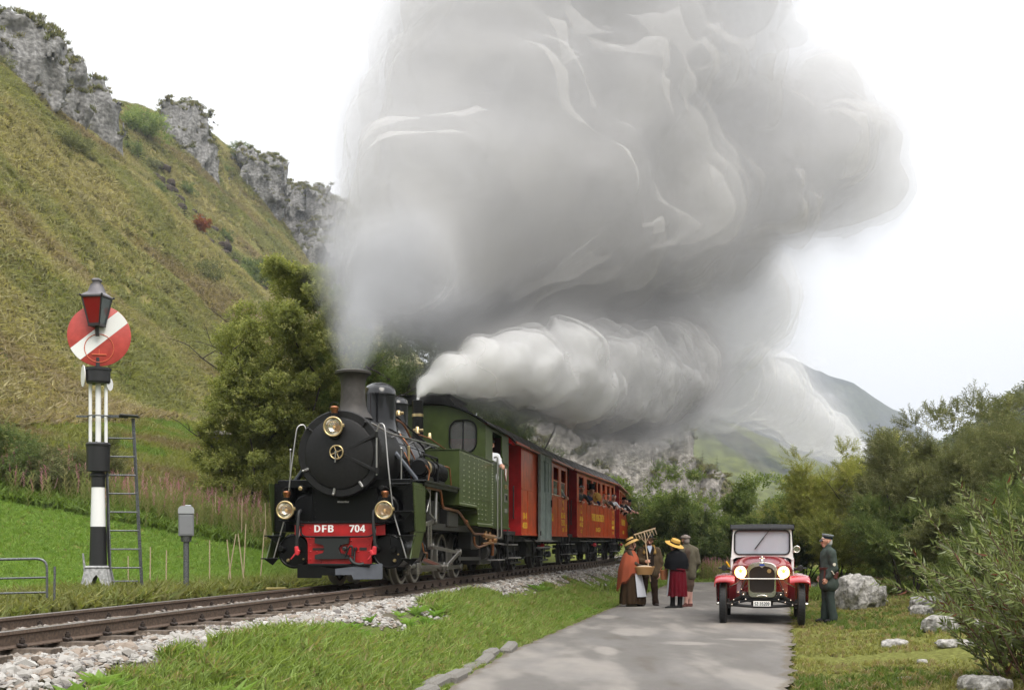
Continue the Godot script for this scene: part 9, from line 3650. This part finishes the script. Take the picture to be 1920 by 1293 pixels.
	scatter("undergrowth", "dark scrub covering the wooded hill", "scrub", "round", 9000, 55, func(r: RandomNumberGenerator) -> Array:
		var x := r.randf_range(100.0, 200.0)
		var g := -pow(r.randf(), 1.3)
		var d := 330.0 + g * 120.0
		var y := hill_right(x) * (1.0 - pow(absf(g), 1.15)) - 4.0
		return [P(x, y - 0.3, d), r.randf_range(1.2, 3.4), Color(0.09, 0.115, 0.045).lerp(Color(0.20, 0.21, 0.09), pow(r.randf(), 1.5)), Vector3.ZERO, 1.4], wm)

func hill_right(x: float) -> float:
	var px := x / 330.0 * 2200.0 + 960.0
	var l := [[1640, 905], [1700, 860], [1790, 806], [1850, 766], [1920, 715], [2000, 660], [2250, 540], [2700, 500]]
	for k in l.size() - 1:
		if px < l[k + 1][0]:
			var y: float = lerpf(l[k][1], l[k + 1][1], (px - l[k][0]) / (l[k + 1][0] - l[k][0])) + 14.0
			return 1.45 + (1025.0 - y) / 2200.0 * 330.0 + 4.0
	return 90.0

func build_ledges():
	var k := 0
	var list := ledges
	scatter("ledge_turf", "brown-green turf on the ledges of the outcrops and cliffs", "turf", "blade", list.size() * 2, 91, func(r: RandomNumberGenerator) -> Array:
		var p: Vector3 = list[r.randi() % list.size()]
		var c := Color(0.24, 0.21, 0.11).lerp(Color(0.17, 0.19, 0.07), r.randf())
		return [p + Vector3(r.randfn(), 0, r.randfn()) * 0.3, r.randf_range(0.5, 1.1), c, Vector3.ZERO, 1.8], leaf_mat("grass blade", 0.6))

func build_near_willow():
	# arching willow rods close by, every leaf in place
	var r := RandomNumberGenerator.new()
	r.seed = 77
	var o := thing("near_willow", "willow with arching reddish rods and narrow leaves, nearest the camera", "bush", P(5.35, 0.1, 11.6))
	var m := leaf_mat("willow leaf", 0.45)
	var bark := mat("reddish willow bark", Color(0.11, 0.06, 0.04), 0.6)
	var lf := Shape.new()
	leaf(lf, Vector3.ZERO, Vector3(0, 1, 0), Vector3(0, 0, 1), 1.0, 0.23, 0.2)
	leaf(lf, Vector3(0, 0.0, 0.002), Vector3(0.02, 1, 0), Vector3(0, 0, 1), 0.98, 0.20, 0.12)
	var mesh := lf.done(m)
	var buf := PackedFloat32Array()
	for k in 130:
		var s := Shape.new()
		var a := r.randf_range(-2.6, 2.6)
		var tall := r.randf_range(0.6, 2.1)
		var reach := r.randf_range(0.15, 1.0)
		var d := Vector3(-cos(a) * 0.75 * reach - 0.38, 0.9, sin(a) * 0.9 * reach).normalized()
		var p := Vector3(r.randf_range(-0.45, 1.0), r.randf_range(-0.1, 0.25), r.randf_range(-0.9, 0.9))
		var pts := PackedVector3Array([p])
		var n := 14
		for j in n:
			d = (d + Vector3(-0.018 * reach + 0.02 * r.randfn(), -0.030 * (j / 8.0) * reach + 0.015 * r.randfn(), 0.02 * r.randfn())).normalized()
			p += d * tall / n
			pts.append(p)
			if j > 1:
				for q in 5:
					var az := r.randf() * TAU
					var x := d.cross(Vector3(cos(az), 0.2, sin(az))).normalized()
					var dir := (d * 0.75 + x * 0.8).normalized()
					var l := r.randf_range(0.07, 0.135) * (1.15 - 0.3 * j / n)
					var nn := dir.cross(x.cross(dir)).normalized()
					var side := dir.cross(nn).normalized()
					var c := Color(0.18, 0.22, 0.075).lerp(Color(0.32, 0.37, 0.14), r.randf())
					if r.randf() < 0.16:
						c = Color(0.30, 0.33, 0.20)
					elif r.randf() < 0.05:
						c = Color(0.20, 0.075, 0.04)
					inst(buf, p + d * (q - 2) * tall / n * 0.2, Basis(side * l, dir * l, side.cross(dir) * l), c)
		s.tube(pts, 0.0075, 5, 0.002)
		obj("rod", s, bark, o)
	many("leaves", mesh, buf, true, o)
func build_rocks():
	var rm := rock_mat("pale mountain rock", Color(0.44, 0.43, 0.42), 0.16)
	# boulders on the verge
	var bm := rock_mat("pale granite boulder", Color(0.60, 0.57, 0.53), 1.3)
	for q in [
		[7.95, 27.0, 1.15, 0.80, 0.75, "large pale boulder behind the person in uniform"],
		[8.35, 23.6, 0.62, 0.34, 0.5, "grey boulder at the foot of the large one, under the bush"],
		[8.0, 22.9, 0.36, 0.20, 0.35, "small white stone before the grey boulder"],
		[6.75, 18.2, 0.62, 0.26, 0.4, "broad pale stone under the bush, above the two flat ones"],
		[7.05, 17.4, 0.42, 0.24, 0.4, "stone lying against the broad pale one, nearer the bush"],
		[5.52, 16.9, 0.46, 0.12, 0.3, "flat white stone in the grass, nearest the road"],
		[5.95, 15.7, 0.44, 0.10, 0.3, "flat white stone half sunk beside the willow"],
		[6.45, 15.2, 0.30, 0.14, 0.3, "white stone showing through the willow's leaves"],
		[4.55, 11.3, 0.42, 0.16, 0.3, "white stone at the willow's foot"],
		[4.9, 14.0, 0.10, 0.05, 0.1, "tiny white pebble in the verge grass"],
		[4.25, 12.7, 0.14, 0.05, 0.12, "small flat stone sunk in the bare patch of the verge"]]:
		var s := Vector3(q[2], q[3], q[4])
		crag("boulder", q[5], "stone", P(q[0], ground(q[0], q[1]) + s.y * 0.30, q[1]), s * 1.25, maxf(0.012, s.x * 0.04), bm, int(q[0] * 100.0), q[1], 0.30, "stones on the verge")
	# outcrops along the crest of the hillside and the cliffs
	var og := "rock outcrops of the hillside"
	for q in [
		[-70.5, 71.0, 166.0, 11.0, 12.0, 9.0, "grey cliff at the top of the hillside, cut by the photograph's corner"],
		[-72.5, 73.5, 184.0, 9.0, 12.0, 9.0, "grey cliff face next to the corner one, with a dark ledge"],
		[-73.0, 75.0, 201.0, 9.0, 13.0, 8.0, "steep grey cliff ending the top band, above the small spruces"],
		[-76.5, 93.0, 272.0, 12.0, 20.0, 12.0, "tall grey outcrop in the middle of the ridge"],
		[-75.0, 88.0, 292.0, 9.0, 14.0, 10.0, "grey outcrop just below the middle one"],
		[-69.5, 101.0, 318.0, 14.0, 15.0, 12.0, "pale outcrop under the tree on the ridge"],
		[-66.0, 100.0, 338.0, 12.0, 13.0, 12.0, "pale broken outcrop further down the ridge"],
		[-60.5, 97.0, 346.0, 13.0, 16.0, 12.0, "grey outcrop above the last cliff of the ridge"],
		[-55.0, 86.0, 336.0, 17.0, 30.0, 15.0, "tall pale cliff where the ridge meets the smoke"],
		[-48.5, 70.0, 322.0, 16.0, 32.0, 15.0, "pale cliff foot at the edge of the smoke"]]:
		crag("rock_outcrop", q[6], "rock", P(q[0], q[1] - 2.2, q[2]), Vector3(q[3], q[4], q[5]) * 1.15, 0.62, rm, int(-q[0] * 31.0) + int(q[2]), 0.6, 0.55, og)
	var dk := rock_mat("dark brown slope rock", Color(0.12, 0.095, 0.075), 0.5)
	var r := RandomNumberGenerator.new()
	r.seed = 17
	for k in 26:
		var f := k / 25.0
		var x := lerpf(-74.0, -46.0, f) + r.randfn() * 1.6
		var d := lerpf(236.0, 216.0, f) + r.randfn() * 4.0
		var s := Vector3(r.randf_range(1.8, 4.6), r.randf_range(0.9, 2.4), r.randf_range(1.5, 3.5))
		crag("slope_rock", "dark brown rock breaking through the grass of the hillside", "rock", P(x, ground(x, d), d), s, 0.30, dk, 700 + k, r.randf() * 3.0, 0.4, "dark rocks on the hillside")
	var cm := rock_mat("pale cliff limestone", Color(0.50, 0.46, 0.43), 0.13)
	for q in [
		[1.5, 12.0, 190.0, 13.0, 20.0, 10.0, "grey cliff above the roof of the luggage coach"],
		[9.0, 11.0, 197.0, 12.0, 20.0, 10.0, "pale cliff above the lettered coach's roof"],
		[17.5, 12.0, 200.0, 14.0, 24.0, 11.0, "tallest pale cliff face beyond the coaches, streaked brown"],
		[25.0, 11.0, 202.0, 12.0, 22.0, 11.0, "pale cliff with grassy top nearest the spruces"],
		[30.0, 7.0, 206.0, 12.0, 15.0, 12.0, "low broken cliff foot behind the bushes"]]:
		crag("cliff", q[6], "cliff", P(q[0], q[1], q[2]), Vector3(q[3], q[4], q[5]) * 1.15, 0.55, cm, int(q[0] * 17.0) + 400, 0.2, 0.40, "cliffs beyond the coaches")
	var gm := mat("brown-green knoll turf", Color(0.20, 0.17, 0.075), 0.95)
	grain(gm, "rockgrain", null, Color.BLACK, Color.WHITE, 0.2)
	relief(gm, "rock_n", null, 8.0, 1.0, 0.3)
	crag("knoll", "brown grassy knoll that carries the group of spruces", "knoll", P(36.5, 4.0, 240.0), Vector3(21.0, 26.0, 20.0), 0.8, gm, 55, 0.3, 0.25)
func tick(what: String):
	pass # print(what, " ", Time.get_ticks_msec())

func build_textures():
	# grains shared by many materials
	for q in [["rust", 41, 0.03, 0.55], ["stone", 43, 0.05, 0.70], ["sootgrain", 52, 0.02, 0.74], ["greengrain", 53, 0.012, 0.81], ["steelgrain", 54, 0.03, 0.50], ["coachgrain", 61, 0.010, 0.73], ["roofgrain", 63, 0.02, 0.54], ["weave", 71, 0.06, 0.70], ["rockgrain", 86, 0.014, 0.40]]:
		var f: float = q[3]
		tex(q[0], noise(q[1], q[2], 5), 512, [Color(f, f, f * 0.98), Color(1, 1, 1)])
	for q in [["paint_n", 51, 0.02, 1.2], ["coach_n", 62, 0.008, 1.0], ["weave_n", 72, 0.03, 5.0], ["rock_n", 85, 0.03, 8.0]]:
		tex(q[0], noise(q[1], q[2], 4), 512, [], q[3])

func build_all():
	build_textures()
	build_land()
	build_road()
	build_far()
	build_rocks()
	tick("land")
	build_smoke()
	tick("smoke")
	build_track()
	build_signal()
	tick("track")
	build_loco()
	build_coaches()
	tick("train")
	build_car()
	build_people()
	tick("people")
	build_grass()
	tick("grass")
	build_trees()
	build_ledges()
	build_near_willow()
	tick("trees")
